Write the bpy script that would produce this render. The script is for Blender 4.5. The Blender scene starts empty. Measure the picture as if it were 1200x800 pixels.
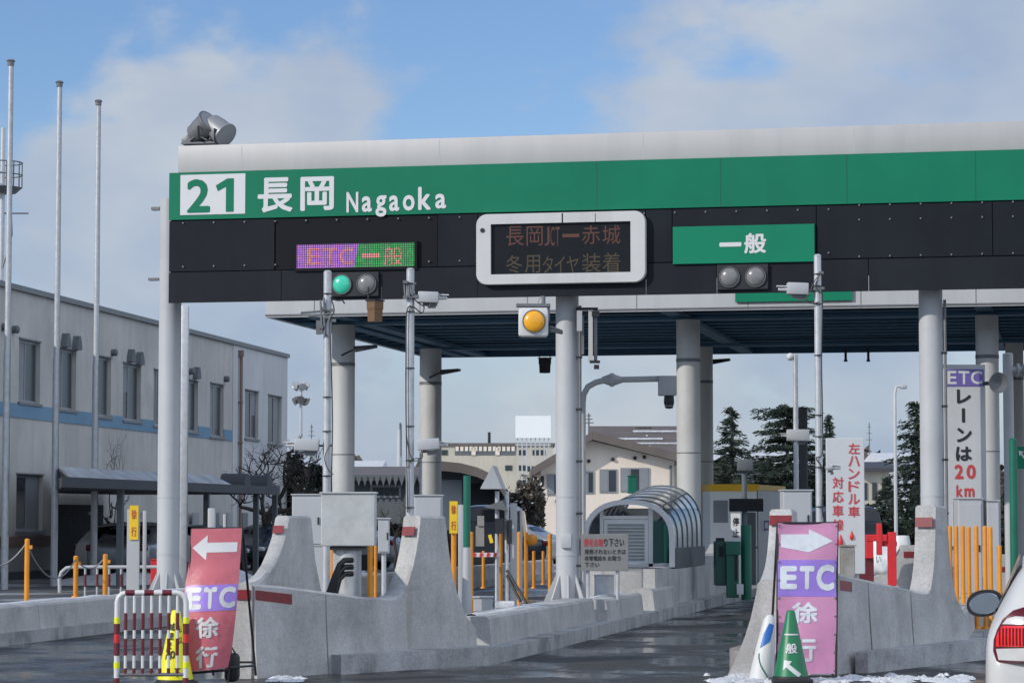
import bpy, bmesh, math, random
from mathutils import Vector, Matrix, Euler, noise as mnoise
random.seed(7)
R = math.radians
sc = bpy.context.scene
col = sc.collection

# ------------------------------------------------------------------ camera model
F = 3100.0 / 1200.0
YAW = R(11.7)
PITCH = math.atan(205.0 / 3100.0)
CZ = 1.65
cy_, sy_ = math.cos(YAW), math.sin(YAW)
cp_, sp_ = math.cos(PITCH), math.sin(PITCH)

def ray(px, py):
    a = (px - 600) / 3100.0
    b = (400 - py) / 3100.0
    f = cp_ - b * sp_
    u = sp_ + b * cp_
    return Vector((a * cy_ - f * sy_, a * sy_ + f * cy_, u)), f

def P(px, py, d):                       # point at horizontal forward distance d
    v, f = ray(px, py)
    return Vector((0, 0, CZ)) + v * (d / f)

def YP(px, py, Y):                      # point on the plane Y
    v, f = ray(px, py)
    return Vector((0, 0, CZ)) + v * (Y / v.y)

def GP(px, py, z=0.0):                  # point on the plane z
    v, f = ray(px, py)
    return Vector((0, 0, CZ)) + v * ((z - CZ) / v.z)

# ------------------------------------------------------------------ materials
MATS = {}
def mat(name, color, rough=0.6, metal=0.0, var=0.0, vscale=3.0, bump=0.0, bscale=40.0, streak=0.0,
        dirt=None, dirt_amt=0.0, dirt_scale=1.5, emit=None, estr=0.0, alpha=1.0, spec=None, rvar=0.0, trans=0.0, scuff=0.0, grain=0.0):
    if name in MATS:
        return MATS[name]
    m = bpy.data.materials.new(name)
    m.use_nodes = True
    nt = m.node_tree
    N, L = nt.nodes, nt.links
    b = N['Principled BSDF']
    c = (*color, 1.0)
    b.inputs['Base Color'].default_value = c
    b.inputs['Roughness'].default_value = rough
    b.inputs['Metallic'].default_value = metal
    if spec is not None:
        b.inputs['Specular IOR Level'].default_value = spec
    if trans:
        b.inputs['Transmission Weight'].default_value = trans
    if emit:
        b.inputs['Emission Color'].default_value = (*emit, 1)
        b.inputs['Emission Strength'].default_value = estr
    if alpha < 1:
        b.inputs['Alpha'].default_value = alpha
    tc = None
    out = None
    def coord():
        nonlocal tc
        if tc is None:
            g = N.new('ShaderNodeNewGeometry')
            tc = g.outputs['Position']
        return tc
    def nz(scale, detail=5, vec=None, rough_=0.6):
        n = N.new('ShaderNodeTexNoise')
        n.inputs['Scale'].default_value = scale
        n.inputs['Detail'].default_value = detail
        n.inputs['Roughness'].default_value = rough_
        L.new(vec if vec is not None else coord(), n.inputs['Vector'])
        return n.outputs['Fac']
    if var > 0 or streak > 0 or dirt_amt > 0:
        cur = None
        mx = N.new('ShaderNodeMix'); mx.data_type = 'RGBA'; mx.blend_type = 'MULTIPLY'
        mx.inputs[0].default_value = 1.0
        mx.inputs[6].default_value = c
        mr = N.new('ShaderNodeMapRange')
        L.new(nz(vscale), mr.inputs[0])
        mr.inputs[1].default_value = 0.3; mr.inputs[2].default_value = 0.7
        mr.inputs[3].default_value = 1 - var; mr.inputs[4].default_value = 1 + var * 0.4
        L.new(mr.outputs[0], mx.inputs[7])
        cur = mx.outputs[2]
        if grain > 0:
            mg = N.new('ShaderNodeMapRange'); L.new(nz(38, 4, None, 0.7), mg.inputs[0])
            mg.inputs[1].default_value = 0.25; mg.inputs[2].default_value = 0.75; mg.inputs[3].default_value = 1 - grain; mg.inputs[4].default_value = 1 + grain
            m0 = N.new('ShaderNodeMix'); m0.data_type = 'RGBA'; m0.blend_type = 'MULTIPLY'; m0.inputs[0].default_value = 1.0
            L.new(cur, m0.inputs[6]); L.new(mg.outputs[0], m0.inputs[7]); cur = m0.outputs[2]
        if streak > 0:
            mp = N.new('ShaderNodeMapping')
            mp.inputs['Scale'].default_value = (2.6, 2.6, 0.28)
            L.new(coord(), mp.inputs['Vector'])
            mr2 = N.new('ShaderNodeMapRange')
            L.new(nz(1.0, 4, mp.outputs[0]), mr2.inputs[0])
            mr2.inputs[1].default_value = 0.45; mr2.inputs[2].default_value = 0.75
            mr2.inputs[3].default_value = 1.0; mr2.inputs[4].default_value = 1 - streak
            m2 = N.new('ShaderNodeMix'); m2.data_type = 'RGBA'; m2.blend_type = 'MULTIPLY'
            m2.inputs[0].default_value = 1.0
            L.new(cur, m2.inputs[6]); L.new(mr2.outputs[0], m2.inputs[7])
            cur = m2.outputs[2]
        if dirt_amt > 0:
            mr3 = N.new('ShaderNodeMapRange')
            L.new(nz(dirt_scale, 8, None, 0.7), mr3.inputs[0])
            mr3.inputs[1].default_value = 0.5; mr3.inputs[2].default_value = 0.68
            mr3.inputs[3].default_value = 0.0; mr3.inputs[4].default_value = dirt_amt
            m3 = N.new('ShaderNodeMix'); m3.data_type = 'RGBA'
            L.new(mr3.outputs[0], m3.inputs[0])
            L.new(cur, m3.inputs[6]); m3.inputs[7].default_value = (*(dirt or (0.1, 0.09, 0.08)), 1)
            cur = m3.outputs[2]
        if scuff > 0:
            for sc_, tint_, lo, hi in (((0.45, 0.45, 3.2), (0.17, 0.165, 0.16), 0.60, 0.78), ((3.2, 3.2, 0.45), (0.22, 0.16, 0.11), 0.62, 0.80)):
                mp2 = N.new('ShaderNodeMapping'); mp2.inputs['Scale'].default_value = sc_; mp2.inputs['Location'].default_value = (3.1, 1.7, 0.4)
                L.new(coord(), mp2.inputs['Vector'])
                mr5 = N.new('ShaderNodeMapRange'); L.new(nz(1.0, 7, mp2.outputs[0], 0.65), mr5.inputs[0])
                mr5.inputs[1].default_value = lo; mr5.inputs[2].default_value = hi; mr5.inputs[3].default_value = 0.0; mr5.inputs[4].default_value = scuff
                m5 = N.new('ShaderNodeMix'); m5.data_type = 'RGBA'; L.new(mr5.outputs[0], m5.inputs[0])
                L.new(cur, m5.inputs[6]); m5.inputs[7].default_value = (*tint_, 1); cur = m5.outputs[2]
        L.new(cur, b.inputs['Base Color'])
    if rvar > 0:
        mr4 = N.new('ShaderNodeMapRange')
        L.new(nz(vscale * 0.7, 4), mr4.inputs[0])
        mr4.inputs[1].default_value = 0.3; mr4.inputs[2].default_value = 0.7
        mr4.inputs[3].default_value = max(0.03, rough - rvar); mr4.inputs[4].default_value = min(1, rough + rvar)
        L.new(mr4.outputs[0], b.inputs['Roughness'])
    if bump > 0:
        bp = N.new('ShaderNodeBump')
        bp.inputs['Strength'].default_value = bump
        bp.inputs['Distance'].default_value = 0.02
        L.new(nz(bscale, 6), bp.inputs['Height'])
        L.new(bp.outputs[0], b.inputs['Normal'])
    MATS[name] = m
    return m

concrete = mat('concrete', (0.455, 0.45, 0.44), 0.85, scuff=0.75, grain=0.22, var=0.18, vscale=1.8, bump=0.25, bscale=60, streak=0.22, dirt=(0.22, 0.215, 0.21), dirt_amt=0.55, dirt_scale=1.1)
kerb_conc = mat('kerb_concrete', (0.41, 0.412, 0.415), 0.85, scuff=0.8, grain=0.28, var=0.25, vscale=2.5, bump=0.3, bscale=50, streak=0.25, dirt=(0.12, 0.12, 0.12), dirt_amt=0.7, dirt_scale=1.3)
foot_conc = mat('footing_concrete', (0.30, 0.29, 0.27), 0.9, var=0.25, vscale=3, bump=0.4, bscale=40, streak=0.3, dirt=(0.16, 0.11, 0.07), dirt_amt=0.8, dirt_scale=1.6)
steel_grey = mat('painted_steel_grey', (0.40, 0.41, 0.42), 0.45, var=0.08, vscale=1.2, streak=0.12, dirt=(0.3, 0.29, 0.27), dirt_amt=0.3, dirt_scale=0.9)
column_grey = mat('column_grey', (0.45, 0.46, 0.47), 0.5, var=0.07, vscale=1.0, streak=0.10, dirt=(0.33, 0.32, 0.3), dirt_amt=0.35, dirt_scale=0.8)
column_pale = mat('column_pale', (0.50, 0.50, 0.48), 0.55, var=0.08, vscale=0.9, streak=0.12, dirt=(0.3, 0.29, 0.27), dirt_amt=0.3, dirt_scale=0.8)
galv = mat('galvanised_steel', (0.50, 0.51, 0.52), 0.42, metal=0.35, var=0.16, vscale=9, streak=0.1, rvar=0.12)
galv_box = mat('galvanised_box', (0.50, 0.51, 0.50), 0.5, metal=0.1, var=0.14, vscale=5, streak=0.12, dirt=(0.36, 0.36, 0.35), dirt_amt=0.6, dirt_scale=4, rvar=0.1)
cabinet_grey = mat('cabinet_grey', (0.43, 0.44, 0.45), 0.45, var=0.06, vscale=2, streak=0.1)
white_cap = mat('white_fascia', (0.415, 0.41, 0.405), 0.5, var=0.05, vscale=0.6, streak=0.10, dirt=(0.45, 0.43, 0.41), dirt_amt=0.25, dirt_scale=0.5)
fascia_grey = mat('fascia_grey', (0.44, 0.45, 0.455), 0.5, var=0.06, vscale=0.6, streak=0.12)
white_paint = mat('white_paint', (0.62, 0.62, 0.61), 0.45, var=0.06, vscale=2, streak=0.06)
white_frame = mat('white_frame', (0.53, 0.53, 0.52), 0.5, var=0.06, vscale=1.2, streak=0.14)
sign_green = mat('sign_green', (0.005, 0.165, 0.088), 0.5, spec=0.2, var=0.10, vscale=0.7, streak=0.05, rvar=0.08)
lane_green = mat('lane_sign_green', (0.005, 0.19, 0.098), 0.5, spec=0.2, var=0.06, vscale=1)
letter_white = mat('letter_white', (0.60, 0.60, 0.60), 0.45, var=0.03)
black_panel = mat('black_panel', (0.015, 0.018, 0.023), 0.55, spec=0.1, var=0.18, vscale=0.8, streak=0.15, rvar=0.1)
black_panel_b = mat('black_panel_lower', (0.018, 0.021, 0.026), 0.55, spec=0.1, var=0.18, vscale=0.8, streak=0.15, rvar=0.1)
black_gap = mat('panel_joint', (0.012, 0.013, 0.016), 0.7, spec=0.1)
bolt_mat = mat('bolt_metal', (0.22, 0.22, 0.22), 0.35, metal=0.6)
navy = mat('navy_soffit', (0.026, 0.095, 0.175), 0.55, var=0.25, vscale=0.7, streak=0.1)
navy_light = mat('navy_beam', (0.055, 0.15, 0.24), 0.5, var=0.25, vscale=0.9)
dark_metal = mat('dark_metal', (0.03, 0.032, 0.035), 0.5, spec=0.25, var=0.2, vscale=4)
mid_metal = mat('mid_metal', (0.16, 0.165, 0.17), 0.5, metal=0.2, var=0.2, vscale=4)
rubber = mat('black_rubber', (0.014, 0.014, 0.015), 0.55, var=0.2, vscale=10)
cable = mat('black_cable', (0.012, 0.012, 0.013), 0.5)
orange = mat('orange_plastic', (0.72, 0.27, 0.012), 0.45, var=0.14, vscale=5, streak=0.1)
orange_red = mat('orange_red_mesh', (0.62, 0.13, 0.02), 0.6, var=0.2, vscale=10)
yellow = mat('yellow_plate', (0.80, 0.52, 0.015), 0.45, var=0.08, vscale=5)
yellow_reflect = mat('yellow_reflective', (0.75, 0.80, 0.02), 0.35, var=0.08, vscale=5)
red_refl = mat('red_reflective', (0.20, 0.016, 0.020), 0.35, var=0.25, vscale=9)
red_letter = mat('red_lettering', (0.52, 0.045, 0.05), 0.5)
red_paint = mat('red_paint', (0.62, 0.022, 0.028), 0.4, var=0.15, vscale=6)
dark_red = mat('dark_red_paint', (0.13, 0.012, 0.02), 0.4, var=0.25, vscale=14)
green_paint = mat('green_paint', (0.004, 0.135, 0.085), 0.4, var=0.18, vscale=3, streak=0.2)
green_dark = mat('green_dark_paint', (0.004, 0.07, 0.055), 0.4, var=0.2, vscale=3)
cone_green = mat('cone_green', (0.006, 0.17, 0.065), 0.42, var=0.15, vscale=12, streak=0.1)
cone_yellow = mat('cone_yellow', (0.80, 0.74, 0.012), 0.42, var=0.1, vscale=12)
pink_a = mat('pink_sheet_red', (0.92, 0.28, 0.33), 0.28, var=0.14, vscale=5, bump=0.35, bscale=5, rvar=0.08)
pink_b = mat('pink_sheet_mauve', (0.92, 0.46, 0.70), 0.34, var=0.10, vscale=4, bump=0.25, bscale=5)
purple = mat('purple_print', (0.30, 0.19, 0.62), 0.33, var=0.12, vscale=6, bump=0.25, bscale=5)
purple_plate = mat('purple_plate', (0.14, 0.10, 0.36), 0.4, var=0.05)
silver_film = mat('silver_film', (0.74, 0.75, 0.76), 0.28, metal=0.35, var=0.15, vscale=6, bump=0.3, bscale=6)
board_white = mat('board_white', (0.53, 0.535, 0.54), 0.5, var=0.06, vscale=1.5, streak=0.12)
grey_board = mat('grey_board', (0.21, 0.21, 0.205), 0.6, var=0.08, vscale=3, streak=0.12)
sign_white = mat('sign_white', (0.43, 0.435, 0.44), 0.5, var=0.05, vscale=1.5, streak=0.1)
black_letter = mat('black_lettering', (0.015, 0.015, 0.017), 0.5)
snow = mat('snow', (0.70, 0.715, 0.735), 0.75, var=0.16, vscale=14, bump=0.9, bscale=45, dirt=(0.30, 0.30, 0.30), dirt_amt=0.45, dirt_scale=5)
snow_dirty = mat('snow_dirty', (0.62, 0.64, 0.66), 0.75, var=0.3, vscale=7, bump=0.7, bscale=14, dirt=(0.2, 0.2, 0.2), dirt_amt=0.5, dirt_scale=4)
wall_grey = mat('building_wall', (0.46, 0.445, 0.415), 0.9, grain=0.08, var=0.18, vscale=0.45, streak=0.14, dirt=(0.27, 0.27, 0.265), dirt_amt=0.6, dirt_scale=0.35)
wall_blue = mat('building_blue_band', (0.13, 0.24, 0.34), 0.7, var=0.15, vscale=0.5)
wall_brown = mat('building_brown_band', (0.20, 0.13, 0.11), 0.8, var=0.15, vscale=0.8)
glass_dark = mat('window_glass', (0.04, 0.048, 0.056), 0.25, spec=0.3, var=0.2, vscale=0.5)
curtain = mat('window_curtain', (0.22, 0.235, 0.25), 0.7, var=0.15, vscale=1.5)
alu = mat('window_frame_alu', (0.25, 0.26, 0.27), 0.45, metal=0.3)
cream = mat('cream_render', (0.74, 0.645, 0.545), 0.85, var=0.07, vscale=0.5, streak=0.06)
cream_b = mat('cream_concrete', (0.50, 0.46, 0.37), 0.85, var=0.15, vscale=0.3, streak=0.12)
brown_roof = mat('brown_roof', (0.13, 0.108, 0.095), 0.6, var=0.2, vscale=1)
dark_roof = mat('dark_roof', (0.05, 0.052, 0.058), 0.6, var=0.2, vscale=0.8)
slate_wall = mat('slate_wall', (0.11, 0.125, 0.135), 0.7, var=0.15, vscale=0.6, streak=0.15)
grey_shutter = mat('grey_shutter', (0.32, 0.34, 0.35), 0.6, var=0.08, vscale=1)
shade_dark = mat('painted_shade', (0.02, 0.021, 0.023), 0.8)  # near-black standing in for shade in openings and under the carport
bark = mat('bark', (0.045, 0.038, 0.032), 0.9, var=0.3, vscale=4)
bark_grey = mat('bark_grey', (0.13, 0.12, 0.11), 0.9, var=0.3, vscale=4)
fol_dark = mat('foliage_conifer', (0.020, 0.036, 0.022), 0.7, var=0.45, vscale=1.2)
fol_mid = mat('foliage_cedar', (0.034, 0.052, 0.034), 0.7, var=0.45, vscale=1.0)
fol_brown = mat('foliage_winter', (0.075, 0.062, 0.045), 0.8, var=0.45, vscale=1.5)
fol_hedge = mat('foliage_hedge', (0.020, 0.026, 0.018), 0.8, var=0.5, vscale=2)
car_white = mat('car_white', (0.56, 0.555, 0.54), 0.25, var=0.03, vscale=2)
car_dark = mat('car_dark', (0.015, 0.018, 0.024), 0.2)
car_silver = mat('car_silver', (0.30, 0.31, 0.33), 0.25, metal=0.4)
car_glass = mat('car_glass', (0.01, 0.012, 0.014), 0.06)
lamp_red = mat('lamp_red', (0.62, 0.01, 0.015), 0.12, emit=(1.0, 0.03, 0.02), estr=0.35, var=0.3, vscale=30)
lamp_dred = mat('lamp_dark_red', (0.10, 0.005, 0.012), 0.1)
lamp_clear = mat('lamp_clear', (0.55, 0.55, 0.54), 0.10, var=0.12, vscale=12)
chrome = mat('chrome', (0.75, 0.76, 0.77), 0.12, metal=1.0)
mirror_mat = mat('mirror_glass', (0.55, 0.58, 0.60), 0.06, metal=1.0)
lens_green = mat('lens_green', (0.05, 0.50, 0.34), 0.25, emit=(0.05, 0.75, 0.5), estr=0.12, var=0.3, vscale=60)
lens_grey = mat('lens_grey', (0.20, 0.20, 0.20), 0.22, var=0.2, vscale=50)
lens_amber = mat('lens_amber', (0.78, 0.36, 0.02), 0.3, var=0.15, vscale=30, emit=(1, 0.45, 0.03), estr=0.06)
brown_lens = mat('brown_lens', (0.16, 0.085, 0.035), 0.4, var=0.2, vscale=20)
louver = mat('louver_white', (0.66, 0.67, 0.66), 0.5, var=0.05, vscale=2)
blue_mark = mat('blue_print', (0.02, 0.13, 0.42), 0.4)
billboard_white = mat('billboard_white', (0.76, 0.77, 0.76), 0.6, var=0.03)
yellow_band = mat('yellow_band', (0.78, 0.45, 0.01), 0.5, var=0.1, vscale=2)
violet_text = mat('violet_print', (0.22, 0.14, 0.33), 0.5)
screen_black = mat('screen_black', (0.010, 0.012, 0.014), 0.35, spec=0.2, var=0.2, vscale=4)
led_orange = mat('led_orange_dim', (0.05, 0.018, 0.012), 0.5, emit=(0.75, 0.18, 0.08), estr=0.05)
led_amber = mat('led_amber_dim', (0.04, 0.028, 0.014), 0.5, emit=(0.70, 0.40, 0.10), estr=0.02)

def led_mat(name, c1, c2, strength):
    m = bpy.data.materials.new(name); m.use_nodes = True
    nt = m.node_tree; N, L = nt.nodes, nt.links
    b = N['Principled BSDF']; b.inputs['Roughness'].default_value = 0.4
    g = N.new('ShaderNodeNewGeometry')
    mp = N.new('ShaderNodeMapping'); mp.inputs['Scale'].default_value = (28, 28, 28)
    L.new(g.outputs['Position'], mp.inputs['Vector'])
    ck = N.new('ShaderNodeTexNoise'); ck.inputs['Scale'].default_value = 0.55; ck.inputs['Detail'].default_value = 2
    L.new(mp.outputs[0], ck.inputs['Vector'])
    fr = N.new('ShaderNodeVectorMath'); fr.operation = 'FRACTION'
    L.new(mp.outputs[0], fr.inputs[0])
    sp = N.new('ShaderNodeSeparateXYZ'); L.new(fr.outputs[0], sp.inputs[0])
    def gate(o):
        a = N.new('ShaderNodeMath'); a.operation = 'GREATER_THAN'; a.inputs[1].default_value = 0.28
        L.new(o, a.inputs[0]); return a.outputs[0]
    ml = N.new('ShaderNodeMath'); ml.operation = 'MULTIPLY'
    L.new(gate(sp.outputs[0]), ml.inputs[0]); L.new(gate(sp.outputs[2]), ml.inputs[1])
    mx = N.new('ShaderNodeMix'); mx.data_type = 'RGBA'
    mr = N.new('ShaderNodeMapRange'); mr.inputs[1].default_value = 0.42; mr.inputs[2].default_value = 0.62
    L.new(ck.outputs['Fac'], mr.inputs[0]); L.new(mr.outputs[0], mx.inputs[0])
    mx.inputs[6].default_value = (*c1, 1); mx.inputs[7].default_value = (*c2, 1)
    m2 = N.new('ShaderNodeMix'); m2.data_type = 'RGBA'
    L.new(ml.outputs[0], m2.inputs[0]); m2.inputs[6].default_value = (0.01, 0.01, 0.012, 1); L.new(mx.outputs[2], m2.inputs[7])
    L.new(m2.outputs[2], b.inputs['Base Color']); L.new(m2.outputs[2], b.inputs['Emission Color'])
    b.inputs['Emission Strength'].default_value = strength
    MATS[name] = m
    return m
led_purple = led_mat('led_purple', (0.30, 0.10, 0.52), (0.42, 0.14, 0.40), 0.55)
led_green = led_mat('led_green', (0.02, 0.22, 0.05), (0.03, 0.32, 0.06), 0.5)
led_red = led_mat('led_salmon', (0.65, 0.16, 0.14), (0.60, 0.26, 0.22), 0.55)

def road_mat():
    m = bpy.data.materials.new('wet_asphalt'); m.use_nodes = True
    nt = m.node_tree; N, L = nt.nodes, nt.links
    b = N['Principled BSDF']; b.inputs['Specular IOR Level'].default_value = 0.38
    g = N.new('ShaderNodeNewGeometry')
    mp = N.new('ShaderNodeMapping'); mp.inputs['Scale'].default_value = (0.55, 0.42, 1)
    L.new(g.outputs['Position'], mp.inputs['Vector'])
    def nz(s, d, vec):
        n = N.new('ShaderNodeTexNoise'); n.inputs['Scale'].default_value = s; n.inputs['Detail'].default_value = d
        n.inputs['Roughness'].default_value = 0.6
        L.new(vec, n.inputs['Vector']); return n.outputs['Fac']
    wet = nz(1.3, 7, mp.outputs[0])
    fine = nz(60, 3, g.outputs['Position'])
    mid = nz(3.0, 5, g.outputs['Position'])
    mr = N.new('ShaderNodeMapRange'); mr.inputs[1].default_value = 0.44; mr.inputs[2].default_value = 0.56
    L.new(wet, mr.inputs[0])
    ro = N.new('ShaderNodeMapRange'); ro.inputs[3].default_value = 0.62; ro.inputs[4].default_value = 0.07
    L.new(mr.outputs[0], ro.inputs[0]); L.new(ro.outputs[0], b.inputs['Roughness'])
    mx = N.new('ShaderNodeMix'); mx.data_type = 'RGBA'
    L.new(mr.outputs[0], mx.inputs[0])
    mx.inputs[6].default_value = (0.050, 0.048, 0.046, 1); mx.inputs[7].default_value = (0.022, 0.022, 0.022, 1)
    mr2 = N.new('ShaderNodeMapRange'); mr2.inputs[1].default_value = 0.3; mr2.inputs[2].default_value = 0.7
    mr2.inputs[3].default_value = 0.6; mr2.inputs[4].default_value = 1.35
    ad = N.new('ShaderNodeMath'); ad.operation = 'ADD'; ad.use_clamp = False
    L.new(fine, ad.inputs[0]); L.new(mid, ad.inputs[1])
    hf = N.new('ShaderNodeMath'); hf.operation = 'MULTIPLY'; hf.inputs[1].default_value = 0.5
    L.new(ad.outputs[0], hf.inputs[0]); L.new(hf.outputs[0], mr2.inputs[0])
    m2 = N.new('ShaderNodeMix'); m2.data_type = 'RGBA'; m2.blend_type = 'MULTIPLY'; m2.inputs[0].default_value = 1
    L.new(mx.outputs[2], m2.inputs[6]); L.new(mr2.outputs[0], m2.inputs[7])
    L.new(m2.outputs[2], b.inputs['Base Color'])
    bp = N.new('ShaderNodeBump'); bp.inputs['Distance'].default_value = 0.01
    st = N.new('ShaderNodeMapRange'); st.inputs[3].default_value = 0.6; st.inputs[4].default_value = 0.05
    L.new(mr.outputs[0], st.inputs[0]); L.new(st.outputs[0], bp.inputs['Strength'])
    L.new(fine, bp.inputs['Height']); L.new(bp.outputs[0], b.inputs['Normal'])
    return m
asphalt = road_mat()

def clear_mat():
    m = bpy.data.materials.new('clear_sheet'); m.use_nodes = True
    nt = m.node_tree; N, L = nt.nodes, nt.links
    for n in list(N): N.remove(n)
    o = N.new('ShaderNodeOutputMaterial')
    t = N.new('ShaderNodeBsdfTransparent'); t.inputs[0].default_value = (0.66, 0.70, 0.73, 1)
    g = N.new('ShaderNodeBsdfGlossy'); g.inputs['Roughness'].default_value = 0.12; g.inputs[0].default_value = (0.9, 0.95, 1, 1)
    fr = N.new('ShaderNodeFresnel'); fr.inputs[0].default_value = 1.55
    mx = N.new('ShaderNodeMixShader')
    L.new(fr.outputs[0], mx.inputs[0]); L.new(t.outputs[0], mx.inputs[1]); L.new(g.outputs[0], mx.inputs[2])
    d = N.new('ShaderNodeBsdfDiffuse'); d.inputs[0].default_value = (0.36, 0.40, 0.43, 1)
    m2 = N.new('ShaderNodeMixShader'); m2.inputs[0].default_value = 0.10
    L.new(mx.outputs[0], m2.inputs[1]); L.new(d.outputs[0], m2.inputs[2])
    L.new(m2.outputs[0], o.inputs[0])
    return m
clear_sheet = clear_mat()

# ------------------------------------------------------------------ mesh builder
class MB:
    def __init__(s):
        s.bm = bmesh.new()
    def box(s, c, size, rz=0.0, bevel=0.0, rx=0.0, ry=0.0):
        M = Matrix.Translation(Vector(c)) @ Euler((rx, ry, rz)).to_matrix().to_4x4() @ Matrix.Diagonal((*size, 1))
        r = bmesh.ops.create_cube(s.bm, size=1.0, matrix=M)
        if bevel > 0:
            es = set()
            for v in r['verts']:
                for e in v.link_edges: es.add(e)
            bmesh.ops.bevel(s.bm, geom=list(es), offset=bevel, segments=2, affect='EDGES', profile=0.5)
        return s
    def b2(s, p, q, bevel=0.0):          # box between two corners
        p, q = Vector(p), Vector(q)
        return s.box((p + q) / 2, [max(abs(a), 1e-4) for a in (q - p)], bevel=bevel)
    def cyl(s, p0, p1, r0, r1=None, seg=16, cap=True):
        p0, p1 = Vector(p0), Vector(p1)
        if r1 is None: r1 = r0
        d = p1 - p0
        q = d.to_track_quat('Z', 'Y')
        A, B = [], []
        for i in range(seg):
            a = 2 * math.pi * i / seg
            v = q @ Vector((math.cos(a), math.sin(a), 0))
            A.append(s.bm.verts.new(p0 + v * r0)); B.append(s.bm.verts.new(p1 + v * r1))
        for i in range(seg):
            j = (i + 1) % seg
            s.bm.faces.new((A[i], A[j], B[j], B[i]))
        if cap:
            s.bm.faces.new(list(reversed(A))); s.bm.faces.new(B)
        return s
    def tube(s, pts, r, seg=8, r1=None):
        pts = [Vector(p) for p in pts]
        n = len(pts)
        rings = []
        for i, p in enumerate(pts):
            t = (pts[min(i + 1, n - 1)] - pts[max(i - 1, 0)])
            if t.length < 1e-9: t = Vector((0, 0, 1))
            q = t.to_track_quat('Z', 'Y')
            rr = r if r1 is None else r + (r1 - r) * i / (n - 1)
            rings.append([s.bm.verts.new(p + q @ Vector((math.cos(2 * math.pi * k / seg) * rr, math.sin(2 * math.pi * k / seg) * rr, 0))) for k in range(seg)])
        for a, b in zip(rings, rings[1:]):
            # align b to a
            off = min(range(seg), key=lambda o: sum((a[k].co - b[(k + o) % seg].co).length for k in range(0, seg, max(1, seg // 4))))
            b[:] = b[off:] + b[:off]
            for k in range(seg):
                j = (k + 1) % seg
                s.bm.faces.new((a[k], a[j], b[j], b[k]))
        s.bm.faces.new(list(reversed(rings[0]))); s.bm.faces.new(rings[-1])
        return s
    def loft(s, rings, cap=True, closed=True):
        V = [[s.bm.verts.new(Vector(p)) for p in r] for r in rings]
        n = len(V[0])
        for a, b in zip(V, V[1:]):
            for k in range(n if closed else n - 1):
                j = (k + 1) % n
                try: s.bm.faces.new((a[k], a[j], b[j], b[k]))
                except ValueError: pass
        if cap and closed:
            s.bm.faces.new(list(reversed(V[0]))); s.bm.faces.new(V[-1])
        return s
    def prism(s, poly, o, u, v, w):       # polygon (a,b) -> o + a*u + b*v, extruded along w
        o, u, v, w = map(Vector, (o, u, v, w))
        A = [s.bm.verts.new(o + u * a + v * b) for a, b in poly]
        B = [s.bm.verts.new(o + u * a + v * b + w) for a, b in poly]
        n = len(poly)
        s.bm.faces.new(A); s.bm.faces.new(list(reversed(B)))
        for i in range(n):
            j = (i + 1) % n
            s.bm.faces.new((A[j], A[i], B[i], B[j]))
        return s
    def lathe(s, prof, o=(0, 0, 0), seg=24, axis=None):
        q = Vector(axis).to_track_quat('Z', 'Y') if axis else None
        rings = []
        for r, z in prof:
            ring = []
            for k in range(seg):
                a = 2 * math.pi * k / seg
                v = Vector((r * math.cos(a), r * math.sin(a), z))
                if q: v = q @ v
                ring.append(Vector(o) + v)
            rings.append(ring)
        return s.loft(rings)
    def face(s, pts):
        s.bm.faces.new([s.bm.verts.new(Vector(p)) for p in pts])
        return s
    def sph(s, c, r, sc_=(1, 1, 1), seg=16):
        M = Matrix.Translation(Vector(c)) @ Matrix.Diagonal((r * sc_[0], r * sc_[1], r * sc_[2], 1))
        bmesh.ops.create_uvsphere(s.bm, u_segments=seg, v_segments=max(6, seg // 2), radius=1, matrix=M)
        return s
    def text(s, body, x0, z0, x1, z1, y=0.0, bold=0.0, frame=None):
        """flat lettering fitted in the rectangle x0..x1, z0..z1 of the local XZ plane, facing -Y"""
        c = bpy.data.curves.new('t', 'FONT'); c.body = body; c.size = 1.0; c.resolution_u = 3
        ob = bpy.data.objects.new('t', c); col.objects.link(ob)
        dg = bpy.context.evaluated_depsgraph_get(); dg.update()
        me = bpy.data.meshes.new_from_object(ob.evaluated_get(dg))
        xs = [v.co.x for v in me.vertices]; ys = [v.co.y for v in me.vertices]
        ax, bx, ay, by = min(xs) - bold, max(xs) + bold, min(ys) - bold, max(ys) + bold
        offs = [(0, 0)] if bold == 0 else [(bold * math.cos(2 * math.pi * k / 8), bold * math.sin(2 * math.pi * k / 8)) for k in range(8)]
        for k, (ox, oy) in enumerate(offs):
            def mp(p):
                a = x0 + (p.x + ox - ax) / max(1e-6, bx - ax) * (x1 - x0)
                b = z0 + (p.y + oy - ay) / max(1e-6, by - ay) * (z1 - z0)
                q = Vector((a, y - 0.0004 * k, b))
                if frame:
                    q = frame(q) + Vector((0, -0.0004 * k, 0))
                return q
            vs = [s.bm.verts.new(mp(v.co)) for v in me.vertices]
            for p in me.polygons:
                try: s.bm.faces.new([vs[i] for i in p.vertices])
                except ValueError: pass
        bpy.data.objects.remove(ob); bpy.data.curves.remove(c); bpy.data.meshes.remove(me)
        return s
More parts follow.
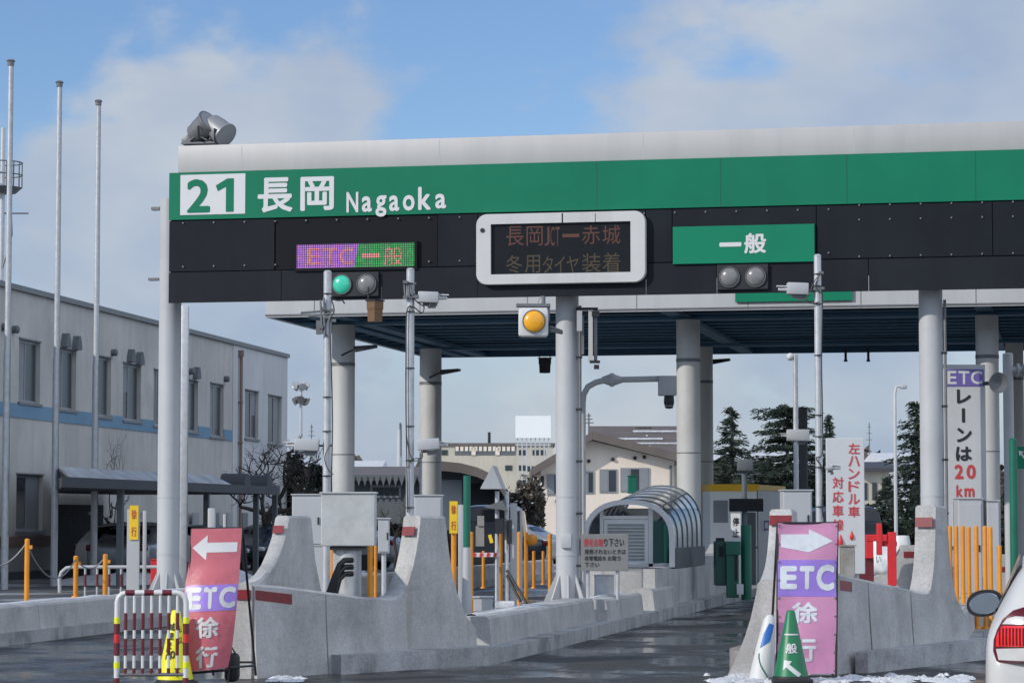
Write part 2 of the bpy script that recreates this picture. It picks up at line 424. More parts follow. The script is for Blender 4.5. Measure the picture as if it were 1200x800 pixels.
    def each(s, name, m, parent=None, world=False, smooth=35):
        """every connected piece becomes an object of its own"""
        bm = s.bm; seen = set(); out = []
        bm.verts.index_update()
        for v0 in bm.verts:
            if v0 in seen: continue
            isl = [v0]; seen.add(v0); q = [v0]
            while q:
                v = q.pop()
                for e in v.link_edges:
                    o = e.other_vert(v)
                    if o not in seen: seen.add(o); isl.append(o); q.append(o)
            b = MB(); mp = {v: b.bm.verts.new(v.co) for v in isl}
            fs = {f for v in isl for f in v.link_faces}
            for f in sorted(fs, key=lambda f: f.index): b.bm.faces.new([mp[v] for v in f.verts])
            out.append(b)
        r = [b.build(name, m, parent, world, smooth) for b in out]
        bm.free()
        return r
    def build(s, name, m, parent=None, world=False, smooth=35, recalc=True):
        if recalc:
            bmesh.ops.recalc_face_normals(s.bm, faces=s.bm.faces[:])
        if world and parent is not None:
            root = parent
            while root.parent: root = root.parent
            Mx = Matrix.Translation(root.location) @ root.rotation_euler.to_matrix().to_4x4()
            s.bm.transform(Mx.inverted())
        me = bpy.data.meshes.new(name)
        s.bm.to_mesh(me); s.bm.free()
        if smooth:
            me.shade_smooth()
            me.set_sharp_from_angle(angle=R(smooth))
        me.materials.append(m)
        o = bpy.data.objects.new(name, me)
        col.objects.link(o)
        if parent is not None: o.parent = parent
        return o

def thing(name, label, cat, loc=(0, 0, 0), rz=0.0, group=None):
    o = bpy.data.objects.new(name, None)
    o.empty_display_size = 0.3
    col.objects.link(o)
    o.location = loc; o.rotation_euler = (0, 0, rz)
    o['label'] = label; o['category'] = cat
    if group: o['group'] = group
    return o
def tag(o, label, cat, group=None):
    o['label'] = label; o['category'] = cat
    if group: o['group'] = group
    return o
def struct(o, kind='structure'):
    o['kind'] = kind
    return o
def dup(root, loc, rz, label, group=None):
    r = root.copy(); col.objects.link(r); r.location = loc; r.rotation_euler = (0, 0, rz)
    r['label'] = label
    if group: r['group'] = group
    for ch in list(root.children):
        c = ch.copy(); col.objects.link(c); c.parent = r
        for g in list(ch.children):
            d = g.copy(); col.objects.link(d); d.parent = c
    return r
V = Vector
# ------------------------------------------------------------------ setting: ground, road, islands
def sheet(name, x0, x1, y0, y1, z, m):
    b = MB(); b.face([(x0, y0, z), (x1, y0, z), (x1, y1, z), (x0, y1, z)])
    return struct(b.build(name, m, smooth=0))
ground_m = mat('ground_snow_field', (0.42, 0.43, 0.44), 0.9, var=0.35, vscale=0.08, dirt=(0.10, 0.095, 0.075), dirt_amt=1.0, dirt_scale=0.06)
sheet('ground', -1500, 1500, -200, 3000, -0.012, ground_m)
sheet('road', -32, 40, -40, 118, 0.0, asphalt)
paving = mat('yard_paving', (0.085, 0.087, 0.09), 0.6, var=0.35, vscale=0.8, rvar=0.25, dirt=(0.5, 0.52, 0.54), dirt_amt=0.75, dirt_scale=0.35)
sheet('yard_pavement', -60, -15.6, 30, 118, 0.005, paving)

def island(x0, x1, y0, y1, h, name='island_pavement'):
    b = MB()
    n = 10
    r = 0.5
    poly = [(x0, y1), (x0, y0 + r)] + [(x0 + r - r * math.cos(a), y0 + r - r * math.sin(a)) for a in [math.pi / 2 * i / n for i in range(1, n)]]
    poly += [(x1 - r + r * math.sin(a), y0 + r - r * math.cos(a)) for a in [math.pi / 2 * i / n for i in range(n)]] + [(x1, y0 + r), (x1, y1)]
    b.prism(poly, (0, 0, 0), (1, 0, 0), (0, 1, 0), (0, 0, h))
    return struct(b.build(name, kerb_conc))
island(-8.75, -6.22, 29.3, 86, 0.17)
island(-3.35, -1.0, 31.0, 86, 0.17)
island(-16.3, -13.25, 24, 86, 0.16)
island(3.1, 5.4, 31, 86, 0.17)

# loose snow lying on the ground and on the kerbs
def snow_patch(pts, h, name='loose_snow', n=1, m=None):
    b = MB()
    for (x, y, rx, ry) in pts:
        z0 = 0.0
        k = 26
        rings = []
        for j in range(6):
            f = 1 - j / 5.0
            ring = []
            for i in range(k):
                a = 2 * math.pi * i / k
                w = 1 + 0.45 * mnoise.noise(Vector((x * 3 + math.cos(a) * 1.7, y * 3 + math.sin(a) * 1.7, 1.3))) + 0.38 * mnoise.noise(Vector((x * 7 + math.cos(a) * 6, y * 7 + math.sin(a) * 6, 4)))
                rr = f
                zz = h * (1 - f ** 2) * (0.7 + 0.5 * mnoise.noise(Vector((x * 5 + math.cos(a) * f * 4, y * 5 + math.sin(a) * f * 4, 9))))
                ring.append((x + rx * rr * w * math.cos(a), y + ry * rr * w * math.sin(a), 0.006 + max(0.0, zz)))
            rings.append(ring)
        b.loft(rings, cap=False)
        b.face(rings[-1])
    o = b.build(name, m or snow, smooth=60)
    return struct(o, 'stuff')
random.seed(3)
sp = []
for i in range(120):
    px = random.uniform(828, 1150); py = 790.5 + 9.5 * random.random() ** .7
    if px > 1000 and random.random() < .35: continue
    g = GP(px, py); q = random.random() ** 2
    sp.append((g.x, g.y, 0.03 + 0.12 * q, 0.05 + 0.26 * q))
snow_patch(sp, 0.038, 'roadside_snow')
sp = []
for i in range(9):
    g = GP(random.uniform(318, 352), random.uniform(793, 799)); sp.append((g.x, g.y, random.uniform(0.05, 0.13), random.uniform(0.08, 0.2)))
snow_patch(sp, 0.03, 'roadside_snow')
def snow_strip(name, pts, w, h, z, wob=0.25):
    """a low uneven ridge of snow along a line of (x, y)"""
    b = MB(); rings = []
    L = []
    for (a, c) in zip(pts, pts[1:]):
        n = max(2, int((Vector(c) - Vector(a)).length / 0.25))
        L += [Vector(a).lerp(Vector(c), i / n) for i in range(n)]
    L.append(Vector(pts[-1]))
    for i, p in enumerate(L):
        t = (L[min(i + 1, len(L) - 1)] - L[max(0, i - 1)]).normalized(); nrm = Vector((-t.y, t.x))
        f = max(0.12, 0.8 + wob * 2 * mnoise.noise(Vector((p.x * 2, p.y * 1.4, z))))
        hh = h * max(0.1, 0.75 + 0.9 * mnoise.noise(Vector((p.x * 1.1, p.y * 1.3, z + 5))))
        rings.append([(p.x + nrm.x * w * f * k, p.y + nrm.y * w * f * k, z + hh * q) for k, q in ((-0.5, 0), (-0.35, 0.7), (0, 1), (0.35, 0.7), (0.5, 0))])
    b.loft(rings, closed=False, cap=False)
    return struct(b.build(name, snow, smooth=60), 'stuff')
snow_strip('kerb_snow', [(-8.4, 32), (-8.35, 60)], 0.45, 0.10, 0.165)
snow_strip('kerb_snow', [(-7.1, 44), (-7.1, 44.8)], 0.5, 0.06, 0.165)
snow_strip('kerb_snow', [(-15.9, 33), (-15.9, 70)], 0.5, 0.12, 0.155)
snow_strip('kerb_snow', [(-13.62, 30), (-13.62, 52)], 0.16, 0.03, 0.503)
snow_strip('kerb_snow', [(-6.74, 30.2), (-6.74, 34.2)], 0.17, 0.025, 0.498)
snow_strip('kerb_snow', [(-6.62, 37.4), (-6.62, 40.2)], 0.16, 0.025, 0.478)
snow_strip('kerb_snow', [(-2.0, 32.5), (-2.0, 50)], 0.6, 0.1, 0.165)
snow_strip('kerb_snow', [(-24, 61), (-17, 64)], 2.4, 0.35, 0.0)
snow_strip('kerb_snow', [(-26, 60), (-31, 56)], 1.2, 0.2, 0.0)

# ------------------------------------------------------------------ world and sun
SUN_EL = R(28)
sun_h = Vector((-0.72, -0.69, 0)).normalized()
sun_dir = Vector((sun_h.x * math.cos(SUN_EL), sun_h.y * math.cos(SUN_EL), math.sin(SUN_EL)))
w = bpy.data.worlds.new('World'); sc.world = w; w.use_nodes = True
nt = w.node_tree; N, L = nt.nodes, nt.links
bg = N['Background']; bg.inputs['Strength'].default_value = 0.10
sky = N.new('ShaderNodeTexSky'); sky.sky_type = 'NISHITA'; sky.sun_disc = False
sky.sun_elevation = SUN_EL; sky.sun_rotation = math.atan2(sun_h.x, sun_h.y)
sky.altitude = 50; sky.air_density = 1.0; sky.dust_density = 0.3; sky.ozone_density = 1.5
tcw = N.new('ShaderNodeTexCoord')
nv = N.new('ShaderNodeVectorMath'); nv.operation = 'NORMALIZE'; L.new(tcw.outputs['Generated'], nv.inputs[0])
def M_(op, a, b_=None, clamp=False):
    n = N.new('ShaderNodeMath'); n.operation = op; n.use_clamp = clamp
    for i, x in enumerate((a, b_)):
        if x is None: continue
        if isinstance(x, (int, float)): n.inputs[i].default_value = x
        else: L.new(x, n.inputs[i])
    return n.outputs[0]
mpw = N.new('ShaderNodeMapping'); mpw.inputs['Scale'].default_value = (1, 1, 1.7); mpw.inputs['Location'].default_value = (0.31, 0.12, 0.05)
L.new(nv.outputs[0], mpw.inputs[0])
n1 = N.new('ShaderNodeTexNoise'); n1.inputs['Scale'].default_value = 13.0; n1.inputs['Detail'].default_value = 8; n1.inputs['Roughness'].default_value = 0.52
L.new(mpw.outputs[0], n1.inputs['Vector'])
cur = M_('SUBTRACT', n1.outputs['Fac'], 0.5)
cur = M_('MULTIPLY', cur, 3.0)
# cloud banks where the sky has them: (pixel, radius in radians, weight)
for px, py, rx, amt in [(215, 175, 0.055, 0.50), (330, 160, 0.030, 0.35), (130, 120, 0.022, 0.35), (390, 160, 0.02, 0.35), (790, 110, 0.045, 0.40), (900, 130, 0.055, 0.30), (1090, 80, 0.06, 0.35),
                        (1200, 120, 0.05, 0.3), (40, 270, 0.06, 0.35), (330, 420, 0.06, 0.45), (760, 440, 0.06, 0.5), (600, 520, 0.05, 0.2), (960, 460, 0.05, 0.3), (0, 20, 0.05, -0.35), (560, 60, 0.06, -0.2), (420, 250, 0.02, -0.2), (140, 330, 0.05, 0.15)]:
    v, f = ray(px, py); v = v.normalized()
    ds = N.new('ShaderNodeVectorMath'); ds.operation = 'DISTANCE'
    L.new(nv.outputs[0], ds.inputs[0]); ds.inputs[1].default_value = v
    g = M_('DIVIDE', ds.outputs['Value'], rx); g = M_('MULTIPLY', g, g); g = M_('MULTIPLY', g, -1.0); g = M_('EXPONENT', g)
    cur = M_('ADD', cur, M_('MULTIPLY', g, amt))
cov = N.new('ShaderNodeMapRange'); cov.interpolation_type = 'SMOOTHSTEP'
cov.inputs[1].default_value = -0.06; cov.inputs[2].default_value = 0.46; cov.inputs[3].default_value = 0.0; cov.inputs[4].default_value = 0.86
L.new(cur, cov.inputs[0])
# cloud tone varies softly
n2 = N.new('ShaderNodeTexNoise'); n2.inputs['Scale'].default_value = 10; n2.inputs['Detail'].default_value = 4
L.new(mpw.outputs[0], n2.inputs['Vector'])
ct = N.new('ShaderNodeMix'); ct.data_type = 'RGBA'; ctr = N.new('ShaderNodeMapRange'); ctr.inputs[1].default_value = 0.34; ctr.inputs[2].default_value = 0.66; L.new(n2.outputs['Fac'], ctr.inputs[0]); L.new(ctr.outputs[0], ct.inputs[0])
CL = 1.0; FILL_BANK = 1.2
ct.inputs[6].default_value = (3.6 * CL, 4.4 * CL, 5.9 * CL, 1); ct.inputs[7].default_value = (5.7 * CL, 6.1 * CL, 6.6 * CL, 1)
mxw = N.new('ShaderNodeMix'); mxw.data_type = 'RGBA'
tint = N.new('ShaderNodeMix'); tint.data_type = 'RGBA'; tint.blend_type = 'MULTIPLY'; tint.inputs[0].default_value = 1.0
L.new(sky.outputs[0], tint.inputs[6]); tint.inputs[7].default_value = (0.86, 1.02, 1.30, 1)
# bright cloud bank added out of view, right and behind, to fill shaded faces
dt = N.new('ShaderNodeVectorMath'); dt.operation = 'DOT_PRODUCT'
L.new(nv.outputs[0], dt.inputs[0]); dt.inputs[1].default_value = Vector((0.86, -0.32, 0.40)).normalized()
bk = N.new('ShaderNodeMapRange'); bk.interpolation_type = 'SMOOTHSTEP'
bk.inputs[1].default_value = 0.05; bk.inputs[2].default_value = 0.75; bk.inputs[3].default_value = 0.0; bk.inputs[4].default_value = 1.0
L.new(dt.outputs['Value'], bk.inputs[0])
gain = M_('ADD', M_('MULTIPLY', bk.outputs[0], FILL_BANK), 1.0)
szw = N.new('ShaderNodeSeparateXYZ'); L.new(nv.outputs[0], szw.inputs[0])
hzn = N.new('ShaderNodeMapRange'); hzn.interpolation_type = 'SMOOTHSTEP'
hzn.inputs[1].default_value = 0.0; hzn.inputs[2].default_value = 0.14; hzn.inputs[3].default_value = 0.97; hzn.inputs[4].default_value = 0.0
L.new(szw.outputs[2], hzn.inputs[0])
gain = M_('SUBTRACT', gain, M_('MULTIPLY', hzn.outputs[0], 0.03))
cb = N.new('ShaderNodeVectorMath'); cb.operation = 'SCALE'
L.new(ct.outputs[2], cb.inputs[0]); L.new(gain, cb.inputs['Scale'])
cv2 = M_('MAXIMUM', M_('MAXIMUM', cov.outputs[0], hzn.outputs[0]), M_('MULTIPLY', bk.outputs[0], 0.9))
L.new(cv2, mxw.inputs[0]); L.new(tint.outputs[2], mxw.inputs[6]); L.new(cb.outputs[0], mxw.inputs[7])
L.new(mxw.outputs[2], bg.inputs['Color'])

sl = bpy.data.lights.new('sun', 'SUN'); sl.energy = 3.2; sl.angle = R(0.53); sl.color = (1.0, 0.95, 0.87)
so = bpy.data.objects.new('sun', sl); col.objects.link(so)
so.rotation_euler = (-sun_dir).to_track_quat('-Z', 'Y').to_euler(); so.location = sun_dir * 60

cam = bpy.data.cameras.new('camera'); co = bpy.data.objects.new('camera', cam); col.objects.link(co)
cam.sensor_width = 36.0; cam.lens = 36.0 * F; cam.clip_start = 0.2; cam.clip_end = 6000
co.location = (0, 0, CZ); co.rotation_euler = (R(90) + PITCH, 0, YAW)
sc.camera = co
sc.view_settings.view_transform = 'Standard'; sc.view_settings.look = 'None'
sc.view_settings.exposure = 0.0; sc.view_settings.gamma = 1.0
sc.render.engine = 'CYCLES'
sc.cycles.max_bounces = 6; sc.cycles.transparent_max_bounces = 12; sc.cycles.use_denoising = True

# ------------------------------------------------------------------ front toll gate
YF = 39.6
def rect(px0, py0, px1, py1, Y):
    pm = (py0 + py1) / 2; xm = (px0 + px1) / 2
    return YP(px0, pm, Y).x, YP(xm, py1, Y).z, YP(px1, pm, Y).x, YP(xm, py0, Y).z
XL = YP(198, 300, YF).x
XR = 12.0
Zb, Zg0, Zg1, Zt = 4.98, YP(198, 258, YF).z, YP(198, 203, YF).z, YP(205, 170, YF).z
Zb = YP(198, 355, YF).z
gate = thing('toll_gate', 'front toll gate gantry with white fascia, green place name band and black panels', 'toll gate', (XL, YF + 0.6, 0))
b = MB()
b.b2((XL + 0.10, YF + 0.10, Zg1 + 0.015), (XR, YF + 1.5, Zt), bevel=0.012)
b.build('fascia', white_cap, gate, True)
b = MB(); b.b2((XL, YF - 0.02, Zg0), (XR, YF + 0.10, Zg1)); band = b.build('sign_band', sign_green, gate, True, smooth=0)
b = MB(); b.b2((XL + 0.02, YF + 0.03, Zb + 0.36), (XR, YF + 1.4, Zg0 - 0.005)); b.build('frame_box', black_gap, gate, True, smooth=0)
b = MB(); b.b2((XL - 0.015, YF + 0.103, Zg1 - 0.012), (XR, YF + 0.3, Zg1 + 0.012)); b.build('drip_trim', dark_metal, gate, True, smooth=0)
for zz0, zz1, yy, st, m_, nm in ((Zg1 + 0.02, Zt - 0.035, YF + 0.0985, 3.2, fascia_grey, 'fascia_seam'), (Zg0 + 0.003, Zg1 - 0.003, YF - 0.0212, 1.9, green_dark, 'band_seam')):
    b = MB(); x = XL + 1.15
    while x < XR:
        if not (nm == 'band_seam' and x < XL + 5.2): b.b2((x, yy, zz0), (x + 0.010, yy + 0.005, zz1))
        x += st
    b.each(nm, m_, gate, True, smooth=0)
Zj = YP(198, 319, YF).z
xs_u = [XL] + [YP(p, 300, YF).x for p in (322, 513, 560, 757, 788, 957)] + [YP(957, 300, YF).x + 2.6 * k for k in range(1, 6)]
for i, (xa, xb) in enumerate(zip(xs_u, xs_u[1:])):
    b = MB(); b.b2((xa + 0.006, YF - 0.012 + (0.02 if i in (1,) else 0), Zj + 0.008), (xb - 0.006, YF + 0.03, Zg0 - 0.02))
    b.build('black_panel', black_panel if i != 1 else black_gap, gate, True, smooth=0)
xs_l = [XL] + [YP(p, 330, YF).x for p in (330, 560, 757, 840, 1018)] + [YP(1018, 330, YF).x + 2.4 * k for k in range(1, 6)]
for xa, xb in zip(xs_l, xs_l[1:]):
    b = MB(); b.b2((xa + 0.005, YF - 0.016, Zb), (xb - 0.005, YF + 0.03, Zj - 0.008))
    b.build('black_panel', black_panel_b, gate, True, smooth=0)
b = MB()
for px in list(range(215, 1200, 36)):
    for py in (262, 313) if px < 1000 else (258, 275, 318):
        q = YP(px, py - (px - 198) * 0.0215, YF)
        b.cyl((q.x, YF - 0.03, q.z), (q.x, YF - 0.01, q.z), 0.014, seg=8)
b.each('bolt', bolt_mat, gate, True, smooth=0)
YC = YF + 0.6
for px, top in ((197.5, 6.72), (665, Zb + 0.35), (1093, Zb + 0.35), (1560, Zb + 0.35)):
    x = YP(px, 600, YC).x
    b = MB(); r = 0.178
    b.cyl((x, YC, 0.17), (x, YC, top), r, seg=32)
    for z in (1.05, 1.95):
        b.cyl((x, YC, z), (x, YC, z + 0.02), r + 0.006, seg=32)
    c = b.build('column', column_grey, gate, True)
    b = MB()
    for k in range(8):
        a = 2 * math.pi * k / 8 + 0.2
        u = Vector((math.cos(a), math.sin(a), 0)); nrm = Vector((-u.y, u.x, 0)) * 0.012
        o = Vector((x, YC, 0.30)) - nrm
        b.prism([(r - 0.01, 0), (r + 0.19, 0), (r + 0.19, 0.05), (r + 0.002, 0.46)], o, u, (0, 0, 1), nrm * 2)
    b.each('base_gusset', column_grey, c, True, smooth=0)
    b = MB(); b.box((x, YC, 0.285), (0.86, 0.86, 0.03)); b.box((x, YC, 0.22), (1.0, 1.0, 0.10), bevel=0.01)
    b.build('base_plate', foot_conc, c, True, smooth=0)
    if px in (665, 1093):
        b = MB(); b.cyl((x + r + .035, YC - .06, .32), (x + r + .035, YC - .06, 4.9), .022, seg=8); b.build('conduit', mid_metal, c, True)
        b = MB()
        for z in (.9, 1.7, 2.5, 3.3, 4.1): b.box((x + r + .02, YC - .06, z), (.09, .06, .03))
        b.each('conduit_clip', dark_metal, c, True, smooth=0)
        b = MB(); b.box((x + .02, YC - r - .02, 1.28), (.16, .06, .22), bevel=.008); b.build('junction_cover', steel_grey, c, True)
b = MB(); b.b2((XL - 0.36, YC - 0.05, 6.55), (XL - 0.50, YC + 0.06, 6.60)); b.b2((XL - 0.36, YC - 0.05, 5.42), (XL - 0.54, YC + 0.06, 5.46))
b.each('side_bracket', mid_metal, gate, True, smooth=0)

x0, z0, x1, z1 = rect(212, 204.5, 288, 251.5, YF)
b = MB(); b.b2((x0, YF - 0.028, z0), (x1, YF - 0.02, z1)); pl = b.build('number_panel', letter_white, gate, True, smooth=0)
def put_text(body, px0, py0, px1, py1, Y, m, parent, bold=0.02, name='lettering'):
    x0, z0, x1, z1 = rect(px0, py0, px1, py1, Y)
    b = MB(); b.text(body, x0, z0, x1, z1, y=Y, bold=bold)
    return b.build(name, m, parent, True, smooth=0, recalc=False)
def text_row(items, Y, m, parent, bold=0.02, name='lettering'):
    b = MB()
    for body, px0, py0, px1, py1 in items:
        x0, z0, x1, z1 = rect(px0, py0, px1, py1, Y)
        b.text(body, x0, z0, x1, z1, y=Y, bold=bold)
    return b.build(name, m, parent, True, smooth=0, recalc=False)
text_row([('2', 219, 210, 246, 249)], YF - 0.034, sign_green, pl, bold=0.024, name='numeral')
b = MB(); b.face([V((YP(px, 229, YF).x, YF - 0.034, YP(264, py, YF).z)) for px, py in ((274.5, 209.5), (274.5, 248.5), (265.5, 248.5), (265.5, 219), (256, 224), (253.5, 217.5), (267, 209.5))]); b.build('numeral', sign_green, pl, True, smooth=0)
text_row([('長', 302, 208, 343, 249), ('岡', 352, 207, 391.5, 247)], YF - 0.026, letter_white, band, bold=0.026)
text_row([('N', 406, 225, 420, 249), ('a', 424, 230, 436, 248.5), ('g', 440, 229, 453, 254), ('a', 456, 229, 468, 247.5), ('o', 472, 228.5, 486, 247), ('k', 490, 219, 505, 246), ('a', 510, 227, 523, 244.5)],
         YF - 0.026, letter_white, band, bold=0.026)

# LED lane sign
def at_gate(px, py): return YP(px, py, YF)
q = at_gate(417, 300)
led = thing('led_lane_sign', 'dot matrix lane display, purple left half and green right half, on black panels', 'display sign', (q.x, YF - 0.02, q.z))
x0, z0, x1, z1 = rect(349, 286, 486.5, 314, YF); xm = YP(418, 300, YF).x
b = MB(); b.b2((x0 - 0.04, YF - 0.05, z0 - 0.04), (x1 + 0.04, YF - 0.021, z1 + 0.04)); b.build('housing', black_gap, led, True, smooth=0)
b = MB(); b.face([(x0, YF - 0.056, z0), (xm - 0.03, YF - 0.056, z0), (xm + 0.05, YF - 0.056, z1), (x0, YF - 0.056, z1)]); pp = b.build('display_purple', led_purple, led, True, smooth=0)
b = MB(); b.face([(xm - 0.03, YF - 0.056, z0), (x1, YF - 0.056, z0), (x1, YF - 0.056, z1), (xm + 0.05, YF - 0.056, z1)]); pg = b.build('display_green', led_green, led, True, smooth=0)
text_row([('E', 360, 291, 376, 310), ('T', 379, 291, 395, 310), ('C', 398, 291, 414, 310)], YF - 0.060, led_red, pp, bold=0.0)
text_row([('一', 424, 297, 445, 302), ('般', 450, 289, 472, 311)], YF - 0.060, led_red, pg, bold=0.0)

# signal lights
def signal(px0, px1, py, label, green):
    xa = YP(px0, py, YF).x; xb = YP(px1, py, YF).x; z = YP((px0 + px1) / 2, py, YF).z
    s = thing('signal_light', label, 'signal light', ((xa + xb) / 2, YF - 0.02, z), group='signal lights under the gate')
    b = MB(); b.b2((xa - 0.19, YF - 0.07, z - 0.19), (xb + 0.19, YF - 0.017, z + 0.19), bevel=0.01); b.build('housing', dark_metal, s, True, smooth=0)
    for x, m in ((xa, lens_green if green else lens_grey), (xb, lens_grey)):
        b = MB()
        prof = [(0.145 * math.sin(t), 0.075 * math.cos(t)) for t in [math.pi / 2 * k / 7 for k in range(8)]]
        b.lathe([(max(r, 0.001), zz) for r, zz in prof], (x, YF - 0.07, z), 28, axis=(0, -1, 0))
        l = b.build('lens', m, s, True, smooth=60)
        b = MB()
        b.lathe([(0.146, 0.0), (0.156, 0.0), (0.156, 0.03), (0.146, 0.03), (0.146, 0)], (x, YF - 0.07, z), 28, axis=(0, -1, 0)); b.build('bezel', mid_metal, l, True)
    return s
signal(402, 431, 333.5, 'pair of signal lamps with the left lens lit green', True)
signal(855.5, 886, 325, 'pair of unlit grey signal lamps under the green lane sign', False)

# message board
x0, z0, x1, z1 = rect(560, 250, 758, 333, YF)
mb = thing('message_board', 'electronic message board in a rounded white frame with dim amber characters', 'message board', ((x0 + x1) / 2, YF - 0.02, (z0 + z1) / 2))
def rrect(x0, z0, x1, z1, r, n=8):
    pts = []
    for cx, cz, a0 in ((x1 - r, z0 + r, -90), (x1 - r, z1 - r, 0), (x0 + r, z1 - r, 90), (x0 + r, z0 + r, 180)):
        for k in range(n + 1):
            a = R(a0 + 90 * k / n); pts.append((cx + r * math.cos(a), cz + r * math.sin(a)))
    return pts
ix0, iz0, ix1, iz1 = rect(577, 262, 740.5, 321, YF)
outer = rrect(x0, z0, x1, z1, 0.17); inner = rrect(ix0, iz0, ix1, iz1, 0.006)
b = MB(); yb, yf = YF - 0.02, YF - 0.13
b.loft([[(x, yb, z) for x, z in outer], [(x, yf + 0.015, z) for x, z in outer], [((x - (x0 + x1) / 2) * 0.992 + (x0 + x1) / 2, yf, (z - (z0 + z1) / 2) * 0.985 + (z0 + z1) / 2) for x, z in outer],
        [(x, yf, z) for x, z in inner], [(x, yf + 0.05, z) for x, z in inner]], cap=False)
b.build('frame', white_frame, mb, True)
b = MB(); b.b2((ix0 - 0.01, yf + 0.05, iz0 - 0.01), (ix1 + 0.01, yf + 0.09, iz1 + 0.01)); scr = b.build('screen', screen_black, mb, True, smooth=0)
text_row([('長', 593, 265, 614, 288), ('岡', 617, 265, 636, 288), ('J', 638, 266, 644, 288), ('C', 645, 266, 650, 288), ('T', 651, 266, 656, 288), ('一', 659, 274, 679, 278), ('赤', 682, 264, 703, 286), ('城', 706, 264, 727, 286)],
         yf + 0.046, led_orange, scr, 0.0)
text_row([('冬', 593, 299, 612, 320), ('用', 615, 299, 633, 320), ('タ', 636, 300, 648, 320), ('イ', 650, 300, 662, 320), ('ヤ', 664, 300, 678, 320), ('装', 682, 297, 704, 319), ('着', 706, 296, 727, 319)],
         yf + 0.046, led_amber, scr, 0.0)
b = MB()
for px, py, r in ((567.5, 271, 0.035),):
    q = at_gate(px, py); b.cyl((q.x, yf - 0.012, q.z), (q.x, yf, q.z), r, seg=14)
for px, py, px2, py2 in ((660, 250, 661, 262), (699, 250, 699, 262)):
    xa, za, xb, zb = rect(px, py + 1, px2 + 0.6, py2, YF); b.b2((xa, yf - 0.003, za), (xb, yf - 0.001, zb))
b.each('screen_fitting', dark_metal, mb, True, smooth=0)

# green lane sign
x0, z0, x1, z1 = rect(789, 264.5, 955, 308.5, YF)
ls = thing('lane_sign', 'plain green lane sign with white characters on the black panels', 'lane sign', ((x0 + x1) / 2, YF - 0.02, (z0 + z1) / 2))
b = MB(); b.b2((x0, YF - 0.06, z0), (x1, YF - 0.02, z1), bevel=0.006); p_ = b.build('sign_plate', lane_green, ls, True, smooth=0)
text_row([('一', 843, 284, 869, 289), ('般', 872, 273, 898, 297)], YF - 0.064, letter_white, p_, 0.03)

# ------------------------------------------------------------------ rear canopy
Y0, Y1 = 50.3, 64.0
Zs = 5.52
XA = YP(311, 372, Y0).x
Zs = YP(311, 372, Y0).z
rc = thing('toll_canopy', 'long rear canopy roof with grey fascia, dark blue underside and round pillars', 'canopy', (XA, Y0, 0))
b = MB(); b.b2((XA, Y0, Zs), (12, Y0 + 0.12, Zs + 0.95)); b.b2((XA, Y0 + 0.121, Zs), (XA + 0.12, Y1, Zs + 0.95)); 
b.build('fascia', fascia_grey, rc, True, smooth=0)
b = MB(); b.b2((XA + 0.121, Y1 - 0.12, Zs), (12, Y1, Zs + 0.95)); b.b2((XA + 0.122, Y0 + 0.125, Zs + 0.002), (XA + 0.14, Y1 - 0.125, Zs + 0.9)); b.build('rear_beam', navy, rc, True, smooth=0)
b = MB()
for k in range(12):
    x = XA + 1.0 + k * 2.15; b.b2((x, Y0 - 0.004, Zs + 0.01), (x + 0.014, Y0 - 0.001, Zs + 0.94))
b.b2((XA, Y0 - 0.02, Zs + 0.03), (12, Y0 - 0.003, Zs + 0.06))
b.each('fascia_joint', mid_metal, rc, True, smooth=0)
b = MB(); b.b2((XA + 0.125, Y0 + 0.125, Zs + 0.30), (11.9, Y1 - 0.125, Zs + 0.9)); b.build('soffit', navy, rc, True, smooth=0)
b = MB()
k = 0
y = Y0 + 0.9
while y < Y1 - 0.5:
    b.b2((XA + 0.14, y, Zs + 0.10), (11.8, y + 0.10, Zs + 0.298)); b.b2((XA + 0.14, y - 0.03, Zs + 0.09), (11.8, y + 0.13, Zs + 0.10)); y += 0.95
b.each('purlin', navy_light, rc, True, smooth=0)
b = MB()
for x in (XA + 0.9, -14.0, -7.4, -1.4, 4.6):
    b.b2((x - 0.15, Y0 + 0.2, Zs + 0.004), (x + 0.15, Y1 - 0.2, Zs + 0.085))
for y in (51.9, 60.2):
    b.b2((XA + 0.3, y - 0.15, Zs - 0.06), (11.8, y + 0.15, Zs - 0.003))
b.each('girder', navy_light, rc, True, smooth=0)
cols = [(402, 51.8, 0.235), (504.5, 59.6, 0.255), (807, 51.8, 0.235), (823, 60.2, 0.25), (1158, 51.8, 0.22), (1190, 60.2, 0.2)]
for px, y, r in cols:
    x = YP(px, 520, y).x
    b = MB(); b.cyl((x, y, 0.17), (x, y, Zs - 0.065), r, seg=36)
    c = b.build('column', column_pale, rc, True)
    b = MB(); b.cyl((x, y, Zs - 0.9), (x, y, Zs - 0.83), r + 0.006, seg=36); b.cyl((x, y, Zs - 2.7), (x, y, Zs - 2.68), r + 0.005, seg=36)
    b.each('column_band', mid_metal, c, True)
x0, z0, x1, z1 = rect(862, 338, 999, 353, Y0)
hs = thing('lane_sign', 'green sign board on the rear canopy fascia, mostly hidden by the front gate', 'lane sign', ((x0 + x1) / 2, Y0, z0))
b = MB(); b.b2((x0, Y0 - 0.06, z0), (x1, Y0 - 0.021, z0 + 0.8)); b.build('sign_plate', lane_green, hs, True, smooth=0)
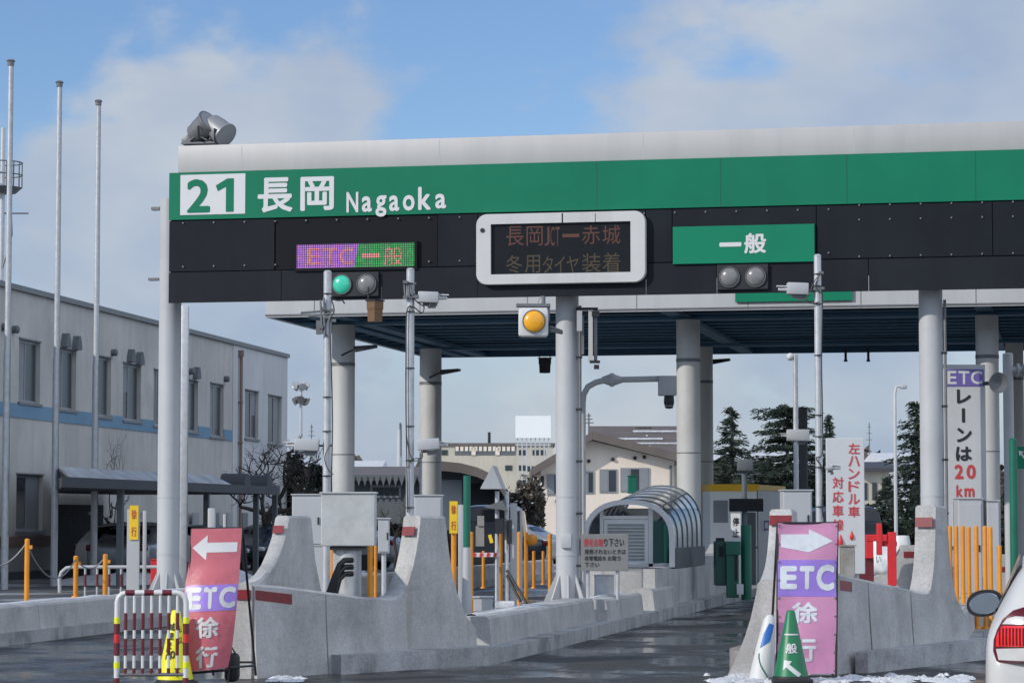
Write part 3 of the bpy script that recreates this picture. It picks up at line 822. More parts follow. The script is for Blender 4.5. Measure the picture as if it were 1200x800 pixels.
# arm lamps on the rear columns
def arm_lamp(px, py, d, label, s=1.0):
    q = P(px, py, d)
    t = thing('flood_lamp', label, 'lamp', q, group='small lamps on the rear pillars')
    b = MB(); b.tube([(-0.42, 0, -0.12), (-0.25, -0.05, -0.05), (-0.1, -0.1, 0)], 0.02, 8); b.build('arm', dark_metal, t)
    b = MB(); b.loft([[(-0.12, -0.2, -0.06), (-0.12, 0.0, -0.06), (-0.12, 0, 0.05), (-0.12, -0.2, 0.05)], [(0.32, -0.22, 0.02), (0.32, 0.02, 0.02), (0.32, 0.02, 0.07), (0.32, -0.22, 0.07)]]); b.build('lamp_head', dark_metal, t, smooth=0)
arm_lamp(424, 409, 53.0, 'slim lamp on the arm of the leftmost rear pillar')
arm_lamp(524, 436, 60.9, 'slim lamp on the arm of the second rear pillar')
arm_lamp(840, 424, 61.5, 'slim lamp on the arm of the twin middle pillars')
def fine_poly(b, poly, fr):
    tmp = bmesh.new(); f = tmp.faces.new([tmp.verts.new((x, z, 0)) for x, z in poly]); bmesh.ops.triangulate(tmp, faces=[f])
    bmesh.ops.subdivide_edges(tmp, edges=tmp.edges[:], cuts=5, use_grid_fill=True)
    mp = {v: b.bm.verts.new(fr(v.co.x, v.co.y)) for v in tmp.verts}
    for f in tmp.faces: b.bm.faces.new([mp[v] for v in f.verts])
    tmp.free()
# ------------------------------------------------------------------ crash barriers at the island noses
def interp(tab, t):
    if t <= tab[0][0]: return tab[0][1]
    for (a, va), (b_, vb) in zip(tab, tab[1:]):
        if t <= b_: return va + (vb - va) * (t - a) / (b_ - a)
    return tab[-1][1]
def wall_loft(b, p0, p1, inward, thick, tab, flare, n=70, flare_in=0.0):
    """concrete wall from p0 to p1 (outer face line at its top), height given along t in 0..1"""
    p0, p1 = Vector(p0), Vector(p1); nin = Vector(inward).normalized()
    L = (p1 - p0).length
    ts = sorted(set([i / n for i in range(n + 1)] + [t for t, _ in tab]))
    rings = []
    for t in ts:
        p = p0.lerp(p1, t); h = interp(tab, t); ch = 0.025
        ring = []
        zs = [0.0, 0.12, 0.25, 0.4, 0.6, 0.85, h - ch]
        for z in zs:
            zz = min(z, h - ch)
            o = flare * max(0.0, 1 - zz / 1.25) ** 2
            ring.append((p - nin * o, zz))
        ring.append((p + nin * ch, h)); ring.append((p + nin * (thick - ch), h)); ring.append((p + nin * thick, h - ch)); ring.append((p + nin * thick, 0.0))
        rings.append([(q.x, q.y, z) for q, z in ring])
    b.loft(rings)
    return b

def on_wall(b, p0, p1, inward, t0, t1, z0a, z1a, z0b, z1b, flare, off=0.004):
    """thin reflective strip glued on the outer face"""
    p0, p1 = Vector(p0), Vector(p1); nin = Vector(inward).normalized()
    def pt(t, z):
        o = flare * max(0.0, 1 - z / 1.25) ** 2
        q = p0.lerp(p1, t) - nin * (o + off); return Vector((q.x, q.y, z))
    def pi(t, z):
        return pt(t, z) + Vector((nin.x, nin.y, 0)) * (off + 0.01)
    n = 6
    rings = []
    for i in range(n + 1):
        f = i / n; t = t0 + (t1 - t0) * f
        za, zb = z0a + (z0b - z0a) * f, z1a + (z1b - z1a) * f
        rings.append([pt(t, za), pt(t, zb), pi(t, zb), pi(t, za)])
    b.loft(rings)

# barrier at the nose of the middle island
A0, A1 = (-8.10, 26.1), (-6.50, 29.3)
d_ = (Vector(A1) - Vector(A0)).normalized(); inA = (-d_.y, d_.x)
tabA = [(0, .965), (.12, .93), (.30, .86), (.48, .79), (.60, .765), (.635, .79), (.66, .86), (.68, .97), (.70, 1.12), (.715, 1.28), (.728, 1.46), (.737, 1.66), (.855, 1.655), (.872, 1.30), (.892, 1.0), (.915, .80), (.955, .55), (1, .42)]
ba = thing('crash_barrier', 'large plough shaped concrete crash barrier behind the tilted red banner with white arrow', 'crash barrier', (-7.6, 27.6, 0), group='concrete crash barriers at the island noses')
b = MB(); wall_loft(b, A0, A1, inA, 0.25, tabA, 0.05); b.build('right_wing', concrete, ba, True, smooth=40)
LA0, LA1 = (-8.27, 26.06), (-8.02, 29.4)
tabL = [(0, .97), (.05, .985), (.09, 1.01), (.15, 1.08), (.20, 1.17), (.25, 1.31), (.29, 1.46), (.32, 1.66), (.52, 1.655), (.56, 1.2), (.62, .85), (.8, .6), (1, .5)]
b = MB(); wall_loft(b, LA0, LA1, (1, 0.07), 0.15, tabL, 0.16); b.build('left_wing', concrete, ba, True, smooth=40)
b = MB(); on_wall(b, A0, A1, inA, 0.003, .155, .80, .90, .74, .845, 0.05)
b.build('reflective_stripe', red_refl, ba, True, smooth=0)
b = MB(); b.box((-8.20, 26.05, 0.855), (0.15, 0.015, 0.10)); b.build('reflective_stripe', red_refl, ba, True, smooth=0)
b = MB(); b.box((-8.125, 27.02, 1.515), (0.120, 0.008, 0.085), rx=R(-20)); b.build('reflective_stripe', red_refl, ba, True, smooth=0)
hp = Vector(A0).lerp(Vector(A1), .7245); hn = Vector(inA)
q = hp + hn * 0.125
b = MB(); b.box((q.x - 0.020 * d_.x, q.y - 0.020 * d_.y, 1.49), (0.175, 0.010, 0.10), rz=math.atan2(-hn.y, -hn.x), rx=R(-14)); b.build('reflective_stripe', red_refl, ba, True, smooth=0)
b = MB()
b.prism([(-7.55, 27.1), (-7.42, 26.98), (-6.28, 29.0), (-6.22, 29.35), (-6.7, 29.4)], (0, 0, 0), (1, 0, 0), (0, 1, 0), (0, 0, 0.20)); b.build('footing', kerb_conc, ba, True, smooth=0)
b = MB(); b.prism([(-8.12, 26.6), (-6.85, 28.9), (-6.8, 29.3), (-8.12, 29.3)], (0, 0, 0), (1, 0, 0), (0, 1, 0), (0, 0, 0.62)); b.build('infill', kerb_conc, ba, True, smooth=0)
# steel collars on the infill
b = MB(); b.cyl((-7.4, 28.75, 0.62), (-7.4, 28.75, 0.72), 0.16, 0.12, seg=16); b.build('steel_cap', galv, ba, True)

# barrier at the nose of the right island
B0, B1 = (-2.60, 27.4), (-1.10, 31.6)
d2 = (Vector(B1) - Vector(B0)).normalized(); inB = (-d2.y, d2.x)
tabB = [(0, 1.16), (.2, 1.045), (.5, .90), (.70, .80), (.735, .80), (.755, .85), (.77, .98), (.782, 1.15), (.79, 1.35), (.797, 1.78), (.872, 1.77), (.885, 1.3), (.9, .95), (.93, .7), (1, .45)]
bb = thing('crash_barrier', 'large concrete crash barrier behind the mauve banner and green cone', 'crash barrier', (-2.3, 28.6, 0), group='concrete crash barriers at the island noses')
b = MB(); wall_loft(b, B0, B1, inB, 0.25, tabB, 0.06, n=90); b.build('right_wing', concrete, bb, True, smooth=40)
LB0, LB1 = (-3.08, 27.55), (-3.12, 31.2)
tabLB = [(0, .98), (.06, 1.0), (.12, 1.06), (.18, 1.15), (.24, 1.30), (.29, 1.5), (.32, 1.73), (.50, 1.725), (.55, 1.2), (.62, .9), (.8, .6), (1, .5)]
b = MB(); wall_loft(b, LB0, LB1, (1, 0), 0.24, tabLB, 0.34); b.build('left_wing', concrete, bb, True, smooth=40)
b = MB(); b.prism([(-3.06, 27.50), (-2.62, 27.36), (-2.3, 28.2), (-2.84, 28.6), (-3.06, 28.3)], (0, 0, 0), (1, 0, 0), (0, 1, 0), (0, 0, 0.99)); b.build('nose', concrete, bb, True, smooth=0)
b = MB(); on_wall(b, B0, B1, inB, 0.003, .265, .94, 1.05, .85, .955, 0.06); b.build('reflective_stripe', red_refl, bb, True, smooth=0)
b = MB(); b.box((-2.965, 28.62, 1.61), (0.24, 0.014, 0.11), rx=R(-20)); b.build('reflective_stripe', red_refl, bb, True, smooth=0)
hp = Vector(B0).lerp(Vector(B1), .792); hn = Vector(inB); q = hp + hn * 0.125
b = MB(); b.box((q.x - 0.03 * d2.x, q.y - 0.03 * d2.y, 1.585), (0.21, 0.014, 0.11), rz=math.atan2(-hn.y, -hn.x), rx=R(-6)); b.build('reflective_stripe', red_refl, bb, True, smooth=0)
b = MB()
pts = [(-3.02, 27.3)] + [(-3.1 - 0.38 * math.sin(a), 28.3 - 0.62 * math.cos(a)) for a in [R(20 * k) for k in range(1, 6)]] + [(-3.42, 31.2), (-2.9, 31.2)]
b.prism(pts, (0, 0, 0), (1, 0, 0), (0, 1, 0), (0, 0, 0.25)); b.build('footing', foot_conc, bb, True, smooth=30)
b = MB(); b.prism([(-2.15, 28.3), (-2.02, 28.3), (-0.86, 31.3), (-0.8, 31.9), (-1.2, 31.9)], (0, 0, 0), (1, 0, 0), (0, 1, 0), (0, 0, 0.22)); b.build('footing', kerb_conc, bb, True, smooth=0)
b = MB(); b.prism([(-2.86, 28.7), (-2.4, 28.6), (-1.5, 31.2), (-1.5, 31.6), (-2.86, 31.6)], (0, 0, 0), (1, 0, 0), (0, 1, 0), (0, 0, 0.6)); b.build('infill', kerb_conc, bb, True, smooth=0)

for nm_, p0_, p1_, in_, fl_, ts_ in ((ba, A0, A1, inA, 0.05, (.30,)), (bb, B0, B1, inB, 0.06, (.36, .62))):
    for t_ in ts_:
        h_ = interp(tabA if nm_ is ba else tabB, t_) - 0.03
        b = MB(); on_wall(b, p0_, p1_, in_, t_, t_ + 0.0035, 0.0, h_, 0.0, h_, fl_, off=0.0015); b.build('form_joint', foot_conc, nm_, True, smooth=0)
# distant barrier beyond the car (next island)
bd = thing('crash_barrier', 'grey crash barrier with a red stripe seen just above the car mirror', 'crash barrier', P(1180, 690, 52), YAW, group='concrete crash barriers at the island noses')
k = 52 / 3100.0
b = MB(); b.prism([(-2.2, 0), (1.6, 0), (1.6, .9), (0.35, 1.02), (0.30, 1.1), (0.2, 1.16), (-0.28, 1.16), (-0.3, 0.86), (-0.5, 0.6), (-1.0, 0.5), (-2.2, 0.45)], (0, 0, -0.25), (1, 0, 0), (0, 0, 1), (0, 0.5, 0)); b.build('wall', concrete, bd, smooth=40)
b = MB(); b.box((0.05, -0.006, 0.62), (0.30, 0.01, 0.10)); b.build('reflective_stripe', red_refl, bd, smooth=0)
bd.location.z = 0.0
be = thing('crash_barrier', 'low pale barrier horn with a dark red stripe right of the red gate frame', 'crash barrier', V((P(1068, 690, 40).x, P(1068, 690, 40).y, 0)), YAW, group='concrete crash barriers at the island noses')
b = MB(); b.prism([(-0.9, 0), (0.2, 0), (0.2, 1.22), (-0.12, 1.22), (-0.22, 1.0), (-0.45, .78), (-0.9, .6)], (0, 0, 0), (1, 0, 0), (0, 0, 1), (0, 0.3, 0)); b.build('wall', concrete, be, smooth=40)
b = MB(); b.box((0.03, -0.006, 1.08), (0.28, 0.01, 0.09)); b.build('reflective_stripe', red_refl, be, smooth=0)

# ------------------------------------------------------------------ kerb parapets and blocks
def parapet(name, x0, x1, y0, y1, z0, z1, label, cat='kerb', m=None, joints=(), group=None, batter=0.05):
    t = thing(name, label, cat, ((x0 + x1) / 2, y0, z0), group=group)
    ys = [y0] + list(joints) + [y1]
    for a, c in zip(ys, ys[1:]):
        b = MB(); w_ = c - a - 0.015; ch = 0.03
        b.prism([(x0 - batter * 0.5, z0), (x1 + batter, z0), (x1 + batter * .3, z1 - ch), (x1 - ch, z1), (x0 + ch, z1), (x0, z1 - ch)], (0, a, 0), (1, 0, 0), (0, 0, 1), (0, w_, 0))
        b.build('concrete_block', m or concrete, t, True, smooth=20)
    return t
parapet('concrete_parapet', -6.95, -6.50, 30.0, 37.0, 0.17, 0.50, 'long low concrete parapet running right from the plough shaped barrier', 'parapet', joints=(34.6,))
parapet('concrete_block', -6.78, -6.36, 37.2, 40.5, 0.17, 0.48, 'nearer short concrete kerb block just right of the middle column', 'kerb block', group='kerb blocks')
parapet('concrete_block', -6.72, -6.36, 41.6, 44.2, 0.17, 0.50, 'farther short concrete kerb block beside the shelter wall', 'kerb block', group='kerb blocks')
parapet('concrete_parapet', -13.65, -13.38, 24.2, 70.0, 0.16, 0.50, 'long low concrete parapet along the leftmost lane', 'parapet', joints=(28.5, 33.4, 39.0, 46, 54))
parapet('concrete_parapet', -1.5, -1.18, 32.0, 52.0, 0.17, 0.5, 'low concrete parapet behind the mauve banner barrier', 'parapet', joints=(38,))

# ------------------------------------------------------------------ glazed stair shelter on the middle island
shy = 45.2
sx0, sx1 = YP(683, 640, shy).x, YP(790, 640, shy).x
sz0 = YP(740, 664, shy).z
sh = thing('stair_shelter', 'arched glazed stair shelter with white front rim and green door', 'shelter', ((sx0 + sx1) / 2, shy, 0.17))
zt0 = YP(738, 588, shy).z
Y2 = 49.0
zt1 = YP(772, 567, Y2).z
def arch(x0, x1, zb, zt, y, n=20, inset=0.0):
    cx = (x0 + x1) / 2; rx = (x1 - x0) / 2 - inset; side = 0.42
    zs = zb + (zt - zb) * side
    pts = [(cx - rx, y, zb)]
    for k in range(n + 1):
        a = math.pi - math.pi * k / n
        pts.append((cx + rx * math.copysign(abs(math.cos(a)) ** 0.85, math.cos(a)), y, zs + (zt - inset - zs) * math.sin(a) ** 0.85))
    pts.append((cx + rx, y, zb))
    return pts
def rim(b, pts, wd, dp):
    """rectangular rim following an arch"""
    rings = []
    n = len(pts)
    for i, p in enumerate(pts):
        p = Vector(p); t = (Vector(pts[min(i + 1, n - 1)]) - Vector(pts[max(0, i - 1)])).normalized(); nr = Vector((-t.z, 0, t.x))
        rings.append([p + nr * wd * s_ + Vector((0, dy, 0)) for s_, dy in ((-0.5, 0), (0.5, 0), (0.5, dp), (-0.5, dp))])
    b.loft(rings)
b = MB(); rim(b, arch(sx0 + 0.04, sx1 - 0.04, sz0, zt0, shy - 0.02), 0.085, 0.12); b.build('front_rim', white_paint, sh, True, smooth=40)
NR = 6
shell = []
for k in range(NR + 1):
    f = k / NR; y = shy + 0.11 + (Y2 - shy) * f
    zz = zt0 + (zt1 - zt0) * (f ** 0.9)
    shell.append(arch(sx0 + 0.03, sx1 - 0.02, sz0 - 0.02, zz, y, inset=0.03))
b = MB(); b.loft(shell, cap=False, closed=False); b.build('glazing', clear_sheet, sh, True, smooth=60)
for k in range(1, NR + 1):
    b = MB(); rim(b, [(x, y, z) for x, y, z in shell[k]], 0.03, 0.035); b.build('rib', mid_metal, sh, True, smooth=40)
b = MB()
for j in (7, 15):
    b.tube([Vector(r[j]) for r in shell], 0.015, 6)
b.each('purlin', mid_metal, sh, True)
b = MB(); b.b2((sx1 - 0.06, shy + 0.10, sz0 - 0.02), (sx1 + 0.02, Y2 + 0.1, sz0 + 0.32)); b.b2((sx0 - 0.02, shy + 0.10, sz0 - 0.02), (sx0 + 0.06, Y2 + 0.1, sz0 + 0.32)); b.each('skirt', slate_wall, sh, True, smooth=0)
# rear wall and inner front screen
yi = shy + 0.30
px = lambda p, q=640: YP(p, q, yi).x
pz = lambda q, p=740: YP(p, q, yi).z
b = MB()
b.b2((px(703), yi, sz0), (px(707), yi + 0.06, pz(592)))
b.b2((px(760), yi, sz0), (px(765), yi + 0.06, pz(594)))
b.b2((px(707), yi, pz(608)), (px(760), yi + 0.05, pz(604)))
b.b2((px(703), yi, sz0), (px(787), yi + 0.07, pz(660)))
b.each('screen_frame', white_paint, sh, True, smooth=0)
b = MB(); b.b2((px(707.5), yi + 0.02, pz(659.5)), (px(759.5), yi + 0.035, pz(608.5))); lb = b.build('louver_panel', louver, sh, True, smooth=0)
b = MB()
for q in range(615, 656, 4):
    z = pz(q); b.box(((px(712) + px(755)) / 2, yi + 0.012, z), (px(755) - px(712), 0.03, 0.028), rx=R(35))
b.build('louver_slats', grey_shutter, lb, True, smooth=0)
b = MB(); b.b2((px(766), yi + 0.02, pz(659.5)), (px(787), yi + 0.05, pz(610))); gd = b.build('door', green_dark, sh, True, smooth=0)
b = MB(); b.cyl((px(781), yi - 0.02, pz(659)), (px(781), yi - 0.02, pz(614)), 0.055, seg=12); b.build('door_post', green_paint, gd, True)
b = MB(); b.b2((sx0 + 0.1, Y2, sz0), (sx1 - 0.1, Y2 + 0.04, zt1 - 0.45)); b.build('rear_wall', slate_wall, sh, True, smooth=0)
# base walls of the shelter: low, flaring, with a buttress on the right end
b = MB()
zb0 = 0.17
X_ = sx1 + 0.06
b.prism([(shy - 2.6, 0.17), (shy + 7.2, 0.17), (shy + 6.9, 1.02), (shy + 6.0, 1.12), (shy + 5.5, 1.0), (shy + 4.2, sz0 - 0.03), (shy - 0.2, sz0 - 0.03), (shy - 2.6, sz0 + 0.02)], (X_ - 0.22, 0, 0), (0, 1, 0), (0, 0, 1), (0.22, 0, 0)); b.build('base_wall', concrete, sh, True, smooth=0)
b = MB(); b.b2((sx0 - 0.1, shy - 0.05, 0.17), (X_ - 0.225, shy + 0.2, sz0 - 0.03)); b.build('base_wall', concrete, sh, True, smooth=0)

# ------------------------------------------------------------------ notice board in front of the shelter
nb = thing('notice_board', 'grey notice board with small Japanese text, red first line, beside the middle column', 'notice board', V((P(710, 690, 38.6).x, P(710, 690, 38.6).y, 0.17)), YAW)
def loc(px, py, d, o):                   # pixel -> local x, z of a camera facing thing
    q = P(px, py, d) - o.location
    return q.x * math.cos(YAW) + q.y * math.sin(YAW), q.z
def lrect(px0, py0, px1, py1, d, o):
    x0, z1 = loc(px0, py0, d, o); x1, z0 = loc(px1, py1, d, o)
    return x0, z0, x1, z1
x0, z0, x1, z1 = lrect(681, 625.5, 736.5, 668.5, 38.6, nb)
b = MB(); b.b2((x0, -0.02, z0), (x1, 0.02, z1), bevel=0.006); bd_ = b.build('board', grey_board, nb, smooth=0)
def ltext(items, d, o, y, m, parent, bold=0.01, name='lettering'):
    b = MB()
    for body, a, b0, c, e in items:
        x0, z0, x1, z1 = lrect(a, b0, c, e, d, o)
        b.text(body, x0, z0, x1, z1, y=y, bold=bold)
    return b.build(name, m, parent, smooth=0, recalc=False)
ltext([('券をお取', 684, 630.5, 707, 640)], 38.6, nb, -0.024, red_letter, bd_, 0.02)
ltext([('り下さい', 708, 630.5, 731, 640)], 38.6, nb, -0.024, black_letter, bd_, 0.01)
ltext([('発券されないときは', 685, 643, 733, 649)], 38.6, nb, -0.024, black_letter, bd_, 0.005)
ltext([('非常電話を', 685, 651, 710, 656.5), ('お取り', 712, 651, 727, 656.5)], 38.6, nb, -0.024, black_letter, bd_, 0.005)
ltext([('下さい', 685, 658.5, 702, 664)], 38.6, nb, -0.024, black_letter, bd_, 0.005)
b = MB()
for p in (689, 724):
    x, z = loc(p, 668, 38.6, nb); b.cyl((x, 0.05, 0.0), (x, 0.05, z1 - 0.05), 0.028, seg=12)
b.each('post', galv, nb)
dr = thing('steel_drum', 'short grey steel drum on the kerb under the grey notice board', 'drum', V((P(708, 690, 39.3).x, P(708, 690, 39.3).y, 0.17)), YAW)
b = MB(); b.cyl((0, 0, 0), (0, 0, 0.62), 0.145, seg=28); b.build('body', galv, dr)
b = MB()
for z in (0.03, 0.3, 0.6): b.cyl((0, 0, z), (0, 0, z + 0.025), 0.152, seg=28)
b.each('hoop', steel_grey, dr)

# ------------------------------------------------------------------ banner stands
def banner(px0, py0, px1, py1, d, tilt_top=0.0, label='', lean=0.10):
    ox = P((px0 + px1) / 2, py1, d)
    return thing('banner_stand', label, 'banner', V((ox.x, ox.y, 0)), YAW)
# left one: tilted and curled red sheet
dS = 26.0
bs = banner(214, 618, 282, 785, dS, label='tilted curling red banner with white arrow pointing left and purple ETC band')
def sheet_pt(u, v):
    """u 0..1 across, v 0..1 from top to bottom, in pixels"""
    lx = interp([(0, 222), (.25, 219), (.45, 214), (.7, 215), (1, 220)], v)
    rx = interp([(0, 281.5), (.3, 279.5), (.6, 276), (.85, 271.5), (1, 266.5)], v)
    ty = 619.5 + 0.0 * u - 1.0 * u; by = 786 - 4 * u
    px_ = lx + (rx - lx) * u; py_ = ty + (by - ty) * v
    y = 0.02 - 0.10 * math.sin(math.pi * u) * (0.3 + 0.7 * v) + 0.25 * (1 - v) * 0.6 + 0.02 * math.sin(6 * v + 2 * u)
    x, z = loc(px_, py_, dS, bs)
    return Vector((x, y, z))
def sheet_grid(u0, u1, v0, v1, off=0.0, nu=14, nv=26):
    b = MB()
    G = [[b.bm.verts.new(sheet_pt(u0 + (u1 - u0) * i / nu, v0 + (v1 - v0) * j / nv) + Vector((0, off, 0))) for i in range(nu + 1)] for j in range(nv + 1)]
    for j in range(nv):
        for i in range(nu): b.bm.faces.new((G[j][i], G[j][i + 1], G[j + 1][i + 1], G[j + 1][i]))
    return b
shA = sheet_grid(0, 1, 0, 1)
bmesh.ops.solidify(shA.bm, geom=shA.bm.faces[:], thickness=0.004)
pA = shA.build('sheet', pink_a, bs, smooth=60)
sheet_grid(0.03, 0.99, .40, .585, -0.003).build('purple_band', purple, pA, smooth=60)
def sheet_text(items, off, m, parent, name='lettering', bold=0.03):
    b = MB()
    for body, u0, v0, u1, v1 in items:
        n0 = len(b.bm.verts)
        b.text(body, u0, -v1, u1, -v0, bold=bold, frame=lambda q: sheet_pt(q.x, -q.z) + Vector((0, off, 0)))
    return b.build(name, m, parent, smooth=0, recalc=False)
sheet_text([('E', .06, .415, .34, .57), ('T', .38, .415, .63, .57), ('C', .67, .415, .97, .57)], -0.0045, letter_white, pA, bold=0.05)
sheet_text([('徐', .24, .625, .70, .775), ('行', .22, .83, .72, .985)], -0.0045, letter_white, pA, bold=0.035)
b = MB(); arrow = [(.05, .135), (.34, .045), (.34, .10), (.93, .10), (.93, .17), (.34, .17), (.34, .225)]
fine_poly(b, arrow, lambda u, v: sheet_pt(u, v) + Vector((0, -0.0045, 0))); b.build('arrow', letter_white, pA, smooth=0)
b = MB()
def lp(px, py, y=0.0):
    x, z = loc(px, py, dS, bs); return Vector((x, y, max(z, 0.0)))
tl, tr = sheet_pt(0, 0) + V((0, 0.02, 0)), sheet_pt(1, 0) + V((0, 0.02, 0))
b.tube([tl, tr], 0.012, 8); b.tube([tl, lp(216, 800, 0.05)], 0.012, 8); b.tube([tr, lp(266, 800, 0.05)], 0.012, 8)
b.tube([lp(216, 789, 0.05), lp(267, 785, 0.05)], 0.012, 8)
b.each('frame_bar', dark_metal, bs)
b = MB(); b.tube([tr, lp(291, 796, 0.75)], 0.013, 8); b.tube([tl, lp(240, 796, 0.75)], 0.013, 8); b.tube([lp(291, 780, 0.70), lp(240, 780, 0.70)], 0.011, 8); b.tube([lp(268, 782, 0.05), lp(291, 784, 0.7)], 0.011, 8); b.each('rear_leg', dark_metal, bs)
sw = thing('weight_bag', 'dark weight bag lying on the feet of the red banner', 'weight', V((P(272, 790, 26.4).x, P(272, 790, 26.4).y, 0)), YAW)
b = MB(); b.box((0, 0, 0.16), (0.14, 0.22, 0.28), bevel=0.045); b.build('bag', rubber, sw)
b = MB(); b.tube([(-0.04, -0.05, 0.29), (0, -0.05, 0.36), (0.04, -0.05, 0.29)], 0.012, 6); b.build('handle', rubber, sw)

# right one: upright mauve sheet
dT = 26.9
bt = thing('banner_stand', 'upright mauve banner with purple ETC band and silver arrow pointing right', 'banner', V((P(947, 800, dT).x, P(947, 800, dT).y, 0)), YAW)
def sheet_pt(u, v):
    lx = 913 - 2.0 * v; rx = 983 - 3.5 * v
    px_ = lx + (rx - lx) * u; py_ = 612.5 + (789 - 612.5) * v
    y = 0.12 * (1 - v) + 0.012 * math.sin(5 * u + 3 * v) + 0.010 * math.sin(11 * v + 4 * u)
    x, z = loc(px_, py_, dT, bt); return Vector((x, y, z))
shB = sheet_grid(0, 1, 0, 1); bmesh.ops.solidify(shB.bm, geom=shB.bm.faces[:], thickness=0.004)
pB = shB.build('sheet', pink_b, bt, smooth=60)
sheet_grid(0.0, 1.0, .245, .488, -0.003).build('purple_band', purple, pB, smooth=60)
sheet_text([('E', .04, .285, .33, .44), ('T', .37, .285, .62, .44), ('C', .65, .275, .96, .45)], -0.0045, silver_film, pB, bold=0.05)
sheet_text([('徐', .24, .525, .68, .665)], -0.0045, silver_film, pB, bold=0.035)
sheet_text([('行', .24, .76, .66, .92)], -0.0045, silver_film, pB, bold=0.035)
b = MB(); arrow = [(.05, .075), (.52, .075), (.52, .04), (.93, .12), (.52, .195), (.52, .16), (.05, .16)]
fine_poly(b, arrow, lambda u, v: sheet_pt(u, v) + Vector((0, -0.0045, 0))); b.build('arrow', silver_film, pB, smooth=0)
dSv = dS; dS = dT; bsv = bs; bs = bt
b = MB(); tl, tr = sheet_pt(0, 0) + V((0, 0.02, 0)), sheet_pt(1, 0) + V((0, 0.02, 0))
b.tube([tl, tr], 0.012, 8); b.tube([tl, lp(911, 803, 0.02)], 0.012, 8); b.tube([tr, lp(980, 803, 0.02)], 0.013, 8); b.tube([lp(911, 792, 0.02), lp(980, 792, 0.02)], 0.012, 8)
b.tube([tr, lp(984, 797, 0.6)], 0.013, 8); b.tube([tl, lp(908, 797, 0.6)], 0.013, 8)
b.each('frame_bar', dark_metal, bt)
b = MB()
for i in range(9):
    for u in (0.02, 0.98):
        p = sheet_pt(u, 0.02 + 0.96 * i / 8); b.cyl(p + V((0, -0.012, 0)), p + V((0, -0.006, 0)), 0.011, seg=8)
b.each('grommet', mid_metal, bt)
dS, bs = dSv, bsv

# ------------------------------------------------------------------ cones
def cone(name, label, px, pytop, d, m, base_m=rubber, h=0.72, r=0.165, cat='traffic cone'):
    q = P(px, 790, d)
    t = thing(name, label, cat, V((q.x, q.y, 0.0)), YAW)
    b = MB(); b.box((0, 0, 0.025), (0.40, 0.40, 0.05), bevel=0.012); b.cyl((0, 0, 0.05), (0, 0, 0.075), r + 0.02, r + 0.005, seg=28); b.build('base', base_m, t)
    b = MB(); b.lathe([(r, 0.07), (0.042, h - 0.01), (0.035, h), (0.02, h + 0.003), (0.001, h + 0.003)], seg=36); body = b.build('cone_body', m, t, smooth=50)
    return t, body, r, h
def cone_surf(r, h, z, ang, off=0.004):
    rr = r + (0.042 - r) * (z - 0.07) / (h - 0.08) + off
    return Vector((rr * math.sin(ang), -rr * math.cos(ang), z))
def cone_text(body, r, h, z0, z1, half, parent, m, mid=0.0, bold=0.03, name='lettering'):
    b = MB(); zc = (z0 + z1) / 2
    rr = r + (0.042 - r) * (zc - 0.07) / (h - 0.08)
    b.text(body, -half, z0, half, z1, bold=bold, frame=lambda q: cone_surf(r, h, q.z, mid + q.x / rr))
    return b.build(name, m, parent, smooth=0, recalc=False)
gc, gb, r, h = cone('traffic_cone', 'green traffic cone with white characters and arrow before the mauve banner', 927, 715, 26.45, cone_green, h=0.72, r=0.172)
b = MB(); fine_poly(b, [(-.062, .478), (.062, .478), (.062, .492), (-.062, .492)], lambda x, z: cone_surf(r, h, z, x / .072)); b.build('lettering', letter_white, gb, smooth=0)
cone_text('般', r, h, .30, .40, .055, gb, letter_white, mid=-0.05, bold=0.03)
b = MB(); ar = [(-.085, .235), (-.005, .225), (-.03, .195), (.075, .10), (.045, .07), (-.055, .165), (-.085, .135)]
fine_poly(b, ar, lambda x, z: cone_surf(r, h, z, x / .14)); b.build('arrow', letter_white, gb, smooth=0)
yc, yb_, r, h = cone('traffic_cone', 'yellow traffic cone with vertical black characters behind the striped barricade', 205.5, 715, 25.9, cone_yellow, h=0.74, r=0.175)
for i, ch in enumerate('減速20'):
    z1 = .62 - .088 * i
    cone_text(ch, r, h, z1 - .075, z1, .034 if i < 2 else .024, yb_, black_letter, mid=-0.45 if i < 3 else -0.1, bold=0.02)
for ch, z0, z1, md in (('以', .42, .49, .55), ('k', .34, .40, -.45), ('m', .27, .32, -.45), ('下', .10, .19, .25), ('先', .53, .60, .5)):
    cone_text(ch, r, h, z0, z1, .03, yb_, black_letter, mid=md, bold=0.01)
q = P(899, 800, 26.85)
wc = thing('traffic_cone', 'leaning white sleeved cone with a blue patch, left of the green cone', 'traffic cone', V((q.x - 0.02, q.y, 0)), YAW)
b = MB(); rings = []
for z, r_, ox in ((0.0, .13, -.04), (.05, .125, -.035), (.3, .10, 0), (.5, .075, .03), (.62, .055, .045), (.66, .03, .05)):
    rings.append([(ox + r_ * math.cos(a), r_ * math.sin(a), z) for a in [2 * math.pi * k / 24 for k in range(24)]])
b.loft(rings); wcb = b.build('sleeve', white_paint, wc, smooth=50)
def wsurf(x, z):
    r_ = interp([(0.0, .13), (.3, .10), (.5, .075), (.62, .055)], z) + .004; ox = interp([(0, -.04), (.3, 0), (.5, .03), (.62, .045)], z)
    a = max(-1.4, min(1.4, x / r_)); return Vector((ox + r_ * math.sin(a), -r_ * math.cos(a), z))
b = MB(); fine_poly(b, [(-.07, .33), (.03, .40), (.06, .56), (0, .58), (-.05, .47)], wsurf); b.build('blue_patch', blue_mark, wcb, smooth=0)
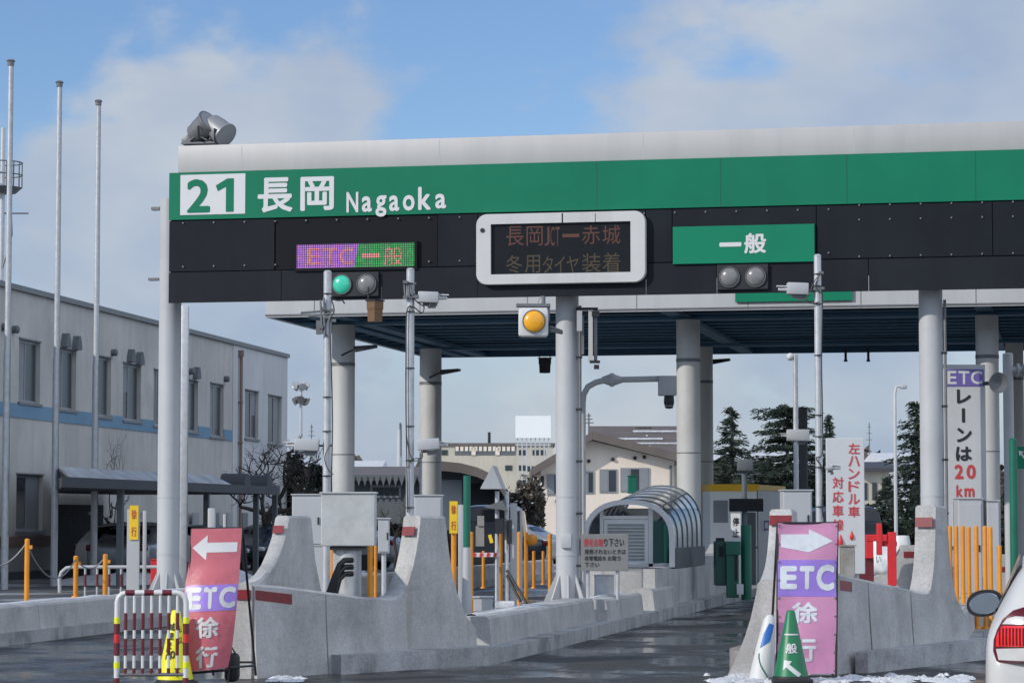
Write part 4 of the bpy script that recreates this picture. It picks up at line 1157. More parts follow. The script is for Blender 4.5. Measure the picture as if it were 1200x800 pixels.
b = MB(); pts = [wsurf(.05 - .12 * math.sin(t * 1.6), .04 + .24 * t) for t in [k / 12 for k in range(13)]]; b.tube(pts, .006, 6); b.build('strap', green_paint, wcb)

# ------------------------------------------------------------------ striped barricade
dB = 25.2
q = P(177, 800, dB)
bar = thing('barricade', 'red and white striped tubular barricade with yellow reflective bands', 'barricade', V((q.x, q.y, 0)), YAW + R(3))
W_, H_ = 0.325, 0.93
def btube(z0, z1, x, m, r=0.019, seg=10):
    b = MB(); b.cyl((x, 0, z0), (x, 0, z1), r, seg=seg); return b
arc = [(-W_, 0, 0.0), (-W_, 0, H_ - 0.09), (-W_ + 0.012, 0, H_ - 0.045), (-W_ + 0.045, 0, H_ - 0.012), (-W_ + 0.09, 0, H_), (W_ - 0.09, 0, H_), (W_ - 0.045, 0, H_ - 0.012), (W_ - 0.012, 0, H_ - 0.045), (W_, 0, H_ - 0.09), (W_, 0, 0)]
b = MB(); b.tube(arc, 0.026, 12); fr_ = b.build('frame', white_paint, bar)
for x in (-W_, W_):
    for z0, z1, m in ((.60, .64, dark_red), (.64, .70, yellow_reflect), (.46, .54, red_paint), (.34, .46, dark_red), (.22, .28, yellow_reflect), (0.02, .13, dark_red), (.54, .60, dark_red)):
        b = MB(); b.cyl((x, 0, z0), (x, 0, z1 - 0.001), 0.0285, seg=14); b.build('band', m, fr_)
b = MB()
for x0, x1 in ((-.25, -.16), (-.07, .02), (.1, .19)): b.cyl((x0, 0, H_), (x1, 0, H_), 0.0275, seg=12)
b.each('band', dark_red, fr_)
for i in range(7):
    x = -W_ + 2 * W_ * (i + 1) / 8
    b = MB(); b.cyl((x, 0, .16), (x, 0, H_ - 0.02), 0.0145, seg=10); br_ = b.build('bar', white_paint, bar)
    b = MB()
    for z0, z1 in ((.16, .22), (.34, .50), (.58, .74)): b.cyl((x, 0, z0), (x, 0, z1), 0.0165, seg=10)
    b.each('band', dark_red, br_)
b = MB(); b.cyl((-W_, 0, .16), (W_, 0, .16), 0.018, seg=10); b.build('lower_rail', mid_metal, bar)
b = MB(); b.box((-W_, 0, 0.012), (0.05, 0.5, 0.024)); b.box((W_, 0, 0.012), (0.05, 0.5, 0.024)); b.each('foot', dark_metal, bar, smooth=0)
# ------------------------------------------------------------------ camera poles and their boxes
def gxy(px, py, d, z=0.0):
    q = P(px, py, d); return Vector((q.x, q.y, z))
def pole_thing(name, label, px, ytop, d, r, m, cat='pole', zbase=0.17, group=None, cap=True, bands=()):
    top = P(px, ytop, d).z
    t = thing(name, label, cat, gxy(px, ytop, d, zbase), YAW, group)
    b = MB(); b.cyl((0, 0, 0), (0, 0, top - zbase), r, seg=20)
    if cap: b.cyl((0, 0, top - zbase), (0, 0, top - zbase + 0.02), r * 1.06, r * 0.7, seg=20)
    s = b.build('pole_shaft', m, t)
    if bands:
        b = MB()
        for py in bands:
            z = P(px, py, d).z - zbase; b.cyl((0, 0, z), (0, 0, z + 0.012), r + 0.006, seg=20); b.box((0, -r - 0.01, z + 0.006), (0.05, 0.03, 0.014))
        b.each('clamp_band', dark_metal, s)
    return t
def lxz(t, px, py, d):
    q = P(px, py, d) - t.location
    return q.x * math.cos(YAW) + q.y * math.sin(YAW), q.z
def pole_cable(t, pts, d, r=0.008, y=-0.06, m=cable, name='cable'):
    b = MB(); P_ = []
    for i, p in enumerate(pts):
        x, z = lxz(t, p[0], p[1], d); P_.append(Vector((x, p[2] if len(p) > 2 else y, z)))
    # smooth
    Q = []
    for i in range(len(P_) - 1):
        p0 = P_[max(0, i - 1)]; p1 = P_[i]; p2 = P_[i + 1]; p3 = P_[min(len(P_) - 1, i + 2)]
        for k in range(6):
            u = k / 6; Q.append(0.5 * ((2 * p1) + (p2 - p0) * u + (2 * p0 - 5 * p1 + 4 * p2 - p3) * u * u + (3 * p1 - p0 - 3 * p2 + p3) * u ** 3))
    Q.append(P_[-1])
    b.tube(Q, r, 6); return b.build(name, m, t)
def camera_box(label, px0, py0, px1, py1, d, nose, tilt=0.0, group='white camera boxes on the poles'):
    q = P((px0 + px1) / 2, (py0 + py1) / 2, d)
    t = thing('camera_box', label, 'camera', q, YAW, group)
    w_ = (px1 - px0) * d / 3100; h_ = (py1 - py0) * d / 3100
    b = MB(); b.box((0, 0, 0), (w_, 0.16, h_), ry=tilt, bevel=0.014); b.build('housing', cabinet_grey, t)
    b = MB(); s_ = 1 if nose > 0 else -1
    b.cyl((s_ * w_ * 0.48, 0, 0), (s_ * (w_ / 2 + 0.10), 0, -0.005), 0.03, 0.018, seg=12); b.box((s_ * (w_ / 2 + 0.05), 0, 0.03), (0.14, 0.09, 0.012), ry=tilt); b.build('hood', letter_white, t)
    b = MB(); b.box((0.02, 0, -h_ / 2 - 0.02), (w_ * 0.7, 0.05, 0.03)); b.box((0.04, 0, -h_ / 2 - 0.045), (w_ * .4, 0.04, 0.03)); b.build('bracket', mid_metal, t)
    return t
dP = 31.0
p1 = pole_thing('camera_pole', 'grey camera pole rising behind the control cabinet, in front of the green lamp', 384, 319, dP, 0.047, galv, group='camera poles in front of the gate', bands=(345, 466, 506, 558))
pole_cable(p1, [(389, 352), (392, 365), (387, 380), (389, 440), (390, 500), (389, 560), (390, 600)], dP)
pole_cable(p1, [(380, 362), (384, 374), (379, 385), (385, 395)], dP, 0.006)
pole_cable(p1, [(388, 520), (381, 535), (384, 548), (391, 556)], dP, 0.006)
pole_cable(p1, [(386, 348), (395, 352), (401, 352), (404, 356)], dP, 0.01, y=-0.02)
b = MB()
for a, c in (((353, 367), (392, 364)), ((362, 371), (388, 368)), ((376, 352), (378, 392)), ((380, 350), (381, 394))):
    x0, z0 = lxz(p1, *a, dP); x1, z1 = lxz(p1, *c, dP); b.cyl((x0, -0.07, z0), (x1, -0.07, z1), 0.013, seg=8)
for a in ((380, 362), (390, 364), (383, 372), (392, 376), (377, 384)):
    x, z = lxz(p1, *a, dP); b.box((x, -0.07, z), (0.045, 0.05, 0.035))
x, z = lxz(p1, 374, 384, dP); b.box((x, -0.05, z), (0.06, 0.06, 0.16))
b.each('antenna_bracket', mid_metal, p1, smooth=0)
camera_box('white camera box low on the left of the pole behind the cabinet', 345, 514, 374, 528, dP, -1, tilt=R(2))
b = MB(); x0, z0 = lxz(p1, 372, 522, dP); x1, z1 = lxz(p1, 390, 522, dP); b.cyl((x0, 0, z0), (x1, 0, z1), 0.012, seg=8); b.build('side_arm', dark_metal, p1)

p2 = pole_thing('camera_pole', 'grey camera pole with looping cables behind the right barrier horn', 481, 316, dP, 0.047, galv, group='camera poles in front of the gate', bands=(333, 366, 432, 500, 540, 595))
pole_cable(p2, [(477, 331), (481, 345), (490, 355), (497, 360), (494, 367), (484, 360), (477, 366), (476, 420), (476, 480), (477, 540), (478, 600)], dP)
pole_cable(p2, [(484, 344), (492, 352), (500, 357), (506, 352), (503, 362)], dP, 0.006)
pole_cable(p2, [(476, 505), (480, 530), (487, 540), (494, 534), (496, 526)], dP, 0.006)
pole_cable(p2, [(478, 548), (484, 538), (495, 536), (494, 528)], dP, 0.006)
b = MB()
for a, c in (((473, 332), (488, 333)), ((473, 349), (496, 349)), ((474, 334), (475, 350)), ((479, 335), (480, 352)), ((483, 334), (486, 345))):
    x0, z0 = lxz(p2, *a, dP); x1, z1 = lxz(p2, *c, dP); b.cyl((x0, -0.06, z0), (x1, -0.06, z1), 0.011, seg=8)
for a in ((475, 331), (475, 349), (488, 348)):
    x, z = lxz(p2, *a, dP); b.box((x, -0.06, z), (0.05, 0.05, 0.035))
b.each('antenna_bracket', mid_metal, p2, smooth=0)
camera_box('white camera box high on the right of the pole left of the message board', 490, 342, 514, 355, dP, 1, tilt=R(2))
camera_box('white camera box low on the right of the pole behind the barrier horn', 489, 514, 515, 527, dP, 1, tilt=R(-4))
p3 = pole_thing('camera_pole', 'grey camera pole in front of the right end of the green lane sign', 958, 300, dP, 0.043, galv, group='camera poles in front of the gate', bands=(322, 336, 357, 417, 487, 512, 548, 594))
pole_cable(p3, [(960, 322), (955, 335), (960, 343), (963, 350), (962, 420), (963, 480), (963, 530), (956, 537), (963, 552), (963, 600), (968, 612)], dP)
pole_cable(p3, [(957, 325), (951, 336), (949, 345), (944, 350), (950, 356), (960, 354)], dP, 0.006)
b = MB(); x0, z0 = lxz(p3, 948, 340, dP); b.cyl((x0, 0, z0), (0, 0, z0), 0.012, seg=8)
for a in ((962, 320), (963, 338), (955, 339)):
    x, z = lxz(p3, *a, dP); b.box((x, -0.04, z), (0.05, 0.05, 0.03))
b.each('antenna_bracket', mid_metal, p3, smooth=0)
camera_box('white camera box high on the left of the rightmost camera pole', 922, 331.5, 947, 345.5, dP, -1, tilt=R(2))
camera_box('tiny white camera nozzle low beside the rightmost camera pole', 967, 545, 975, 550, 31, 1)
dQ = 47.0
p4 = pole_thing('camera_pole', 'thin far pole with a spotlight at its top behind the rightmost camera pole', 932, 416, dQ, 0.045, galv, zbase=0.17)
camera_box('white camera box halfway up the thin far pole by the cedar', 922, 503, 948, 516.5, dQ, -1)
q = P(926, 418, dQ)
fl = thing('spotlight', 'small round spotlight at the top of the thin far pole', 'spotlight', q, YAW)
b = MB(); b.sph((0, 0, 0), 0.07, seg=14); b.build('lamp_head', letter_white, fl)
b = MB(); b.box((0.07, 0, 0), (0.1, 0.05, 0.05)); b.build('arm', dark_metal, fl)
pole_thing('steel_post', 'dark grey steel post between the thin far pole and the camera pole', 941, 478, 60, 0.10, slate_wall, cat='post')

# beacon box
dBe = 39.0
q = P(625, 378, dBe)
be_ = thing('warning_beacon', 'square white warning beacon with a round amber lens left of the middle column', 'beacon', q, YAW)
k = dBe / 3100
b = MB(); b.box((0, 0, 0), (35 * k, 0.26, 34 * k), bevel=0.045); b.build('housing', white_paint, be_)
b = MB(); b.lathe([(12.5 * k, 0), (12.5 * k, 0.02), (11.5 * k, 0.045), (7 * k, 0.07), (0.001, 0.08)], (0.01, -0.128, 0.01), 32, axis=(0, -1, 0)); le = b.build('lens', lens_amber, be_, smooth=60)
b = MB(); b.lathe([(12.6 * k, 0), (13.8 * k, 0), (13.8 * k, 0.03), (12.6 * k, 0.03), (12.6 * k, 0)], (0.01, -0.128, 0.01), 32, axis=(0, -1, 0)); b.build('bezel', mid_metal, le)
b = MB(); b.box((0.0, 0.05, 20.5 * k), (40 * k, 0.2, 3.5 * k)); b.box((18 * k, 0.1, 12 * k), (3 * k, 0.2, 18 * k)); b.cyl((12 * k, 0.1, 20 * k), (12 * k, 0.1, 32 * k), 0.03, seg=10)
b.tube([(5 * k, 0, 22 * k), (7 * k, 0, 28 * k), (9 * k, 0, 31 * k)], 0.008, 6)
b.cyl((20 * k, 0.15, -8 * k), (34 * k, 0.35, -10 * k), 0.025, seg=8); b.cyl((20 * k, 0.15, -4 * k), (34 * k, 0.35, -8 * k), 0.02, seg=8)
b.build('bracket', mid_metal, be_, smooth=0)
# vertical sensor bars right of the middle column
q = P(692, 390, 40.5); k = 40.5 / 3100
vb = thing('sensor_bars', 'vertical grey sensor bars on brackets right of the middle column top', 'sensor', q, YAW)
b = MB(); b.box((0, 0, -3 * k), (5 * k, 0.07, 60 * k)); b.build('bar', column_pale, vb, smooth=0)
b = MB(); b.box((6 * k, 0.05, -3 * k), (4 * k, 0.07, 60 * k)); b.build('bar', mid_metal, vb, smooth=0)
b = MB(); b.box((-9 * k, 0.1, -2 * k), (3 * k, 0.06, 46 * k)); b.build('bar', mid_metal, vb, smooth=0)
b = MB(); b.box((-4 * k, 0.1, 29 * k), (26 * k, 0.05, 3 * k)); b.box((-2 * k, 0.1, 24 * k), (16 * k, 0.05, 4 * k)); b.box((5 * k, 0, -34 * k), (12 * k, 0.1, 3 * k)); b.box((7 * k, 0, -40 * k), (6 * k, 0.06, 5 * k)); b.box((6 * k, 0, 22 * k), (9 * k, 0.1, 6 * k)); b.each('bracket', dark_metal, vb, smooth=0)
b = MB(); b.box((-13 * k, 0.0, 14 * k), (6 * k, 0.12, 24 * k)); b.build('box', cabinet_grey, vb, smooth=0)
# hanging lamps
def cage_lamp(label, px, py0, py1, w_px, d, m):
    q = P(px, py0, d); k = d / 3100; h_ = (py1 - py0) * k; w_ = w_px * k / 2
    t = thing('hanging_lamp', label, 'lamp', q, YAW)
    b = MB(); b.lathe([(w_, 0), (w_ * .98, -h_ * .35), (w_ * .9, -h_ * .45), (w_ * .85, -h_), (0.001, -h_)], seg=4); b.build('lamp_body', m, t, smooth=0)
    b = MB(); b.lathe([(w_ * 1.15, 0.0), (w_ * 1.15, 0.02), (0.001, 0.03)], seg=4)
    for s_ in (-1, 1): b.cyl((s_ * w_ * .8, 0, 0), (s_ * w_ * .8, 0, 0.22), 0.012, seg=8)
    b.build('mount', dark_metal, t, smooth=0)
    return t
cage_lamp('brown tinted lamp hanging under the unlit grey lens left of the message board', 439.5, 353, 377, 20, 40.0, brown_lens)
cage_lamp('small black lamp hanging from the rear canopy edge left of the middle column', 638.5, 420, 437, 15, 62.0, dark_metal)
b_ = 0
for px_ in (991, 1017.5):
    q = P(px_, 415, 61)
    t = thing('ceiling_stub', 'short black rod hanging from the rear canopy edge, %s of two' % ('left' if px_ < 1000 else 'right'), 'rod', q, YAW, 'short rods under the rear canopy')
    b = MB(); b.cyl((0, 0, 0.15), (0, 0, -0.13), 0.03, seg=10); b.cyl((0, 0, -0.13), (0, 0, -0.17), 0.045, seg=10); b.build('rod', dark_metal, t)
# overhead camera mast
dM = 42.5
q = gxy(683, 660, dM, 0.17)
om = thing('camera_mast', 'curved arm mast with bolted flange carrying a boxed camera, right of the middle column', 'mast', q, YAW); k = dM / 3100
def mx_(px, py): return lxz(om, px, py, dM)
b = MB(); pts = []
for px_, py_ in ((683, 690), (683, 600), (683, 520), (683, 472), (684, 462), (689, 453), (698, 448), (708, 445.5), (716, 445), (780, 443.5)):
    x, z = mx_(px_, py_); pts.append((x, 0, max(z, 0)))
b.tube(pts, 3.6 * k, 14); b.build('mast_arm', steel_grey, om)
b = MB()
x, z = mx_(717, 445); b.cyl((x - 0.03, 0, z), (x + 0.03, 0, z), 8 * k, seg=20)
for s_ in (-1, 1):
    b.cyl((x + s_ * 0.03, 0, z), (x + s_ * 0.16, 0, z), 7 * k, 3.6 * k, seg=8)
b.build('flange', steel_grey, om, smooth=20)
x, z = mx_(782, 452); b = MB(); b.box((x, 0, z), (21 * k, 0.3, 23 * k), bevel=0.015); bx_ = b.build('camera_housing', cabinet_grey, om)
x, z = mx_(784, 468); b = MB(); b.lathe([(0.07, 0.10), (0.08, 0.03), (0.085, -0.05), (0.06, -0.14), (0.001, -0.15)], (x, 0, z), 18); b.build('lens_dome', dark_metal, bx_)
b = MB(); x, z = mx_(783, 466.5); b.lathe([(0.09, 0), (0.09, 0.03), (0.001, 0.03)], (x, 0, z + 0.04), 18); x, z = mx_(784, 476); b.lathe([(0.072, 0), (0.072, 0.03), (0.07, 0.03)], (x, 0, z), 18); b.each('lens_ring', bolt_mat, bx_)

# ------------------------------------------------------------------ cabinets
def cabinet(label, px0, py0, px1, py1, d, depth=0.4, m=cabinet_grey, door=True, stand=None, group=None, name='control_cabinet', zbase=None, post_r=0.05):
    q = P((px0 + px1) / 2, py1, d); k = d / 3100
    z0 = q.z
    zb = 0.17 if zbase is None else zbase
    t = thing(name, label, 'cabinet', V((q.x, q.y, zb)), YAW, group)
    w_ = (px1 - px0) * k; h_ = (py1 - py0) * k
    b = MB(); b.box((0, depth / 2, z0 - zb + h_ / 2), (w_, depth, h_), bevel=0.01); b.build('body', m, t, smooth=0)
    if door:
        b = MB(); b.box((0, -0.006, z0 - zb + h_ / 2), (w_ * .9, 0.012, h_ * .9), bevel=0.004); dd = b.build('door', m, t, smooth=0)
        b = MB(); b.box((w_ * .36, -0.02, z0 - zb + h_ * .5), (0.02, 0.016, 0.09)); b.build('handle', dark_metal, dd, smooth=0)
    b = MB(); b.box((0, depth / 2, z0 - zb + h_ + 0.008), (w_ + 0.03, depth + 0.04, 0.016)); b.build('roof_plate', m, t, smooth=0)
    b = MB()
    if stand == 'post': b.cyl((0, depth / 2, 0), (0, depth / 2, z0 - zb), post_r, seg=20)
    else:
        b.box((0, depth / 2, (z0 - zb) / 2 - 0.002), (w_ * .98, depth * .98, max(0.02, z0 - zb - 0.004)))
    b.build('pedestal', galv if stand else m, t)
    return t
cc = cabinet('large galvanised control cabinet on a post inside the plough shaped barrier', 376, 578, 439, 639.5, 29.3, 0.42, galv_box, door=False, stand='post', post_r=0.14, zbase=0.55)
k = 29.3 / 3100
b = MB()
for i in range(3):
    x0, z0 = lxz(cc, 404, 656 + 8 * i, 29.3); x1, z1 = lxz(cc, 386 + 4 * i, 694, 29.3)
    b.tube([(x0 + 0.08, 0.02, z0), (x0, -0.06, z0), (x0 - 0.05, -0.1, z0 - 0.05), ((x0 + x1) / 2 - 0.02, -0.12, (z0 + z1) / 2), (x1, -0.12, max(0.0, z1))], 0.032, 10)
b.each('conduit', rubber, cc)
b = MB(); x, z = lxz(cc, 393, 660, 29.3); b.cyl((x, 0.25, 0), (x, 0.25, 0.75), 0.045, seg=14); b.build('pipe', steel_grey, cc)
b = MB(); b.box((0, 0.2, -0.0 + P(408, 642, 29.3).z - 0.55), (0.40, 0.34, 0.04)); b.build('base_tray', dark_metal, cc, smooth=0)
cabinet('grey cabinet behind the left barrier horn, partly behind the galvanised cabinet', 342, 580, 378, 640, 34, 0.4)
cabinet('grey cabinet with a pipe loop on top behind the right barrier horn', 485, 581, 518, 640, 33.5, 0.35)
cabinet('grey two door cabinet behind the left horn of the right barrier', 918, 575, 952, 640, 33.0, 0.4)
cabinet('narrow pale meter box on a thin post right of the galvanised cabinet', 443, 608, 456, 648, 33, 0.15, stand='post', post_r=0.03)
cabinet('white cabinet with a handle slot behind the row of orange posts', 1124, 585, 1152, 700, 36.5, 0.4, m=sign_white)
cabinet('narrow white cabinet right of the handled white cabinet', 1158, 587.5, 1172, 700, 36.5, 0.3, m=sign_white)

# ------------------------------------------------------------------ orange posts, signs on posts, small devices
def opost(label, px, py0, py1, d, r=0.036, zb=0.17, group='orange lane posts', hook=False, lean=0):
    q = P(px, py1, d); top = P(px, py0, d).z
    t = thing('orange_post', label, 'post', V((q.x, q.y, zb)), YAW, group)
    b = MB(); b.cyl((0, 0, 0.0), (lean, 0, top - zb), r, seg=14); b.sph((lean, 0, top - zb), r, (1, 1, 0.5), 12); b.build('post_body', orange, t)
    b = MB(); b.cyl((0, 0, 0.0), (0, 0, 0.03), r * 1.9, r * 1.7, seg=14)
    if hook: b.box((r + 0.02, 0, top - zb - 0.12), (0.05, 0.05, 0.06))
    b.build('post_foot', orange, t)
    return t
O = [('orange chain post nearest the left edge of the picture', 31, 632, 706, 43, .04, .16),
     ('orange chain post left of the white pipe rail', 88.5, 652, 700, 49, .045, .16),
     ('orange chain post in front of the white pipe rail', 123, 650, 700, 49, .045, .16),
     ('orange post under the left edge of the galvanised cabinet', 389, 636, 700, 34, .034, .17),
     ('orange post under the right edge of the galvanised cabinet', 433.5, 630, 700, 34.5, .034, .17),
     ('thin orange post between the cabinet post and the meter box', 440, 640, 690, 42, .026, .17),
     ('orange post at the foot of the green upright', 551.8, 624, 700, 38, .034, .17),
     ('short thin orange post behind the striped tape', 566.5, 646, 686, 55, .035, .17),
     ('orange post in front of the hooded sensor', 586, 624, 702, 38.5, .036, .17),
     ('orange post right of the hooded sensor column', 608.5, 624, 692, 42, .036, .17),
     ('orange post with a flared top beside the snowy bush', 616.5, 624, 690, 46, .034, .17),
     ('short thin orange post in front of the snowy bush', 625.5, 646, 687, 55, .034, .17),
     ('short thin orange post left of the red plate', 636.5, 646, 685, 58, .032, .17),
     ('orange post just left of the middle column', 644.5, 626, 690, 47, .036, .17)]
for l, p, a, c, d, r, zb in O: opost(l, p, a, c, d, r, zb, hook=p < 130)
for i, (p, a) in enumerate(((1114, 617), (1121.5, 617), (1129, 617), (1136, 618), (1145, 617), (1155, 617), (1161.5, 618), (1172, 640))):
    opost('%s orange post of the close row before the white cabinets' % ('first second third fourth fifth sixth seventh eighth'.split()[i]), p, a, 708, 35.2, .030, .17, group='close row of orange posts', lean=0)
q = P(617, 630, 46)
tf = tag(MB().sph(V((q.x, q.y, 0)) + V((0.09, 0, 1.25)), 0.11, (1, 1, .9), 14).build('orange_lamp', orange, None), 'round orange warning lamp on top of the post beside the snowy bush', 'lamp')
# chains between the left posts
def chain(label, pa, pb, sag):
    n = 14; pts = []
    for i in range(n + 1):
        f = i / n; p = pa.lerp(pb, f); pts.append(p - V((0, 0, sag * 4 * f * (1 - f))))
    tag(MB().tube(pts, 0.014, 6).build('chain', mid_metal), label, 'chain', 'chains between orange posts')
a_, b1, c1 = P(31, 636, 43), P(88.5, 655, 49), P(123, 653, 49)
chain('slack chain between the two leftmost orange posts', a_, b1, 0.45)
chain('slack chain between the orange posts by the white rail', b1, c1, 0.18)
chain('slack chain running left from the leftmost orange post', P(-40, 640, 43), a_, 0.35)
def sign_post(label, px, py0, py1, pyb, wpx, d, pole_px, pole_m, pole_r, text='徐行', zb=0.17):
    q = P(pole_px, pyb, d); k = d / 3100
    t = thing('post_sign', label, 'sign', V((q.x, q.y, zb)), YAW, 'narrow yellow signs')
    x0, z1 = lxz(t, px - wpx / 2, py0, d); x1, z0 = lxz(t, px + wpx / 2, py1, d)
    b = MB(); b.box((0, 0.06, (z1) / 2 - 0.03), (pole_r * 2, 0.08, z1 - 0.06)) if pole_m is not orange else b.cyl((0, 0.06, 0), (0, 0.06, z1 - 0.08), pole_r, seg=14)
    b.build('post', pole_m, t, smooth=30)
    b = MB(); b.b2((x0, -0.005, z0), (x1, 0.015, z1)); pl_ = b.build('plate', yellow, t, smooth=0)
    hh = (z1 - z0)
    b = MB()
    for i, ch in enumerate(text):
        zt = z1 - hh * (0.12 + i * 0.5); b.text(ch, x0 + (x1 - x0) * .2, zt - hh * .28, x1 - (x1 - x0) * .2, zt, y=-0.008, bold=0.01)
    b.build('lettering', red_letter, pl_, smooth=0, recalc=False)
    return t
sign_post('narrow yellow sign with red characters on a pale flat post, left of the outer column', 157, 592, 632, 700, 10, 43.0, 155, sign_white, 0.10, zb=0.16)
sign_post('narrow yellow sign with red characters on an orange post, right of the barrier horn', 531.5, 587, 624.5, 706, 9.5, 36.0, 531.5, orange, 0.036)
def plain_post(label, px, py0, py1, d, w_, m, zb=0.17, name='steel_post', dep=None):
    q = P(px, py1, d); t = P(px, py0, d).z
    o = MB().box((0, 0, (t - zb) / 2), (w_, dep or w_, t - zb), bevel=min(w_ * .2, .02)).build(name, m, None, smooth=30)
    o.location = (q.x, q.y, zb); o.rotation_euler = (0, 0, YAW)
    return tag(o, label, 'post')
plain_post('thin white post right of the yellow sign near the outer column', 169, 598, 692, 43.5, .06, sign_white, .16)
plain_post('pale flat post behind the red banner top', 247.5, 595, 700, 46, .13, sign_white, .16)
plain_post('thin pale post right of the flat post behind the red banner', 262.5, 602, 700, 46, .05, sign_white, .16)
plain_post('pale post just right of the yellow sign on the orange post', 540, 591, 705, 36.5, .075, steel_grey)
plain_post('dark steel post behind the outer left column', 214.5, 358, 690, 58, .16, galv, .16)
gp = thing('green_post', 'green upright with a white tapering foot beside the yellow sign', 'post', gxy(547, 718, 35.5, .17), YAW)
k = 35.5 / 3100
zt_ = P(547, 557, 35.5).z - .17; zm = P(547, 641, 35.5).z - .17
b = MB(); b.cyl((0, 0, zm), (0, 0, zt_), 4.2 * k, seg=20); b.build('upper_tube', green_paint, gp)
b = MB(); b.cyl((0, 0, 0), (0, 0, zm), 6.5 * k, 4.4 * k, seg=20); b.build('foot_tube', sign_white, gp)
# hooded sensor
dH = 38.0; k = dH / 3100
hs_ = thing('hooded_sensor', 'lane sensor under a triangular grey hood on a pale column', 'sensor', gxy(590, 700, dH, .17), YAW)
def hx(px, py): x, z = lxz(hs_, px, py, dH); return x, z
def hood(pts, dep, m, skew):
    b = MB(); A = [V((*hx(*p), 0)) for p in pts]; A = [V((a.x, 0, a.y)) for a in A]
    Bk = [a + V((skew * k, dep, 0)) for a in A]
    b.loft([A, Bk]); return b.build('hood', m, hs_, smooth=0)
hood([(577, 545), (588, 572.5), (562.5, 572.5)], 0.8, steel_grey, 5)
hood([(588, 586), (594, 598), (567, 594)], 0.5, mid_metal, 3)
b = MB(); x, z = hx(602, 589); b.box((x, 0.5, z / 2), (8 * k, 0.2, z)); x, z = hx(611, 595); b.box((x, 0.55, z / 2), (2.5 * k, 0.1, z)); b.each('column', sign_white, hs_, smooth=0)
b = MB()
for px_ in (582.5, 594):
    x, z = hx(px_, 575); b.cyl((x, 0.3, 0), (x, 0.3, z), 0.032, seg=10)
b.each('pipe_leg', galv, hs_)
b = MB(); x, z = hx(585, 616); b.box((x, 0.15, z), (10 * k, 0.2, 18 * k)); x, z = hx(597, 623); b.box((x, 0.2, z), (6 * k, 0.2, 28 * k)); b.each('sensor_box', dark_metal, hs_, smooth=0)
b = MB(); x, z = hx(575, 631); b.box((x, 0.1, z), (4 * k, 0.02, 10 * k), ry=R(-15)); b.build('tag_label', yellow, hs_, smooth=0)
b = MB(); x, z = hx(563, 610); b.box((x, 0.4, z), (8 * k, 0.1, 12 * k)); x, z = hx(562, 628); b.box((x, 0.4, z), (10 * k, 0.05, 24 * k)); b.each('display_box', foot_conc, hs_, smooth=0)
b = MB(); x0, z0 = hx(594, 668); x1, z1 = hx(617, 706); b.cyl((x0, 0.1, z0), (x1, -0.15, max(z1, 0)), 0.022, seg=8); x0, z0 = hx(594, 674); x1, z1 = hx(610, 704); b.cyl((x0, 0.15, z0), (x1, -0.05, max(z1, 0)), 0.022, seg=8); b.each('stay_bar', dark_metal, hs_)
b = MB(); x0, z0 = hx(553, 650); x1, z1 = hx(586, 650)
b.box(((x0 + x1) / 2, 0.25, z0), (x1 - x0, 0.02, 5 * k)); tp = b.build('barrier_tape', letter_white, hs_, smooth=0)
b = MB()
for i in range(4): x = x0 + (x1 - x0) * (i + .3) / 4; b.box((x, 0.235, z0), (3.5 * k, 0.008, 4.6 * k), ry=R(20))
b.each('tape_stripe', red_paint, tp, smooth=0)
def small_box(name, label, px0, py0, px1, py1, d, m, dep=0.25, cat='box', lid=True):
    k = d / 3100; q = P((px0 + px1) / 2, py1, d)
    t = thing(name, label, cat, q, YAW)
    w_, h_ = (px1 - px0) * k, (py1 - py0) * k
    b = MB(); b.box((0, 0, h_ / 2), (w_, dep, h_), bevel=0.012); b.build('body', m, t, smooth=0)
    if lid: b = MB(); b.box((0, 0, h_ + 0.009), (w_ + 0.03, dep + 0.03, 0.018)); b.build('lid', m, t, smooth=0)
    return t
small_box('junction_box', 'small pale junction box on the kerb right of the green upright', 555, 700, 577, 716, 34.5, sign_white)
small_box('junction_box', 'flat pale box lying on the kerb left of the middle column', 580, 704, 603, 712, 35.5, snow_dirty, lid=False)

# floodlights on the roof
q = YP(240, 168, YF + 0.8)
def flood(label, dx, tilt, px, py):
    q = YP(px, py, YF + 0.7)
    t = thing('floodlight', label, 'floodlight', q, 0, 'floodlights on the gate roof')
    ax = V((math.cos(tilt), -0.35, math.sin(tilt))).normalized()
    b = MB(); b.lathe([(0.001, -0.27), (0.10, -0.26), (0.17, -0.20), (0.19, -0.05), (0.195, 0.12), (0.215, 0.14), (0.215, 0.17), (0.185, 0.17), (0.001, 0.14)], (0, 0, 0), 24, axis=ax); b.build('lamp_head', alu if dx else mid_metal, t)
    b = MB(); b.lathe([(0.183, 0.172), (0.001, 0.178)], (0, 0, 0), 24, axis=ax); b.build('lens', alu, t)
    b = MB(); b.box(ax * -0.34, (0.20, 0.20, 0.16), ry=-tilt, bevel=0.03); b.build('ballast_box', mid_metal, t)
    b = MB(); s_ = V((-ax.z, 0, ax.x)); b.tube([V((0, -0.24, 0)), V((0, -0.22, -0.2)), V((0, 0, -0.26)), V((0, 0.22, -0.2)), V((0, 0.24, 0))], 0.018, 8); b.build('yoke', dark_metal, t)
    return t
flood('left floodlight on the gate roof, aimed up to the right', 0, R(35), 238, 150)
flood('right floodlight on the gate roof, aimed down to the right', 1, R(-38), 257, 153)
t = thing('light_bracket', 'steel bracket clamped to the left end of the gate roof', 'bracket', YP(228, 170, YF + 0.7), 0)
k = YF / 3100
